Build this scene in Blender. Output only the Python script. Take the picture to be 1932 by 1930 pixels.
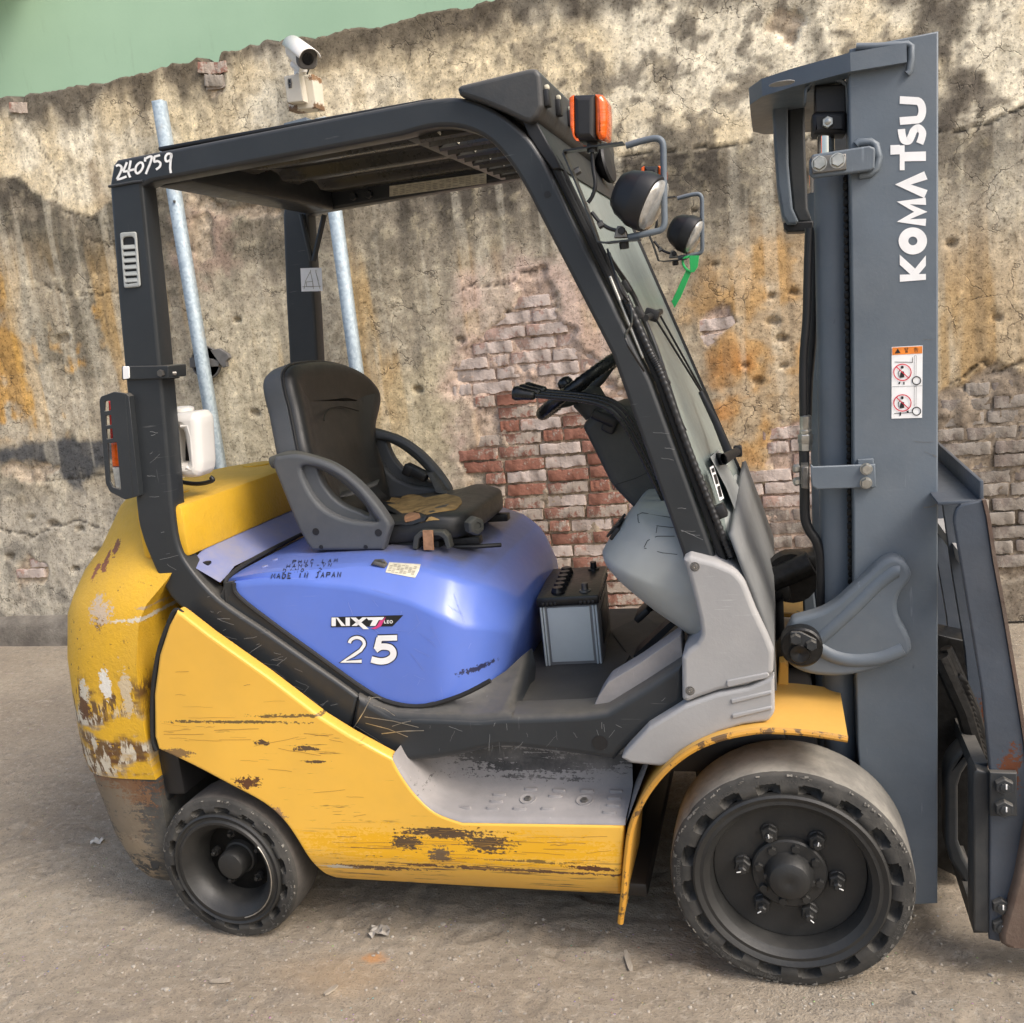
import bpy, bmesh, math, random
import numpy as np
from mathutils import Vector, Matrix
from mathutils.bvhtree import BVHTree
from mathutils.geometry import tessellate_polygon

random.seed(7)
for _o in list(bpy.data.objects):
    bpy.data.objects.remove(_o, do_unlink=True)
SC = bpy.context.scene
COL = SC.collection

# ------------------------------------------------------------------ camera
# solved from the vanishing points of the photograph; X runs along the truck (to its
# front), Y across it (away from the viewer), Z up; metres; Y = 0 is the outer face of the front wheel
F_PX = 1817.5
CAM = Vector((0.0, -2.024, 1.55))
def _basis():
    l = Vector((-(-5451 - 966), -(1310 - 965), -F_PX)).normalized()
    t = Vector((1459 - 966, 560 - 965, F_PX)).normalized()
    t = (t - l * t.dot(l)).normalized()
    z = l.cross(t)
    if z.y > 0: z = -z
    return l, t, z
_L, _T, _Z = _basis()
R3 = Matrix((_L, _T, _Z))                       # camera (right, down, forward) -> world
def ray(px, py):
    return (R3 @ Vector((px - 966, py - 965, F_PX))).normalized()
def at(px, py, Y):
    d = ray(px, py); return CAM + d * ((Y - CAM.y) / d.y)
def atz(px, py, Z):
    d = ray(px, py); return CAM + d * ((Z - CAM.z) / d.z)
def atx(px, py, X):
    d = ray(px, py); return CAM + d * ((X - CAM.x) / d.x)
def atp(px, py, p0, n):
    d = ray(px, py); return CAM + d * ((p0 - CAM).dot(n) / d.dot(n))

cam_d = bpy.data.cameras.new('camera'); cam = bpy.data.objects.new('camera', cam_d); COL.objects.link(cam)
right = R3 @ Vector((1, 0, 0)); up = R3 @ Vector((0, -1, 0)); back = R3 @ Vector((0, 0, -1))
M = Matrix((right, up, back)).transposed().to_4x4(); M.translation = CAM
cam.matrix_world = M
cam_d.sensor_fit = 'HORIZONTAL'; cam_d.sensor_width = 36.0
cam_d.lens = 36.0 * F_PX / 1932.0
cam_d.clip_start = 0.05; cam_d.clip_end = 500
SC.camera = cam

# ------------------------------------------------------------------ sky, sun, exposure
SUN_EL, SUN_AZ = math.radians(44), math.radians(-24)     # azimuth measured from +X towards +Y
W = bpy.data.worlds.new('World'); SC.world = W; W.use_nodes = True
nt = W.node_tree; nt.nodes.clear()
sky = nt.nodes.new('ShaderNodeTexSky'); sky.sky_type = 'NISHITA'; sky.sun_disc = False
sky.sun_elevation = SUN_EL; sky.sun_rotation = math.radians(90) - SUN_AZ
sky.air_density = 1.0; sky.dust_density = 4.5; sky.ozone_density = 0.6
bg = nt.nodes.new('ShaderNodeBackground'); bg.inputs['Strength'].default_value = 0.145
out = nt.nodes.new('ShaderNodeOutputWorld')
nt.links.new(sky.outputs[0], bg.inputs[0]); nt.links.new(bg.outputs[0], out.inputs[0])
sl = bpy.data.lights.new('sun', 'SUN'); so = bpy.data.objects.new('sun', sl); COL.objects.link(so)
sl.energy = 1.1; sl.angle = math.radians(22); sl.color = (1.0, 0.98, 0.95)
sd = Vector((math.cos(SUN_EL) * math.cos(SUN_AZ), math.cos(SUN_EL) * math.sin(SUN_AZ), math.sin(SUN_EL)))
so.rotation_euler = sd.to_track_quat('Z', 'Y').to_euler(); so.location = (0, 0, 12)
SC.view_settings.view_transform = 'Standard'; SC.view_settings.look = 'None'
SC.view_settings.exposure = 0.79; SC.view_settings.gamma = 1.0
SC.view_settings.use_curve_mapping = False
SC.render.engine = 'CYCLES'

# ------------------------------------------------------------------ object helpers
WL = {}
def tag(o, label=None, cat=None, group=None, kind=None):
    if label: o['label'] = label
    if cat: o['category'] = cat
    if group: o['group'] = group
    if kind: o['kind'] = kind
    return o
def empty(name, loc, label=None, cat=None, group=None, parent=None):
    o = bpy.data.objects.new(name, None); COL.objects.link(o); o.empty_display_size = 0.05
    loc = Vector(loc); WL[o] = loc
    if parent: o.parent = parent; o.location = loc - WL[parent]
    else: o.location = loc
    return tag(o, label, cat, group)
def link(name, me, mat=None, parent=None, label=None, smooth=38, loc=None):
    """me is in world coordinates; the object origin is put in the middle of it"""
    n = len(me.vertices)
    co = np.empty(n * 3, 'f'); me.vertices.foreach_get('co', co); co = co.reshape(-1, 3)
    c = Vector(((co.max(0) + co.min(0)) / 2).tolist()) if loc is None else Vector(loc)
    co -= np.array(c, 'f'); me.vertices.foreach_set('co', co.ravel())
    if smooth is not None:
        me.polygons.foreach_set('use_smooth', np.ones(len(me.polygons), bool))
        me.set_sharp_from_angle(angle=math.radians(smooth))
    me.update()
    if mat: me.materials.append(mat)
    me.name = name
    o = bpy.data.objects.new(name, me); COL.objects.link(o); WL[o] = c
    if parent: o.parent = parent; o.location = c - WL[parent]
    else: o.location = c
    if label: o['label'] = label
    return o
def dup(o, delta, parent=None, label=None):
    """copy of an object and its children, shifted by delta"""
    c = o.copy(); COL.objects.link(c)
    WL[c] = WL[o] + Vector(delta)
    p = parent if parent else o.parent
    if p: c.parent = p; c.location = WL[c] - WL[p]
    else: c.location = WL[c]
    for ch in list(o.children): _dupc(ch, c)
    if label: c['label'] = label
    return c
def _dupc(ch, p):
    d = ch.copy(); COL.objects.link(d); d.parent = p; WL[d] = WL[p] + Vector(ch.location)
    for g in list(ch.children): _dupc(g, d)
def mesh(verts, faces):
    me = bpy.data.meshes.new('m'); me.from_pydata([tuple(v) for v in verts], [], faces); me.update(); return me

def inset_levels(lp, levels, sub=.0012):
    """inward offsets of a closed loop; edges that would turn over are collapsed"""
    P = np.array([(p[0], p[1]) for p in lp], float); n = len(P); out = {}; cur = 0.0
    for L_ in sorted(set(round(x, 7) for x in levels)):
        while cur < L_ - 1e-9:
            d = min(sub, L_ - cur)
            E = np.roll(P, -1, 0) - P; ln = np.hypot(E[:, 0], E[:, 1])
            U = np.where(ln[:, None] > 1e-9, E / np.maximum(ln, 1e-12)[:, None], 0)
            for _ in range(n):                       # collapsed edges borrow the next edge's direction
                z = (np.abs(U).sum(1) == 0)
                if not z.any(): break
                U[z] = np.roll(U, -1, 0)[z]
            N2 = np.stack([-U[:, 1], U[:, 0]], 1); V0 = U.copy()
            for _ in range(n):
                pz = ln <= 1e-9
                break
            Nprev = np.roll(N2, 1, 0)
            prev_zero = np.roll(ln <= 1e-9, 1)
            if prev_zero.any():
                for i in np.where(prev_zero)[0]:
                    k = i - 1
                    while ln[k] <= 1e-9 and k > i - n: k -= 1
                    Nprev[i] = N2[k]
            M_ = Nprev + N2; ml = np.hypot(M_[:, 0], M_[:, 1]); M_ = np.where(ml[:, None] > 1e-6, M_ / np.maximum(ml, 1e-9)[:, None], N2)
            dt = np.maximum(.5, (M_ * N2).sum(1)); Q = P + M_ / dt[:, None] * d
            for _ in range(12):                      # edges that turned over: the whole run becomes one point
                E2 = np.roll(Q, -1, 0) - Q; l2 = np.hypot(E2[:, 0], E2[:, 1])
                mg = ((E2 * U).sum(1) <= 0) | (ln <= 1e-9) | (l2 < 1e-7)
                if mg.all(): break
                bad = ((E2 * U).sum(1) < -1e-12) & (l2 > 1e-9)
                st = next(i for i in range(n) if not mg[i]); i = st + 1; done = True
                while i < st + n:
                    if mg[i % n]:
                        k = i
                        while mg[k % n]: k += 1
                        ids = [q % n for q in range(i, k + 1)]; m = Q[ids].mean(0)
                        if np.abs(Q[ids] - m).max() > 1e-9: done = False
                        Q[ids] = m; i = k
                    i += 1
                if done: break
            P = Q; cur += d
        out[L_] = P.copy()
    return out

class MB:
    def __init__(s): s.v = []; s.f = []
    def add(s, v, f):
        b = len(s.v); s.v += [Vector(q) for q in v]; s.f += [tuple(i + b for i in q) for q in f]; return s
    def box(s, c, d, rot=None):
        c = Vector(c); h = Vector(d) / 2
        vs = [Vector((sx * h.x, sy * h.y, sz * h.z)) for sx in (-1, 1) for sy in (-1, 1) for sz in (-1, 1)]
        if rot is not None: vs = [rot @ q for q in vs]
        return s.add([c + q for q in vs], [(0, 1, 3, 2), (4, 6, 7, 5), (0, 4, 5, 1), (2, 3, 7, 6), (0, 2, 6, 4), (1, 5, 7, 3)])
    def bbox(s, c, d, b=0.004, rot=None):
        """bevelled box"""
        c = Vector(c); h = Vector(d) / 2; b = min(b, h.x * .9, h.y * .9, h.z * .9)
        bm = bmesh.new(); bmesh.ops.create_cube(bm, size=1.0)
        for q in bm.verts: q.co = Vector((q.co.x * d[0], q.co.y * d[1], q.co.z * d[2]))
        bmesh.ops.bevel(bm, geom=bm.edges[:], offset=b, segments=2, affect='EDGES', profile=.5)
        bm.verts.index_update()
        vs = [(rot @ q.co if rot is not None else q.co) + c for q in bm.verts]
        fs = [tuple(q.index for q in f.verts) for f in bm.faces]; bm.free()
        return s.add(vs, fs)
    def tube(s, pts, r, n=10, cap=True, rs=None):
        pts = [Vector(p) for p in pts]; m = len(pts); rings = []
        up0 = None
        for i, p in enumerate(pts):
            t = (pts[min(i + 1, m - 1)] - pts[max(i - 1, 0)]).normalized()
            if up0 is None:
                up0 = Vector((0, 0, 1)) if abs(t.z) < .9 else Vector((1, 0, 0))
            a = (up0 - t * up0.dot(t)).normalized(); b = t.cross(a); up0 = a
            rr = rs[i] if rs else r
            rings.append([p + (a * math.cos(2 * math.pi * k / n) + b * math.sin(2 * math.pi * k / n)) * rr for k in range(n)])
        vs = [q for rg in rings for q in rg]; fs = []
        for i in range(m - 1):
            for k in range(n):
                k2 = (k + 1) % n
                fs.append((i * n + k, i * n + k2, (i + 1) * n + k2, (i + 1) * n + k))
        if cap: fs += [tuple(range(n))[::-1], tuple((m - 1) * n + k for k in range(n))]
        return s.add(vs, fs)
    def lathe(s, prof, c, axis=(0, -1, 0), n=32, a0=0, rfun=None):
        """prof: (radius, distance along axis)"""
        ax = Vector(axis).normalized(); c = Vector(c)
        u = Vector((0, 0, 1)) if abs(ax.z) < .9 else Vector((1, 0, 0))
        u = (u - ax * u.dot(ax)).normalized(); w = ax.cross(u)
        vs = []; fs = []; m = len(prof)
        for (r, h) in prof:
            for k in range(n):
                a = a0 + 2 * math.pi * k / n; f = rfun(a) if rfun else 1
                vs.append(c + ax * h + (u * math.cos(a) + w * math.sin(a)) * r * f)
        for i in range(m - 1):
            for k in range(n):
                k2 = (k + 1) % n
                fs.append((i * n + k, (i + 1) * n + k, (i + 1) * n + k2, i * n + k2))
        if prof[0][0] > 1e-6: fs.append(tuple(range(n)))
        if prof[-1][0] > 1e-6: fs.append(tuple((m - 1) * n + k for k in range(n))[::-1])
        return s.add(vs, fs)
    def hexbolt(s, c, axis, r, h, stud=0.0):
        s.lathe([(r, 0), (r, h * .75), (r * .88, h), (0, h)], c, axis, 6)
        if stud: s.lathe([(r * .5, h), (r * .5, h + stud * .8), (r * .38, h + stud), (0, h + stud)], c, axis, 10)
        return s
    def loft(s, rows, close=False, cap0=False, cap1=False):
        n = len(rows[0]); vs = [p for r in rows for p in r]; fs = []
        for i in range(len(rows) - 1):
            for k in range(n if close else n - 1):
                k2 = (k + 1) % n
                fs.append((i * n + k, i * n + k2, (i + 1) * n + k2, (i + 1) * n + k))
        if cap0: fs.append(tuple(range(n))[::-1])
        if cap1: fs.append(tuple((len(rows) - 1) * n + k for k in range(n)))
        return s.add(vs, fs)
    def prism(s, pts, y0, y1, b=0.0, holes=(), k=3, backb=True):
        """polygon pts (x,z) extruded from y0 (front) to y1; the front edges rounded by b"""
        def ccw(p): 
            a = sum(p[i][0] * p[(i + 1) % len(p)][1] - p[(i + 1) % len(p)][0] * p[i][1] for i in range(len(p)))
            return list(p) if a > 0 else list(p)[::-1]
        loops = [ccw(pts)] + [ccw(h)[::-1] for h in holes]
        sgn = 1 if y1 > y0 else -1
        prof = [(0, b)] if b else [(0, 0)]
        if b: prof = [(b * (1 - math.sin(math.pi / 2 * j / k)), b * (1 - math.cos(math.pi / 2 * j / k))) for j in range(k + 1)]
        prof = sorted(prof, key=lambda q: -q[0])         # (inset, depth)
        chain = [(i, y0 + sgn * d) for i, d in prof]
        chain += [(i, y1 - sgn * d) for i, d in (prof[::-1] if backb else [(0, 0)])]
        start = len(s.v); idx = []
        for lp in loops:
            n = len(lp); lv = inset_levels(lp, [c_[0] for c_ in chain])
            rings = []
            for (ins, y) in chain:
                base = len(s.v)
                for q in lv[round(ins, 7)]: s.v.append(Vector((q[0], y, q[1])))
                rings.append(base)
            for r0, r1 in zip(rings, rings[1:]):
                for i in range(n):
                    i2 = (i + 1) % n
                    f = (r0 + i, r0 + i2, r1 + i2, r1 + i)
                    s.f.append(f if sgn > 0 else f[::-1])
            idx.append((rings[0], rings[-1], n))
        for which, flip in ((0, sgn < 0), (1, sgn > 0)):
            if len(loops) == 1:
                f = [i for i in range(idx[0][which], idx[0][which] + idx[0][2])]
                f = [i for k_, i in enumerate(f) if (s.v[i] - s.v[f[k_ - 1]]).length > 1e-6]
                tr = tessellate_polygon([[Vector((s.v[i].x, s.v[i].z, 0)) for i in f]]) if len(f) < len(lp) else None
                if tr:
                    for t in tr:
                        t = [f[i] for i in t]; A, B, C = (s.v[i] for i in t)
                        if ((B - A).cross(C - A).y > 0) != flip: t = t[::-1]
                        s.f.append(tuple(t))
                else: s.f.append(tuple(f[::-1] if flip else f))
            else:
                lps = [[Vector((s.v[a[which] + i].x, s.v[a[which] + i].z, 0)) for i in range(a[2])] for a in idx]
                mp = [a[which] + i for a in idx for i in range(a[2])]
                for t in tessellate_polygon(lps):
                    t = [mp[i] for i in t]
                    A, B, C = (s.v[i] for i in t)
                    if ((B - A).cross(C - A).y > 0) != (flip if True else 0): t = t[::-1]
                    s.f.append(tuple(t))
        return s
    def build(s, name, mat=None, parent=None, label=None, smooth=38, loc=None, fix=False):
        me = mesh(s.v, s.f)
        if fix:
            bm = bmesh.new(); bm.from_mesh(me); bmesh.ops.recalc_face_normals(bm, faces=bm.faces[:]); bm.to_mesh(me); bm.free()
        return link(name, me, mat, parent, label, smooth, loc)
    def bvh(s): return BVHTree.FromPolygons(s.v, s.f)

def fillet(pts, r, n=5):
    """round the corners of a closed polygon; a point may carry its own radius as a third number"""
    out = []; N = len(pts)
    for i in range(N):
        p = pts[i]; rr = p[2] if len(p) > 2 else r
        p0, p1, p2 = (Vector(pts[i - 1][:2]), Vector(p[:2]), Vector(pts[(i + 1) % N][:2]))
        a = p0 - p1; b = p2 - p1
        if rr <= 0 or a.length < 1e-9 or b.length < 1e-9: out.append(tuple(p1)); continue
        d = min(rr, a.length * .45, b.length * .45)
        A = p1 + a.normalized() * d; B = p1 + b.normalized() * d
        for k in range(n + 1):
            t = k / n; q = A * (1 - t) ** 2 + p1 * 2 * t * (1 - t) + B * t * t; out.append(tuple(q))
    return out
def cr(pts, n=6, closed=False):
    """Catmull-Rom through points of any dimension"""
    P = [Vector(p) for p in pts]; N = len(P); out = []
    for i in range(N if closed else N - 1):
        p0 = P[(i - 1) % N] if closed or i > 0 else P[0]
        p1 = P[i]; p2 = P[(i + 1) % N]; p3 = P[(i + 2) % N] if closed or i + 2 < N else P[-1]
        for k in range(n):
            t = k / n
            out.append(.5 * ((2 * p1) + (p2 - p0) * t + (2 * p0 - 5 * p1 + 4 * p2 - p3) * t * t + (3 * p1 - p0 - 3 * p2 + p3) * t ** 3))
    if not closed: out.append(P[-1])
    return out
def xz(pts, Y): return [(q.x, q.z) for q in (at(p[0], p[1], Y) for p in pts)]
def prism(name, px, y0, y1, mat, parent, b=.004, r=0, holes=(), label=None, smooth=38, Yref=None, k=3):
    Yr = y0 if Yref is None else Yref
    p = fillet(px, r) if r else [q[:2] for q in px]
    return MB().prism(xz(p, Yr), y0, y1, b, [xz(h, Yr) for h in holes], k).build(name, mat, parent, label, smooth)
def ring_arc(cx, cz, r, a0, a1, n):
    return [(cx + r * math.cos(math.radians(a0 + (a1 - a0) * i / n)), cz + r * math.sin(math.radians(a0 + (a1 - a0) * i / n))) for i in range(n + 1)]
def lerp(a, b, t): return a + (b - a) * t
def pw(x, tab):
    return float(np.interp(x, [t[0] for t in tab], [t[1] for t in tab]))

# ---- flat print: polygons drawn in photo coordinates and laid on a surface a hair proud of it
def ribbon(pts, w, closed=False):
    P = [Vector(p[:2]) for p in pts]; n = len(P); L = []; Rr = []
    for i in range(n):
        a = P[(i - 1) % n] if closed or i else P[0]; b = P[(i + 1) % n] if closed or i < n - 1 else P[-1]
        e1 = (P[i] - a); e2 = (b - P[i])
        if e1.length < 1e-9: e1 = e2
        if e2.length < 1e-9: e2 = e1
        n1 = Vector((-e1.y, e1.x)).normalized(); n2 = Vector((-e2.y, e2.x)).normalized()
        m = n1 + n2; m = m.normalized() if m.length > 1e-6 else n1
        m = m / max(.55, m.dot(n1)); L.append(P[i] + m * w / 2); Rr.append(P[i] - m * w / 2)
    q = []
    for i in range(n if closed else n - 1):
        j = (i + 1) % n; q.append([L[i], L[j], Rr[j], Rr[i]])
    return q
def decal(name, polys, proj, mat, parent, lift=.0012, label=None, step=0.0):
    """polys: lists of 2-D points; proj maps a 2-D point to (point, normal)"""
    mb = MB()
    for pl in polys:
        vs = []
        for p in pl:
            c, n = proj(p[0], p[1]); vs.append(c + n * lift)
        mb.add(vs, [tuple(range(len(vs)))])
    o = mb.build(name, mat, parent, label, None)
    return o
def on_y(Y):
    n = Vector((0, -1, 0)); return lambda x, y: (at(x, y, Y), n)
def on_bvh(tree):
    def f(x, y):
        d = ray(x, y); h = tree.ray_cast(CAM, d)
        if h[0] is None:
            h = tree.find_nearest(CAM + d * 2.3)
        n = h[1]
        if n.dot(d) > 0: n = -n
        return h[0], n
    return f
def font_polys(txt, size=1.0, offset=0.0, shear=0.0, align='CENTER', spacing=1.0):
    cu = bpy.data.curves.new('t', 'FONT'); cu.body = txt; cu.size = size; cu.offset = offset; cu.shear = shear
    cu.align_x = align; cu.space_character = spacing; cu.resolution_u = 3
    ob = bpy.data.objects.new('t', cu); COL.objects.link(ob)
    dg = bpy.context.evaluated_depsgraph_get(); dg.update()
    me = ob.evaluated_get(dg).to_mesh()
    v = [q.co.copy() for q in me.vertices]; f = [tuple(p.vertices) for p in me.polygons]
    ob.evaluated_get(dg).to_mesh_clear()
    bpy.data.objects.remove(ob, do_unlink=True); bpy.data.curves.remove(cu)
    return v, f
# ------------------------------------------------------------------ materials
ROOT = empty('forklift', (-0.72, 0.545, 0.0),
             'worn yellow and blue forklift truck with a dark overhead guard and grey mast', 'forklift')

class MT:
    def __init__(s, name, ref=None):
        s.m = bpy.data.materials.new(name); s.m.use_nodes = True; s.t = s.m.node_tree; s.t.nodes.clear()
        s.out = s.t.nodes.new('ShaderNodeOutputMaterial'); s.b = s.t.nodes.new('ShaderNodeBsdfPrincipled')
        s.t.links.new(s.b.outputs[0], s.out.inputs[0])
        tc = s.t.nodes.new('ShaderNodeTexCoord')
        if ref is not None: tc.object = ref
        s.co = tc.outputs['Object']; s.refl = WL[ref] if ref is not None else Vector()
        s.geo = s.t.nodes.new('ShaderNodeNewGeometry')
    def set(s, sock, val):
        if isinstance(val, bpy.types.NodeSocket): s.t.links.new(val, sock)
        elif val is not None:
            try: sock.default_value = val
            except Exception:
                sock.default_value = (*val, 1.0) if len(val) == 3 else val
    def node(s, ty, ins=None, **kw):
        n = s.t.nodes.new('ShaderNode' + ty)
        for k, v in kw.items(): setattr(n, k, v)
        for k, v in (ins or {}).items(): s.set(n.inputs[k], v)
        return n
    def math(s, op, a, b=None, c=None):
        n = s.t.nodes.new('ShaderNodeMath'); n.operation = op
        s.set(n.inputs[0], a)
        if b is not None: s.set(n.inputs[1], b)
        if c is not None: s.set(n.inputs[2], c)
        return n.outputs[0]
    def vm(s, op, a, b):
        n = s.t.nodes.new('ShaderNodeVectorMath'); n.operation = op; s.set(n.inputs[0], a); s.set(n.inputs[1], b)
        return n.outputs['Value'] if op in ('LENGTH', 'DOT_PRODUCT') else n.outputs[0]
    def noise(s, scale, detail=4, rough=.55, vec=None, dist=0, col=False):
        v = s.co if vec is None else vec
        if isinstance(scale, (tuple, list)): v = s.vm('MULTIPLY', v, Vector(scale)); scale = 1.0
        n = s.node('TexNoise', {'Vector': v, 'Scale': scale, 'Detail': detail, 'Roughness': rough, 'Distortion': dist})
        return n.outputs['Color'] if col else n.outputs[0]
    def rng(s, v, a, b, c=0.0, d=1.0, smooth=True):
        n = s.node('MapRange', {0: v, 1: a, 2: b, 3: c, 4: d}); n.clamp = True
        if smooth: n.interpolation_type = 'SMOOTHSTEP'
        return n.outputs[0]
    def mix(s, f, a, b, mode='MIX'):
        n = s.node('Mix', data_type='RGBA', blend_type=mode)
        s.set(n.inputs[0], f)
        for i, v in ((6, a), (7, b)):
            s.set(n.inputs[i], (*v, 1.0) if isinstance(v, (tuple, list)) and len(v) == 3 else v)
        return n.outputs[2]
    def sep(s, v):
        n = s.node('SeparateXYZ', {0: v}); return n.outputs
    def bump(s, h, strength=.3, dist=.01, normal=None):
        n = s.node('Bump', {'Strength': strength, 'Distance': dist, 'Height': h})
        if normal is not None: s.set(n.inputs['Normal'], normal)
        return n.outputs[0]
    def attr(s, name):
        return s.node('Attribute', attribute_name=name).outputs['Fac']
    def blob(s, c, rx, rz, warp, edge=.35, amp=1.2):
        fw = getattr(s, 'fw', None)
        if fw is None: s.fw = fw = s.noise((90, 90, 130), 3, .7)
        d = s.vm('SUBTRACT', s.co, Vector(c) - s.refl)
        d = s.vm('MULTIPLY', d, Vector((1 / rx, 0, 1 / rz)))
        l = s.vm('LENGTH', d, None)
        l = s.math('ADD', l, s.math('MULTIPLY', s.math('SUBTRACT', warp, .5), amp))
        l = s.math('ADD', l, s.math('MULTIPLY', s.math('SUBTRACT', fw, .5), amp * .8))
        return s.rng(l, 1.0, 1.0 - edge)
    def fin(s, col, rough=.5, metal=0.0, normal=None, spec=None, coat=0, **kw):
        s.set(s.b.inputs['Base Color'], col); s.set(s.b.inputs['Roughness'], rough); s.set(s.b.inputs['Metallic'], metal)
        if normal is not None: s.set(s.b.inputs['Normal'], normal)
        if spec is not None: s.set(s.b.inputs['Specular IOR Level'], spec)
        if coat: s.set(s.b.inputs['Coat Weight'], coat); s.set(s.b.inputs['Coat Roughness'], .2)
        for k, v in kw.items(): s.set(s.b.inputs[k.replace('_', ' ')], v)
        return s.m

DUST = (.30, .265, .21)
def paint(name, col, rough=.45, pamp=3.4, dust=.25, up=.5, scr=.15, scol=None, var=.12, spots=0.0, spcol=(.05, .03, .02), metal=0.0,
          bump=.0, bscale=60, patches=(), streaks=(), dustcol=DUST, coat=0, ref=None, topdust=None):
    """worn paint or plastic: mottling, settled dust, fine scratches, chips, local patches"""
    m = MT(name, ROOT if ref is None else ref)
    big = m.noise(3.1, 5, .6); fine = m.noise(38, 4, .65)
    c = m.mix(m.rng(big, .3, .7), tuple(x * (1 - var) for x in col), tuple(min(1, x * (1 + var)) for x in col))
    for (z0, z1, x0, x1, dens, cc, sc) in streaks:
        st = m.noise(sc, 4, .7); msk = m.noise((5, 1, 14), 3, .6)
        q = m.rng(st, .70 - dens * .22, .74 - dens * .22); q = m.math('MULTIPLY', q, m.rng(msk, .42, .58))
        P = m.sep(m.co); zr = m.refl.z; xr = m.refl.x
        for (a, lo, hi, e) in ((P[2], z0 - zr, z1 - zr, .03), (P[0], x0 - xr, x1 - xr, .05)):
            q = m.math('MULTIPLY', q, m.rng(a, lo - e, lo + e)); q = m.math('MULTIPLY', q, m.rng(a, hi + e, hi - e))
        c = m.mix(q, c, cc)
    if patches:
        warp = m.noise(24, 6, .75); warpx = m.noise((9, 9, 110), 5, .75)
        for (pp, rx, rz, cc, hor) in patches:
            c = m.mix(m.blob(pp, rx, rz, warpx if hor else warp, .12, pamp), c, cc)
    if spots:
        q = m.rng(m.noise(21, 6, .75), .66 - spots * .12, .69 - spots * .12)
        c = m.mix(m.math('MULTIPLY', q, .85), c, spcol)
    if scr:
        a = m.noise((7, 7, 160), 3, .6); b = m.noise((110, 60, 9), 3, .6); g = m.noise(6, 3, .6)
        q = m.math('MAXIMUM', m.rng(a, .66, .72), m.rng(b, .68, .74))
        q = m.math('MULTIPLY', m.math('MULTIPLY', q, m.rng(g, .48, .66)), scr)
        c = m.mix(q, c, scol or tuple(min(.75, x * 2.2 + .12) for x in col))
    dn = m.rng(m.noise(5.5, 6, .7), .35, .75)
    nz = m.rng(m.sep(m.geo.outputs['Normal'])[2], .15, .95)
    d = m.math('ADD', m.math('MULTIPLY', dn, dust), m.math('MULTIPLY', nz, m.math('MULTIPLY_ADD', fine, up * .8, up * .35)))
    d = m.math('MINIMUM', d, .92)
    if topdust:
        (tx0, tx1, ty0, ty1, te, tc) = topdust; P = m.sep(m.co); k = m.rng(m.sep(m.geo.outputs['Normal'])[2], .80, .97)
        wv = m.math('MULTIPLY_ADD', m.noise(9, 4, .7), .16, -.08)
        for a_, lo, hi in ((P[0], tx0 - m.refl.x, tx1 - m.refl.x), (P[1], ty0 - m.refl.y, ty1 - m.refl.y)):
            a_ = m.math('ADD', a_, wv); k = m.math('MULTIPLY', k, m.math('MULTIPLY', m.rng(a_, lo - te, lo + te), m.rng(a_, hi + te, hi - te)))
        c = m.mix(m.math('MULTIPLY', k, m.math('MULTIPLY_ADD', fine, .45, .58)), c, tc)
    c = m.mix(d, c, dustcol)
    r = m.math('ADD', m.math('MULTIPLY_ADD', fine, .25, rough - .12), m.math('MULTIPLY', d, .35))
    nrm = None
    if bump: nrm = m.bump(m.noise(bscale, 5, .65), bump, .004)
    return m.fin(c, r, metal, nrm, coat=coat)


def simple(name, col, rough=.5, metal=0.0, var=.15, scale=30, bump=0, ref=None, **kw):
    m = MT(name, ref or ROOT); n = m.noise(scale, 4, .6)
    c = m.mix(m.rng(n, .3, .7), tuple(x * (1 - var) for x in col), tuple(min(1, x * (1 + var)) for x in col))
    return m.fin(c, m.math('MULTIPLY_ADD', n, .2, rough - .1), metal, m.bump(n, bump, .003) if bump else None, **kw)

def wp(px, py, Y): return at(px, py, Y)
RUST = (.105, .04, .016); BROWN = (.085, .05, .028); CREAM = (.62, .57, .46)
M_frame = paint('dark_frame_paint', (.022, .026, .030), .40, 3.4, .02, .30, .30, (.3, .3, .29), .12, bump=.05, bscale=220)
M_black = simple('black_plastic', (.012, .012, .013), .5)
M_blackgl = simple('black_gloss_plastic', (.009, .010, .011), .28)
M_rubber = simple('black_rubber', (.016, .016, .016), .75)
M_mast = paint('mast_grey_paint', (.112, .138, .165), .44, 3.4, .16, .25, .10, (.34, .36, .38), .13, bump=.10, bscale=150, dustcol=(.24, .245, .24),
    streaks=[(.1, 2.1, -.2, .5, .30, (.165, .195, .225), (26, 26, 2.5)), (.1, 2.1, -.2, .5, .16, (.075, .092, .112), (14, 14, 5))])
M_mastdk = paint('carriage_dark_paint', (.026, .030, .034), .45, 3.4, .10, .3, .12, (.2, .19, .18), .2, bump=.15, bscale=90)
M_grease = simple('greasy_black_steel', (.010, .010, .010), .42, .3, .4, 60, .5)
M_chrome = simple('chrome', (.75, .72, .66), .10, 1.0, .05)
M_zinc = simple('zinc_steel', (.50, .49, .45), .34, .9, .25)
M_steel = simple('dull_steel', (.19, .18, .165), .48, .7, .3)
M_greyp = paint('light_grey_plastic', (.325, .322, .318), .62, 3.4, .28, .20, .65, (.60, .60, .59), .10, bump=.12, bscale=110, dustcol=(.42, .40, .375))
M_cowl = paint('grey_dash_plastic', (.34, .36, .355), .55, 3.4, .20, .45, .06, None, .10, bump=.05, bscale=200, dustcol=(.34, .34, .27))
M_front = paint('dusty_front_panel_paint', (.13, .135, .135), .7, 3.4, .25, .2, .2, (.4, .4, .39), .15, bump=.1, bscale=90, dustcol=(.27, .265, .25))
M_dash = paint('dark_console_plastic', (.042, .044, .041), .55, 3.4, .15, .35, .05, None, .1, dustcol=(.18, .17, .13), bump=.1, bscale=300)
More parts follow.
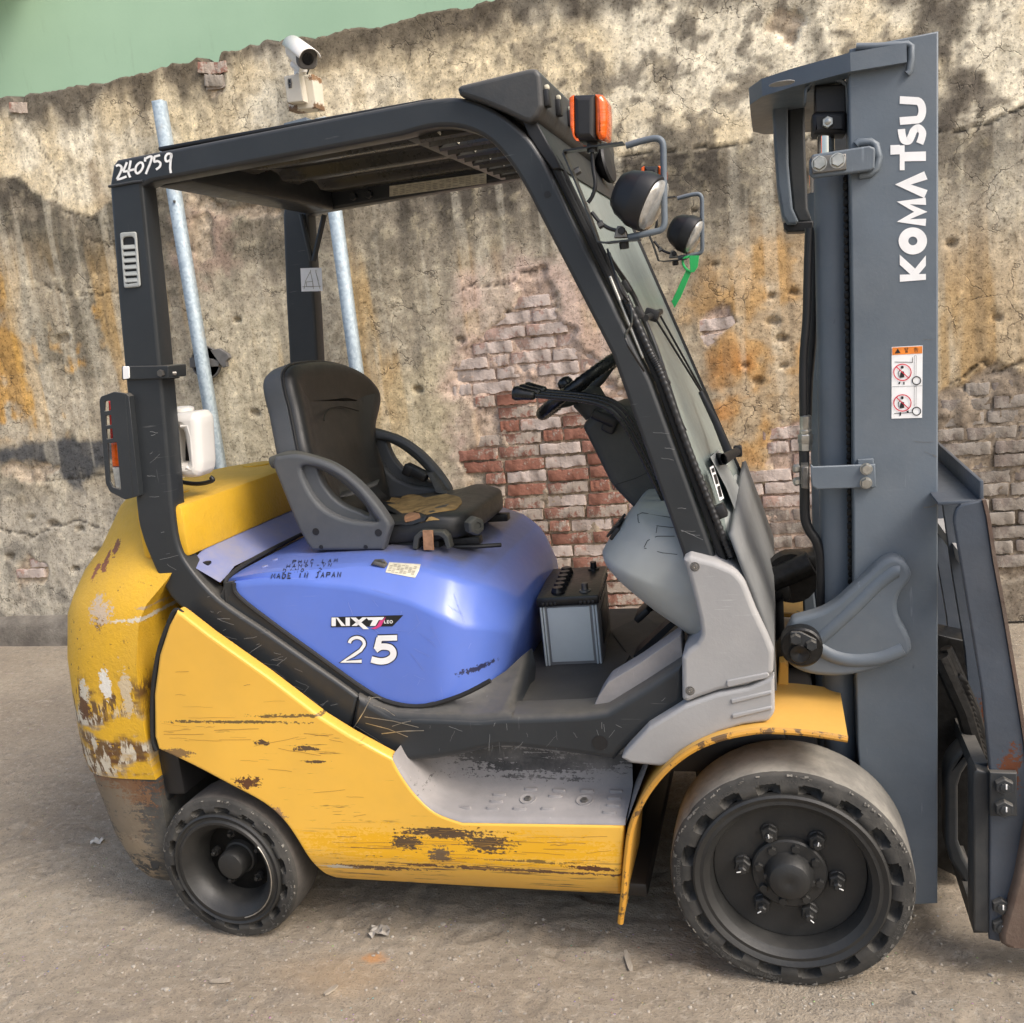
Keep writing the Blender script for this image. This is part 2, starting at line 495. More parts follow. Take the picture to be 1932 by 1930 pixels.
M_seat = paint('seat_black_vinyl', (.014, .015, .016), .40, 3.4, .10, .10, .05, None, .2, dustcol=(.11, .105, .09), bump=.18, bscale=260)
M_shell = paint('seat_grey_plastic', (.072, .078, .085), .55, 3.4, .14, .15, .08, None, .12, dustcol=(.2, .19, .17), bump=.08, bscale=220)
M_foam = simple('seat_foam', (.34, .22, .085), .9, 0, .35, 22, .4)
M_webbing = simple('seat_belt_webbing', (.07, .07, .068), .8, 0, .2, 200, .4)
M_strap = simple('tan_strap', (.36, .19, .10), .7, 0, .25, 40)
M_white = simple('white_print', (.87, .87, .86), .45, 0, .04)
M_whitepl = paint('white_plastic', (.78, .765, .73), .42, 3.4, .12, .2, .05, None, .05, dustcol=(.42, .36, .28))
M_ink = simple('black_print', (.012, .012, .014), .5)
M_pink = simple('magenta_print', (.62, .05, .20), .45)
M_red = simple('red_print', (.62, .03, .06), .5)
M_orangep = simple('orange_print', (.80, .24, .03), .5)
M_chalk = simple('white_marker', (.82, .82, .80), .6)
M_paper = simple('sticker_paper', (.62, .58, .45), .6, 0, .15, 60)
M_paperink = simple('sticker_print', (.30, .27, .21), .6)
M_foot = simple('trim_grey', (.12, .115, .11), .6)
M_hosebl = simple('hose_rubber', (.014, .0145, .016), .42)

def glassy(name, col, rough=.12, alpha=.35, trans=.0, emis=None):
    m = MT(name, ROOT); n = m.noise(70, 3, .6)
    return m.fin(m.mix(m.rng(n, .3, .7), tuple(x * .75 for x in col), col), rough, 0, m.bump(m.noise((8, 8, 150), 1, .5), .35, .003), coat=.5)
M_amber = glassy('amber_lens', (.86, .13, .008))
M_redl = glassy('red_lens', (.55, .012, .012))
M_clear = glassy('clear_lens', (.62, .62, .57), .12)
M_lamp = simple('lamp_reflector', (.55, .55, .53), .2, .55, .25, 45, .3)

def dirty_glass():
    m = MT('dusty_windscreen_glass', ROOT)
    n = m.noise((3, 9, 3), 6, .7); f = m.noise(90, 3, .7)
    d = m.math('ADD', m.rng(n, .25, .8, .74, .92), m.math('MULTIPLY', m.rng(f, .4, .8), .10))
    tr = m.node('BsdfTransparent', {0: (.70, .78, .72, 1)})
    df = m.node('BsdfDiffuse', {0: (.27, .31, .29, 1)})
    gl = m.node('BsdfGlossy', {0: (1, 1, 1, 1), 1: .22})
    a = m.node('MixShader', {0: d, 1: tr.outputs[0], 2: df.outputs[0]})
    fr = m.node('Fresnel', {0: 1.45})
    b = m.node('MixShader', {0: m.math('MULTIPLY', fr.outputs[0], .22), 1: a.outputs[0], 2: gl.outputs[0]})
    m.t.links.new(b.outputs[0], m.out.inputs[0]); return m.m
M_glass = dirty_glass()

Y_ = .01
M_yellow = paint('yellow_panel_paint', (.80, .455, .062), .40, 3.4, .10, .15, .05, (.30, .16, .03), .06, coat=.25, dustcol=(.46, .32, .11),
    patches=[(wp(700, 1352, Y_), .30, .005, (.16, .10, .03), True), (wp(420, 1362, Y_), .18, .004, (.14, .09, .03), True),
             (wp(470, 1478, Y_), .035, .018, RUST, False), (wp(575, 1412, Y_), .035, .007, BROWN, True),
             (wp(495, 1402, Y_), .02, .007, BROWN, False), (wp(600, 1438, Y_), .03, .004, BROWN, True),
             (wp(330, 1420, Y_), .05, .012, (.22, .13, .05), True), (wp(520, 1540, Y_), .03, .02, (.35, .2, .1), False),
             (wp(820, 1600, Y_), .36, .045, (.80, .42, .012), True), (wp(1000, 1600, Y_), .20, .035, (.80, .42, .012), True),
             (wp(845, 1572, Y_), .115, .014, BROWN, True), (wp(768, 1590, Y_), .038, .020, BROWN, True), (wp(920, 1592, Y_), .055, .022, BROWN, True),
             (wp(830, 1612, Y_), .03, .02, (.13, .085, .05), True),
             (wp(960, 1644, Y_), .26, .006, (.12, .06, .03), True), (wp(690, 1641, Y_), .13, .008, (.10, .05, .025), True),
             (wp(630, 1640, Y_), .05, .006, CREAM, True), (wp(1120, 1640, Y_), .05, .008, RUST, True),
             (wp(990, 1625, Y_), .10, .004, (.2, .12, .03), True)],
    streaks=[(.12, .33, -1.3, -.35, .62, (.16, .085, .03), (5, 5, 130)), (.32, .62, -1.62, -.6, .34, (.18, .11, .03), (6, 6, 110))])
M_cw = paint('counterweight_yellow_paint', (.70, .405, .02), .5, 3.4, .14, .22, .03, (.3, .18, .05), .12, bump=.55, bscale=95, dustcol=(.46, .31, .12),
    patches=[(wp(262, 1165, .05), .075, .007, CREAM, True), (wp(300, 1144, .05), .05, .006, (.45, .33, .2), True),
             (wp(217, 1148, .1), .026, .03, RUST, False), (wp(215, 1140, .1), .034, .034, (.5, .4, .3), False),
             (wp(228, 1278, .08), .016, .045, (.72, .70, .64), False), (wp(188, 1290, .1), .02, .035, CREAM, False),
             (wp(188, 1320, .1), .022, .03, RUST, False), (wp(258, 1300, .06), .016, .07, (.55, .45, .3), False),
             (wp(190, 1075, .15), .012, .02, (.25, .06, .03), False), (wp(205, 1055, .15), .012, .03, (.2, .05, .025), False), (wp(218, 1035, .15), .012, .02, (.18, .05, .02), False)],
    streaks=[(.44, .64, -2.3, -1.62, 1.35, RUST, (24, 24, 70)), (.44, .66, -2.3, -1.62, 1.0, CREAM, (30, 30, 12)), (.44, .74, -2.3, -1.60, .95, (.12, .06, .02), (40, 40, 12)),
             (.72, 1.0, -2.3, -1.5, .28, (.10, .05, .02), (60, 60, 60))])
M_skirt = paint('scraped_skirt_paint', (.04, .043, .043), .6, pamp=3.0, dust=.25, up=.2, scr=.2, var=.2, bump=.5, bscale=60,
    patches=[(wp(215, 1440, .03), 0.128, 0.138, RUST, True), (wp(190, 1450, .03), 0.075, 0.125, (.20, .11, .06), True), (wp(225, 1480, .03), 0.075, 0.112, (.16, .075, .03), False),
             (wp(205, 1520, .03), 0.090, 0.062, (.17, .13, .085), True), (wp(222, 1560, .03), 0.075, 0.062, (.17, .13, .085), True), (wp(235, 1608, .03), 0.060, 0.037, (.22, .17, .11), True)],
    streaks=[(.1, .5, -2.4, -1.74, 1.1, (.26, .20, .13), (30, 30, 60)), (.25, .5, -2.4, -1.74, .9, RUST, (40, 40, 12))])
M_hood = paint('blue_hood_paint', (.105, .185, .60), .34, 3.4, .06, .12, .14, (.35, .38, .6), .05, coat=.3, dustcol=(.26, .25, .25),
    patches=[(wp(890, 1275, .1), .035, .008, (.02, .025, .08), False)], topdust=(-1.26, -.70, .27, .95, .05, (.145, .13, .105)))
M_hoodtop = paint('dusty_blue_hood_top', (.085, .115, .42), .45, 3.4, .40, .62, .08, None, .08, dustcol=(.17, .155, .125))
M_deck = paint('dusty_blue_deck', (.11, .165, .46), .5, 3.4, .42, .42, .1, None, .08, dustcol=(.33, .31, .31))
M_floor = paint('rubber_floor_mat', (.028, .029, .029), .6, 3.4, .20, .25, .06, None, .2, dustcol=(.17, .155, .13), bump=.2, bscale=180)
M_step = paint('scuffed_step_plastic', (.235, .225, .222), .65, 3.4, .40, .18, .5, (.6, .56, .53), .2, bump=.25, bscale=90, dustcol=(.42, .385, .36),
    patches=[(wp(1010, 1455, .12), .19, .035, (.035, .035, .036), True), (wp(930, 1440, .12), .12, .02, (.06, .06, .06), True), (wp(1130, 1450, .12), .10, .03, (.05, .05, .05), True)])
M_fender = paint('fender_yellow_paint', (.72, .40, .075), .42, 3.4, .08, .15, .1, (.3, .17, .04), .06, spots=.12, dustcol=(.42, .32, .17))
M_fendere = paint('fender_chipped_edge', (.55, .27, .03), .6, 3.4, .1, .2, .1, None, .2, spots=1.1, spcol=(.045, .026, .016))
M_tyre = paint('dusty_tyre_rubber', (.023, .0225, .021), .72, 3.4, .55, .2, .0, None, .2, bump=.25, bscale=120, dustcol=(.125, .117, .102))
M_tread = paint('dusty_tyre_tread', (.10, .095, .085), .85, 3.4, .75, .35, .0, None, .2, bump=.6, bscale=45, dustcol=(.33, .31, .265))
M_tread2 = paint('dark_dusty_tyre_tread', (.05, .047, .043), .85, 3.4, .7, .3, .0, None, .2, bump=.6, bscale=45, dustcol=(.14, .125, .11))
M_letter = simple('moulded_letter_rubber', (.075, .072, .066), .8)
M_rim = paint('dark_wheel_paint', (.0165, .017, .017), .45, 3.4, .22, .16, .08, (.18, .18, .17), .2, bump=.15, bscale=130, dustcol=(.075, .07, .06))
M_rustfork = paint('rusty_fork_steel', (.10, .062, .045), .7, 3.4, .25, .25, .35, (.26, .20, .16), .25, spots=.4, spcol=(.05, .025, .015), bump=.5, bscale=70)
M_backrest = paint('backrest_paint', (.055, .068, .088), .42, 3.4, .12, .3, .22, (.22, .16, .11), .2, bump=.25, bscale=60,
    patches=[(wp(1890, 1415, .18), .02, .05, (.12, .035, .012), False)], dustcol=(.16, .15, .14))
M_roof = paint('roof_underside_paint', (.05, .05, .045), .26, 3.4, .25, .2, .05, None, .2, dustcol=(.12, .105, .085), bump=.1)
# ------------------------------------------------------------------ numpy noise
def _hash(ix, iy, seed):
    h = (ix.astype(np.int64) * 374761393 + iy.astype(np.int64) * 668265263 + seed * 1442695041) & 0xffffffff
    h = ((h ^ (h >> 13)) * 1274126177) & 0xffffffff
    return ((h ^ (h >> 16)) & 0xffff) / 65535.0
def vno(x, y, seed=0):
    ix = np.floor(x); iy = np.floor(y); fx = x - ix; fy = y - iy
    fx = fx * fx * (3 - 2 * fx); fy = fy * fy * (3 - 2 * fy)
    a = _hash(ix, iy, seed); b = _hash(ix + 1, iy, seed); c = _hash(ix, iy + 1, seed); d = _hash(ix + 1, iy + 1, seed)
    return (a * (1 - fx) + b * fx) * (1 - fy) + (c * (1 - fx) + d * fx) * fy
def fbm(x, y, sc, oct=4, seed=0, g=.5):
    s = 0; a = 1; t = 0
    for o in range(oct):
        s = s + a * vno(x * sc, y * sc, seed + o * 17); t += a; a *= g; sc *= 2.03
    return s / t
def sstep(v, a, b):
    t = np.clip((v - a) / (b - a), 0, 1); return t * t * (3 - 2 * t)
def poly_sd(px, py, poly):
    """signed distance, positive inside"""
    n = len(poly); d = np.full(px.shape, 1e9); ins = np.zeros(px.shape, bool)
    for i in range(n):
        ax, ay = poly[i]; bx, by = poly[(i + 1) % n]
        ex, ey = bx - ax, by - ay; L = ex * ex + ey * ey + 1e-12
        t = np.clip(((px - ax) * ex + (py - ay) * ey) / L, 0, 1)
        d = np.minimum(d, np.hypot(px - ax - t * ex, py - ay - t * ey))
        c = ((ay > py) != (by > py)) & (px < (bx - ax) * (py - ay) / (by - ay + 1e-12) + ax)
        ins ^= c
    return np.where(ins, d, -d)
_Rn = np.array(R3)
def proj(X, Y, Z):
    d = np.stack([X - CAM.x, Y - CAM.y, Z - CAM.z], -1) @ _Rn
    return 966 + F_PX * d[..., 0] / d[..., 2], 965 + F_PX * d[..., 1] / d[..., 2]

# ------------------------------------------------------------------ old plastered brick wall
WY = 2.53
WTOP = 2.997
xs = np.concatenate([np.linspace(-9, -4.9, 22)[:-1], np.arange(-4.9, 1.75, .0115), np.linspace(1.75, 6.5, 30)])
zs = np.arange(-.06, WTOP + .001, .0115)
GX, GZ = np.meshgrid(xs, zs)
PXw, PYw = proj(GX, np.full_like(GX, WY), GZ)
n1 = fbm(GX, GZ, 2.2, 5, 3); n2 = fbm(GX, GZ, 7, 5, 11); n3 = fbm(GX, GZ, 22, 4, 23); n4 = fbm(GX, GZ, 55, 3, 31)
streak = fbm(GX * 9, GZ * 1.1, 1, 4, 41)
wpx = (n2 - .5) * 70 + (n3 - .5) * 34; wpy = (fbm(GX, GZ, 7, 5, 57) - .5) * 60 + (fbm(GX, GZ, 22, 4, 71) - .5) * 34
QX, QY = PXw + wpx, PYw + wpy
def region(poly, soft=10, warp=1.0):
    return sstep(poly_sd(PXw + wpx * warp, PYw + wpy * warp, poly), -soft, soft)
R_center = [(872, 1110), (872, 870), (905, 770), (850, 740), (862, 690), (885, 650), (930, 590), (968, 580), (975, 520), (1030, 505), (1045, 560), (1110, 640), (1170, 700), (1160, 800), (1210, 900), (1240, 960), (1240, 1200), (850, 1200)]
R_tongue = [(1040, 560), (1060, 540), (1100, 560), (1105, 600), (1080, 615), (1048, 600)]
R_mid = [(1395, 880), (1440, 900), (1475, 800), (1545, 795), (1650, 800), (1700, 1180), (1380, 1200)]
R_patch = [(1318, 600), (1345, 575), (1378, 580), (1386, 612), (1360, 635), (1330, 650), (1315, 630)]
R_right = [(1700, 760), (1770, 740), (1830, 700), (1870, 680), (1900, 690), (1990, 690), (1990, 1085), (1700, 1085)]
R_left = [(355, 410), (375, 395), (402, 425), (404, 470), (380, 510), (362, 470)]
R_leftb = [(310, 455), (355, 450), (362, 470), (330, 480)]
R_top = [(378, 118), (400, 108), (424, 118), (420, 160), (392, 168)]
R_lp = [(8, 885), (60, 868), (110, 880), (70, 905), (20, 900)]
R_lb = [(40, 1060), (85, 1055), (88, 1100), (40, 1105)]
R_topr = [(1470, 10), (1500, 0), (1510, 50), (1465, 85), (1450, 60)]
R_m2 = [(350, 350), (420, 385), (490, 380), (520, 400), (440, 410), (380, 400), (345, 385)]
m_center = region(R_center, 7) * (1 - region(R_tongue, 6))
m_mid = region(R_mid, 7); m_patch = region(R_patch, 6, .5); m_right = region(R_right, 8, .7)
m_small = np.maximum.reduce([region(R_left, 6, .4), region(R_leftb, 5, .4), region(R_top, 5, .3), region(R_lp, 6, .6), region(R_lb, 6, .6), region(R_topr, 8, 1), region(R_m2, 7, .7)])
bare = np.maximum.reduce([m_center, m_mid, m_patch, m_right, m_small])

def lin(r, g, b):
    f = lambda c: (c / 255 / 12.92) if c <= 10 else ((c / 255 + .055) / 1.055) ** 2.4
    return np.array([f(r), f(g), f(b)])
def mixc(c, m, col): return c * (1 - m[..., None]) + np.asarray(col) * m[..., None]
tan = lin(172, 163, 145); cream = lin(224, 216, 194); creamy = lin(212, 196, 162); dark = lin(62, 58, 53); ochre = lin(190, 152, 98)
c = np.ones(GX.shape + (3,)) * tan
c = mixc(c, sstep(n1, .35, .65) * .6, lin(148, 138, 118)); c = mixc(c, sstep(n3, .52, .68) * .5, lin(204, 195, 172))
yb = np.interp(PXw, [-400, 0, 40, 60, 100, 135, 175, 205, 330, 600, 1000, 1150, 1330, 1450, 1790, 1850, 1932, 2100],
               [380, 335, 338, 362, 380, 398, 408, 380, 345, 330, 310, 296, 280, 266, 248, 236, 200, 180]) + wpy * .35
# upper cream coat
up_ = sstep(yb - PYw, -4, 5)
cc = np.ones_like(c) * cream
cc = mixc(cc, sstep(n1, .42, .62) * .8, creamy); cc = mixc(cc, sstep(n2, .55, .7) * .5, lin(186, 170, 138)); cc = mixc(cc, sstep(n3, .60, .72) * .4, lin(150, 140, 120))
mr = sstep(PXw, 620, 1150)
cc = mixc(cc, mr * sstep(n2 * .5 + n3 * .5, .47, .60) * .75, lin(112, 106, 96)); cc = mixc(cc, mr * sstep(streak * .6 + n2 * .4, .54, .66) * .7, lin(92, 88, 80))
rr = sstep(PXw, 1420, 1500)
cc = mixc(cc, rr * sstep(n1 * .5 + n2 * .5, .46, .58) * .8, lin(92, 86, 78))
cc = mixc(cc, region([(160, 300), (185, 300), (215, 400), (195, 420), (170, 390)], 10, .5) * .55, lin(120, 98, 70))
c = c * (1 - up_[..., None]) + cc * up_[..., None]
# dark band under it
dd = PYw - yb
band = (1 - up_) * (1 - sstep(dd, 40, np.where(PXw > 1700, 190, 250) + (n1 - .5) * 160))
band = band * (.55 + .45 * sstep(n2 * .55 + streak * .45, .40, .55)) * np.where(PXw > 1750, .75, 1)
c = mixc(c, np.clip(band, 0, 1) * .92, dark)
c = mixc(c, (1 - up_) * sstep(n3 * .6 + n4 * .4, .56, .66) * (1 - sstep(dd, 100, 420)) * .35, lin(176, 166, 140))
# cool grey-green mould blotches lower down
c = mixc(c, (1 - up_) * sstep(n1 * .45 + n2 * .55, .50, .60) * sstep(PXw, 900, 300) * .62, lin(104, 100, 88))
c = mixc(c, (1 - up_) * sstep(streak, .56, .68) * .25, lin(96, 91, 82))
# ochre streaks to the left and ochre field right of the truck
och = sstep(streak * .5 + n2 * .5, .49, .58) * sstep(PYw, 470, 600) * sstep(PYw, 850, 790) * sstep(PXw, 300, 180)
c = mixc(c, och * .8, lin(196, 150, 72))
c = mixc(c, (1 - up_) * sstep(fbm(GX * 7, GZ * .8, 1, 4, 171), .52, .64) * sstep(PYw, 420, 560) * (1 - sstep(PYw, 760, 900)) * .45, lin(196, 158, 92))
c = mixc(c, region([(1280, 560), (1400, 430), (1560, 420), (1660, 480), (1700, 860), (1400, 880), (1330, 720)], 45) * (.35 + .5 * sstep(n2, .4, .58)), ochre)
c = mixc(c, region([(1340, 660), (1540, 640), (1560, 800), (1440, 870), (1370, 850)], 40) * .75 * sstep(n2 * .5 + n1 * .5, .40, .56), lin(172, 116, 58))
c = mixc(c, region([(1780, 440), (1990, 400), (1990, 690), (1790, 720)], 60) * .55, lin(158, 132, 94))
c = mixc(c, region([(840, 640), (760, 700), (700, 860), (760, 900), (840, 860), (870, 740)], 30) * .5, lin(196, 184, 152))
c = mixc(c, region([(380, 640), (560, 560), (600, 900), (420, 930)], 60) * .45, lin(206, 196, 168))
# blue-black smear and grey below it, left
c = mixc(c, region([(-60, 850), (60, 838), (130, 822), (250, 832), (260, 870), (190, 880), (150, 910), (150, 945), (120, 900), (60, 868), (-60, 885)], 8, .6) * .88, lin(62, 66, 72))
c = mixc(c, region([(-300, 950), (150, 930), (330, 950), (340, 1200), (-300, 1200)], 40) * .5, lin(172, 168, 158))
c = mixc(c, sstep(n2, .58, .68) * sstep(PYw, 880, 960) * .5, lin(112, 108, 100))
# black mould along the broken top
edge = WTOP - GZ
c = mixc(c, sstep(edge + (streak - .5) * .34 + (n2 - .5) * .16, .20, .05) * .85, lin(66, 60, 54))
c = mixc(c, sstep(PYw, 60, -30) * sstep(PXw, 1250, 1450) * sstep(n2, .36, .52) * .6, lin(84, 76, 68))
run = fbm(GX * 14, GZ * .55, 1, 4, 141)
c = mixc(c, sstep(run, .56, .66) * sstep(PYw, 60, 200) * (1 - sstep(PYw, 700, 900)) * .30, lin(86, 81, 74))
c = mixc(c, (1 - up_) * sstep(run, .42, .34) * .30, lin(206, 200, 182))
c = mixc(c, region([(880, 520), (980, 480), (1080, 500), (1170, 640), (1180, 760), (1120, 900), (1180, 1000), (1000, 1060), (860, 900), (840, 720)], 30) * (.35 + .4 * sstep(n2, .42, .55)), lin(196, 172, 160))
c = mixc(c, region([(330, 380), (420, 380), (440, 500), (370, 560), (320, 480)], 16) * .5, lin(176, 150, 136))
# bare mortar
pk = np.maximum(m_center * sstep(PYw, 900, 720), np.maximum(m_mid, m_patch))
mort = np.ones_like(c) * lin(182, 168, 148); mort = mixc(mort, sstep(n3, .45, .6) * .6, lin(120, 108, 94))
mort = mixc(mort, pk * .75, lin(192, 170, 156)); mort = mixc(mort, m_right * .9, lin(142, 130, 115)); mort = mixc(mort, m_right * sstep(n3, .5, .62) * .5, lin(108, 98, 86))
c = c * (1 - bare[..., None]) + mort * bare[..., None]
# lowest half metre on the right is a darker render
c = mixc(c, region([(1380, 1092), (1990, 1082), (1990, 1300), (1380, 1300)], 14, .6) * .75, lin(104, 94, 84))
c *= (.86 + .28 * n4)[..., None] * np.array([1.13, 1.11, 1.09])
# relief
H = (n1 - .5) * .018 + (n2 - .5) * .007 + (n3 - .5) * .005 + (n4 - .5) * .003 * (1 + 2 * bare)
H += -bare * .017
H += ((n3 - .5) * .022 + (n2 - .5) * .02) * bare
for (hx, hy, hr, hd) in [(445, 605, 9, .03), (118, 639, 14, .02), (555, 300, 8, .02), (1497, 550, 9, .025), (1455, 608, 14, .02), (1470, 640, 12, .025), (1478, 690, 9, .02), (1456, 562, 8, .02), (955, 588, 7, .02), (788, 735, 10, .025),
                         (1080, 880 - 200, 8, .02), (1002, 640, 6, .02), (868, 640, 9, .02), (918, 648, 7, .02), (720, 345, 7, .02), (1795, 460, 12, .02), (1410, 690, 8, .02), (690, 860, 7, .02), (100, 990, 10, .02), (150, 1000, 9, .02),
                         (60, 975, 8, .02), (140, 1075, 9, .025), (180, 1040, 8, .02), (20, 1050, 9, .02), (1880, 600, 10, .02), (1310, 395, 5, .02), (480, 780, 10, .02), (640, 760, 8, .015), (1430, 720, 12, .02), (1350, 500, 7, .02)]:
    d = np.hypot((PXw - hx) + wpx * .22, (PYw - hy) * 1.5 + wpy * .22) / hr
    k = sstep(d, 1.15, .65); H -= k * hd; c = mixc(c, k * .35, lin(110, 96, 78))
# long cracks
def crack(pts, w=3.2, dep=.012):
    global H, c
    d = np.full(GX.shape, 1e9)
    for (ax, ay), (bx, by) in zip(pts, pts[1:]):
        ex, ey = bx - ax, by - ay; L = ex * ex + ey * ey
        qx, qy = PXw + wpx * .28, PYw + wpy * .28
        t = np.clip(((qx - ax) * ex + (qy - ay) * ey) / L, 0, 1)
        d = np.minimum(d, np.hypot(qx - ax - t * ex, qy - ay - t * ey))
    k = sstep(d + (n4 - .5) * 3.0 + (n3 - .5) * 2, w * .72, w * .2); H -= k * dep * .8; c = mixc(c, k * .6, lin(56, 50, 44))
crack([(1150, 300), (1200, 288), (1300, 285), (1400, 272), (1560, 255), (1790, 250), (1860, 232), (1932, 198)], 4, .02)
crack([(70, 905), (180, 895), (250, 885), (330, 905)], 3); crack([(80, 540), (150, 560), (250, 545)], 3); crack([(0, 1000), (60, 1010), (140, 985), (200, 1000)], 3)
crack([(1790, 720), (1820, 705), (1850, 680), (1880, 700), (1932, 680)], 4, .02); crack([(120, 400), (200, 420), (210, 460), (160, 450)], 3)
crack([(855, 560), (900, 540), (960, 530), (985, 512), (1035, 508)], 3); crack([(60, 250), (110, 330), (100, 380)], 1.6, .004); crack([(210, 230), (260, 280), (300, 300)], 1.6, .004)
top = GZ > WTOP - .03
topcut = (fbm(xs * 1.0, xs * 0 + 3, 3.2, 5, 91) - .5) * .05 + (fbm(xs, xs * 0 + 9, 21, 3, 97) - .5) * .035
notch = np.exp(-((xs - at(398, 115, WY).x) / .05) ** 4) * .07 + np.exp(-((xs - at(35, 190, WY).x) / .035) ** 4) * .035 - np.exp(-((xs - at(470, 95, WY).x) / .22) ** 2) * .012
zt = WTOP + topcut - notch
fz = (GZ - zs[0]) / (zs[-1] - zs[0])
GZ2 = GZ + np.clip((fz - .9) / .1, 0, 1) * (zt[None, :] - WTOP)
GY = WY - H
nz_, nx_ = GX.shape
V = np.stack([GX, GY, GZ2], -1).reshape(-1, 3)
# top strip and back face give the wall its thickness
topv = np.stack([xs, np.full_like(xs, WY + .12), zt + .01], -1); top2 = np.stack([xs, np.full_like(xs, WY + .24), zt - .01], -1); bot2 = np.stack([xs, np.full_like(xs, WY + .24), np.full_like(xs, -.06)], -1)
Vall = np.concatenate([V, topv, top2, bot2])
idx = np.arange(nz_ * nx_).reshape(nz_, nx_)
idx = np.vstack([idx] + [(nz_ * nx_ + k * nx_ + np.arange(nx_))[None] for k in range(3)])
F4 = np.stack([idx[:-1, :-1], idx[:-1, 1:], idx[1:, 1:], idx[1:, :-1]], -1).reshape(-1, 4)
def grid_mesh(Vv, Ff):
    me = bpy.data.meshes.new('m'); me.vertices.add(len(Vv)); me.vertices.foreach_set('co', Vv.astype('f').ravel())
    me.loops.add(len(Ff) * 4); me.loops.foreach_set('vertex_index', Ff.astype('i').ravel())
    me.polygons.add(len(Ff)); me.polygons.foreach_set('loop_start', np.arange(0, len(Ff) * 4, 4, dtype='i'))
    me.update(calc_edges=True); return me
wm = grid_mesh(Vall, F4)
WALL = empty('plaster_wall', (-1.2, WY, 0), 'old plastered brick wall with peeling cream render behind the forklift', 'wall')
cl = np.concatenate([c.reshape(-1, 3), np.tile(dark, (3 * nx_, 1))]); cl = np.concatenate([np.clip(cl, .01, .9), np.ones((len(cl), 1))], 1)
a_ = wm.attributes.new('plaster', 'FLOAT_COLOR', 'POINT'); a_.data.foreach_set('color', cl.astype('f').ravel())
b_ = wm.attributes.new('bare', 'FLOAT', 'POINT'); b_.data.foreach_set('value', np.concatenate([bare.ravel(), np.zeros(3 * nx_)]).astype('f'))

m = MT('peeling_plaster', WALL)
col = m.node('Attribute', attribute_name='plaster').outputs['Color']; br = m.attr('bare')
f1 = m.noise(24, 6, .72); f2 = m.noise(75, 5, .7); f3 = m.noise((60, 60, 9), 4, .7); f4 = m.noise(9, 7, .75)
SCL = lambda k: m.vm('MULTIPLY', col, Vector(k))
col = m.mix(m.math('MULTIPLY', m.rng(f4, .50, .62), .6), col, SCL((.66, .65, .62)))
col = m.mix(m.math('MULTIPLY', m.rng(f4, .46, .36), .6), col, SCL((1.22, 1.22, 1.2)))
col = m.mix(m.math('MULTIPLY', m.rng(f1, .535, .59), .8), col, SCL((.68, .67, .65)))
col = m.mix(m.math('MULTIPLY', m.rng(f1, .46, .39), .8), col, SCL((1.30, 1.30, 1.27)))
col = m.mix(m.math('MULTIPLY', m.rng(f2, .565, .61), .85), col, SCL((.44, .43, .41)))
col = m.mix(m.math('MULTIPLY', m.rng(f3, .58, .70), .35), col, m.mix(.6, col, (.05, .045, .04)))
vw = m.vm('ADD', m.co, m.vm('MULTIPLY', m.noise(6, 4, .6, col=True), Vector((.22, .22, .22))))
vo = m.node('TexVoronoi', {'Vector': vw, 'Scale': 5.2}, feature='DISTANCE_TO_EDGE').outputs[0]
ck = m.math('MULTIPLY', m.rng(vo, .016, .003), m.rng(m.noise(2.6, 3), .46, .60)); ck = m.math('MULTIPLY', ck, m.math('SUBTRACT', 1.0, br))
col = m.mix(m.math('MULTIPLY', ck, .62), col, (.06, .05, .04))
hh = m.math('ADD', m.math('MULTIPLY', f1, .6), m.math('ADD', m.math('MULTIPLY', f2, .4), m.math('MULTIPLY', ck, -.8)))
col = m.mix(m.math('MULTIPLY', m.rng(f2, .43, .38), .6), col, SCL((1.35, 1.34, 1.3)))
M_wall = m.fin(col, .93, 0, m.bump(hh, .55, .010), spec=.2)
link('render_coat', wm, M_wall, WALL, smooth=None, loc=(-1.2, WY, 1.5))
bpy.data.objects['render_coat'].data.polygons.foreach_set('use_smooth', np.ones(len(wm.polygons), bool))

# bricks laid in the bare places, each one its own piece
def brick_mat(name, ca, cb, wash, amount):
    m = MT(name); oi = m.node('ObjectInfo').outputs['Random']
    c = m.mix(oi, ca, cb); n = m.noise(14, 6, .75); n2 = m.noise(60, 5, .7)
    off = m.math('MULTIPLY_ADD', oi, .22, -.11)
    c = m.mix(m.math('MULTIPLY', m.rng(n2, .45, .7), .35), c, (.09, .05, .035))
    c = m.mix(m.rng(m.math('ADD', n, off), .60 - amount * .25, .68 - amount * .25), c, wash)
    return m.fin(c, .92, 0, m.bump(m.math('ADD', n, n2), .7, .006), spec=.2)
M_bk = [brick_mat('red_brick', (.33, .15, .105), (.29, .165, .13), (.43, .36, .30), .42),
        brick_mat('washed_pink_brick', (.42, .30, .25), (.38, .22, .17), (.50, .42, .37), .85),
        brick_mat('grey_weathered_brick', (.235, .195, .165), (.20, .17, .145), (.30, .265, .225), .6)]
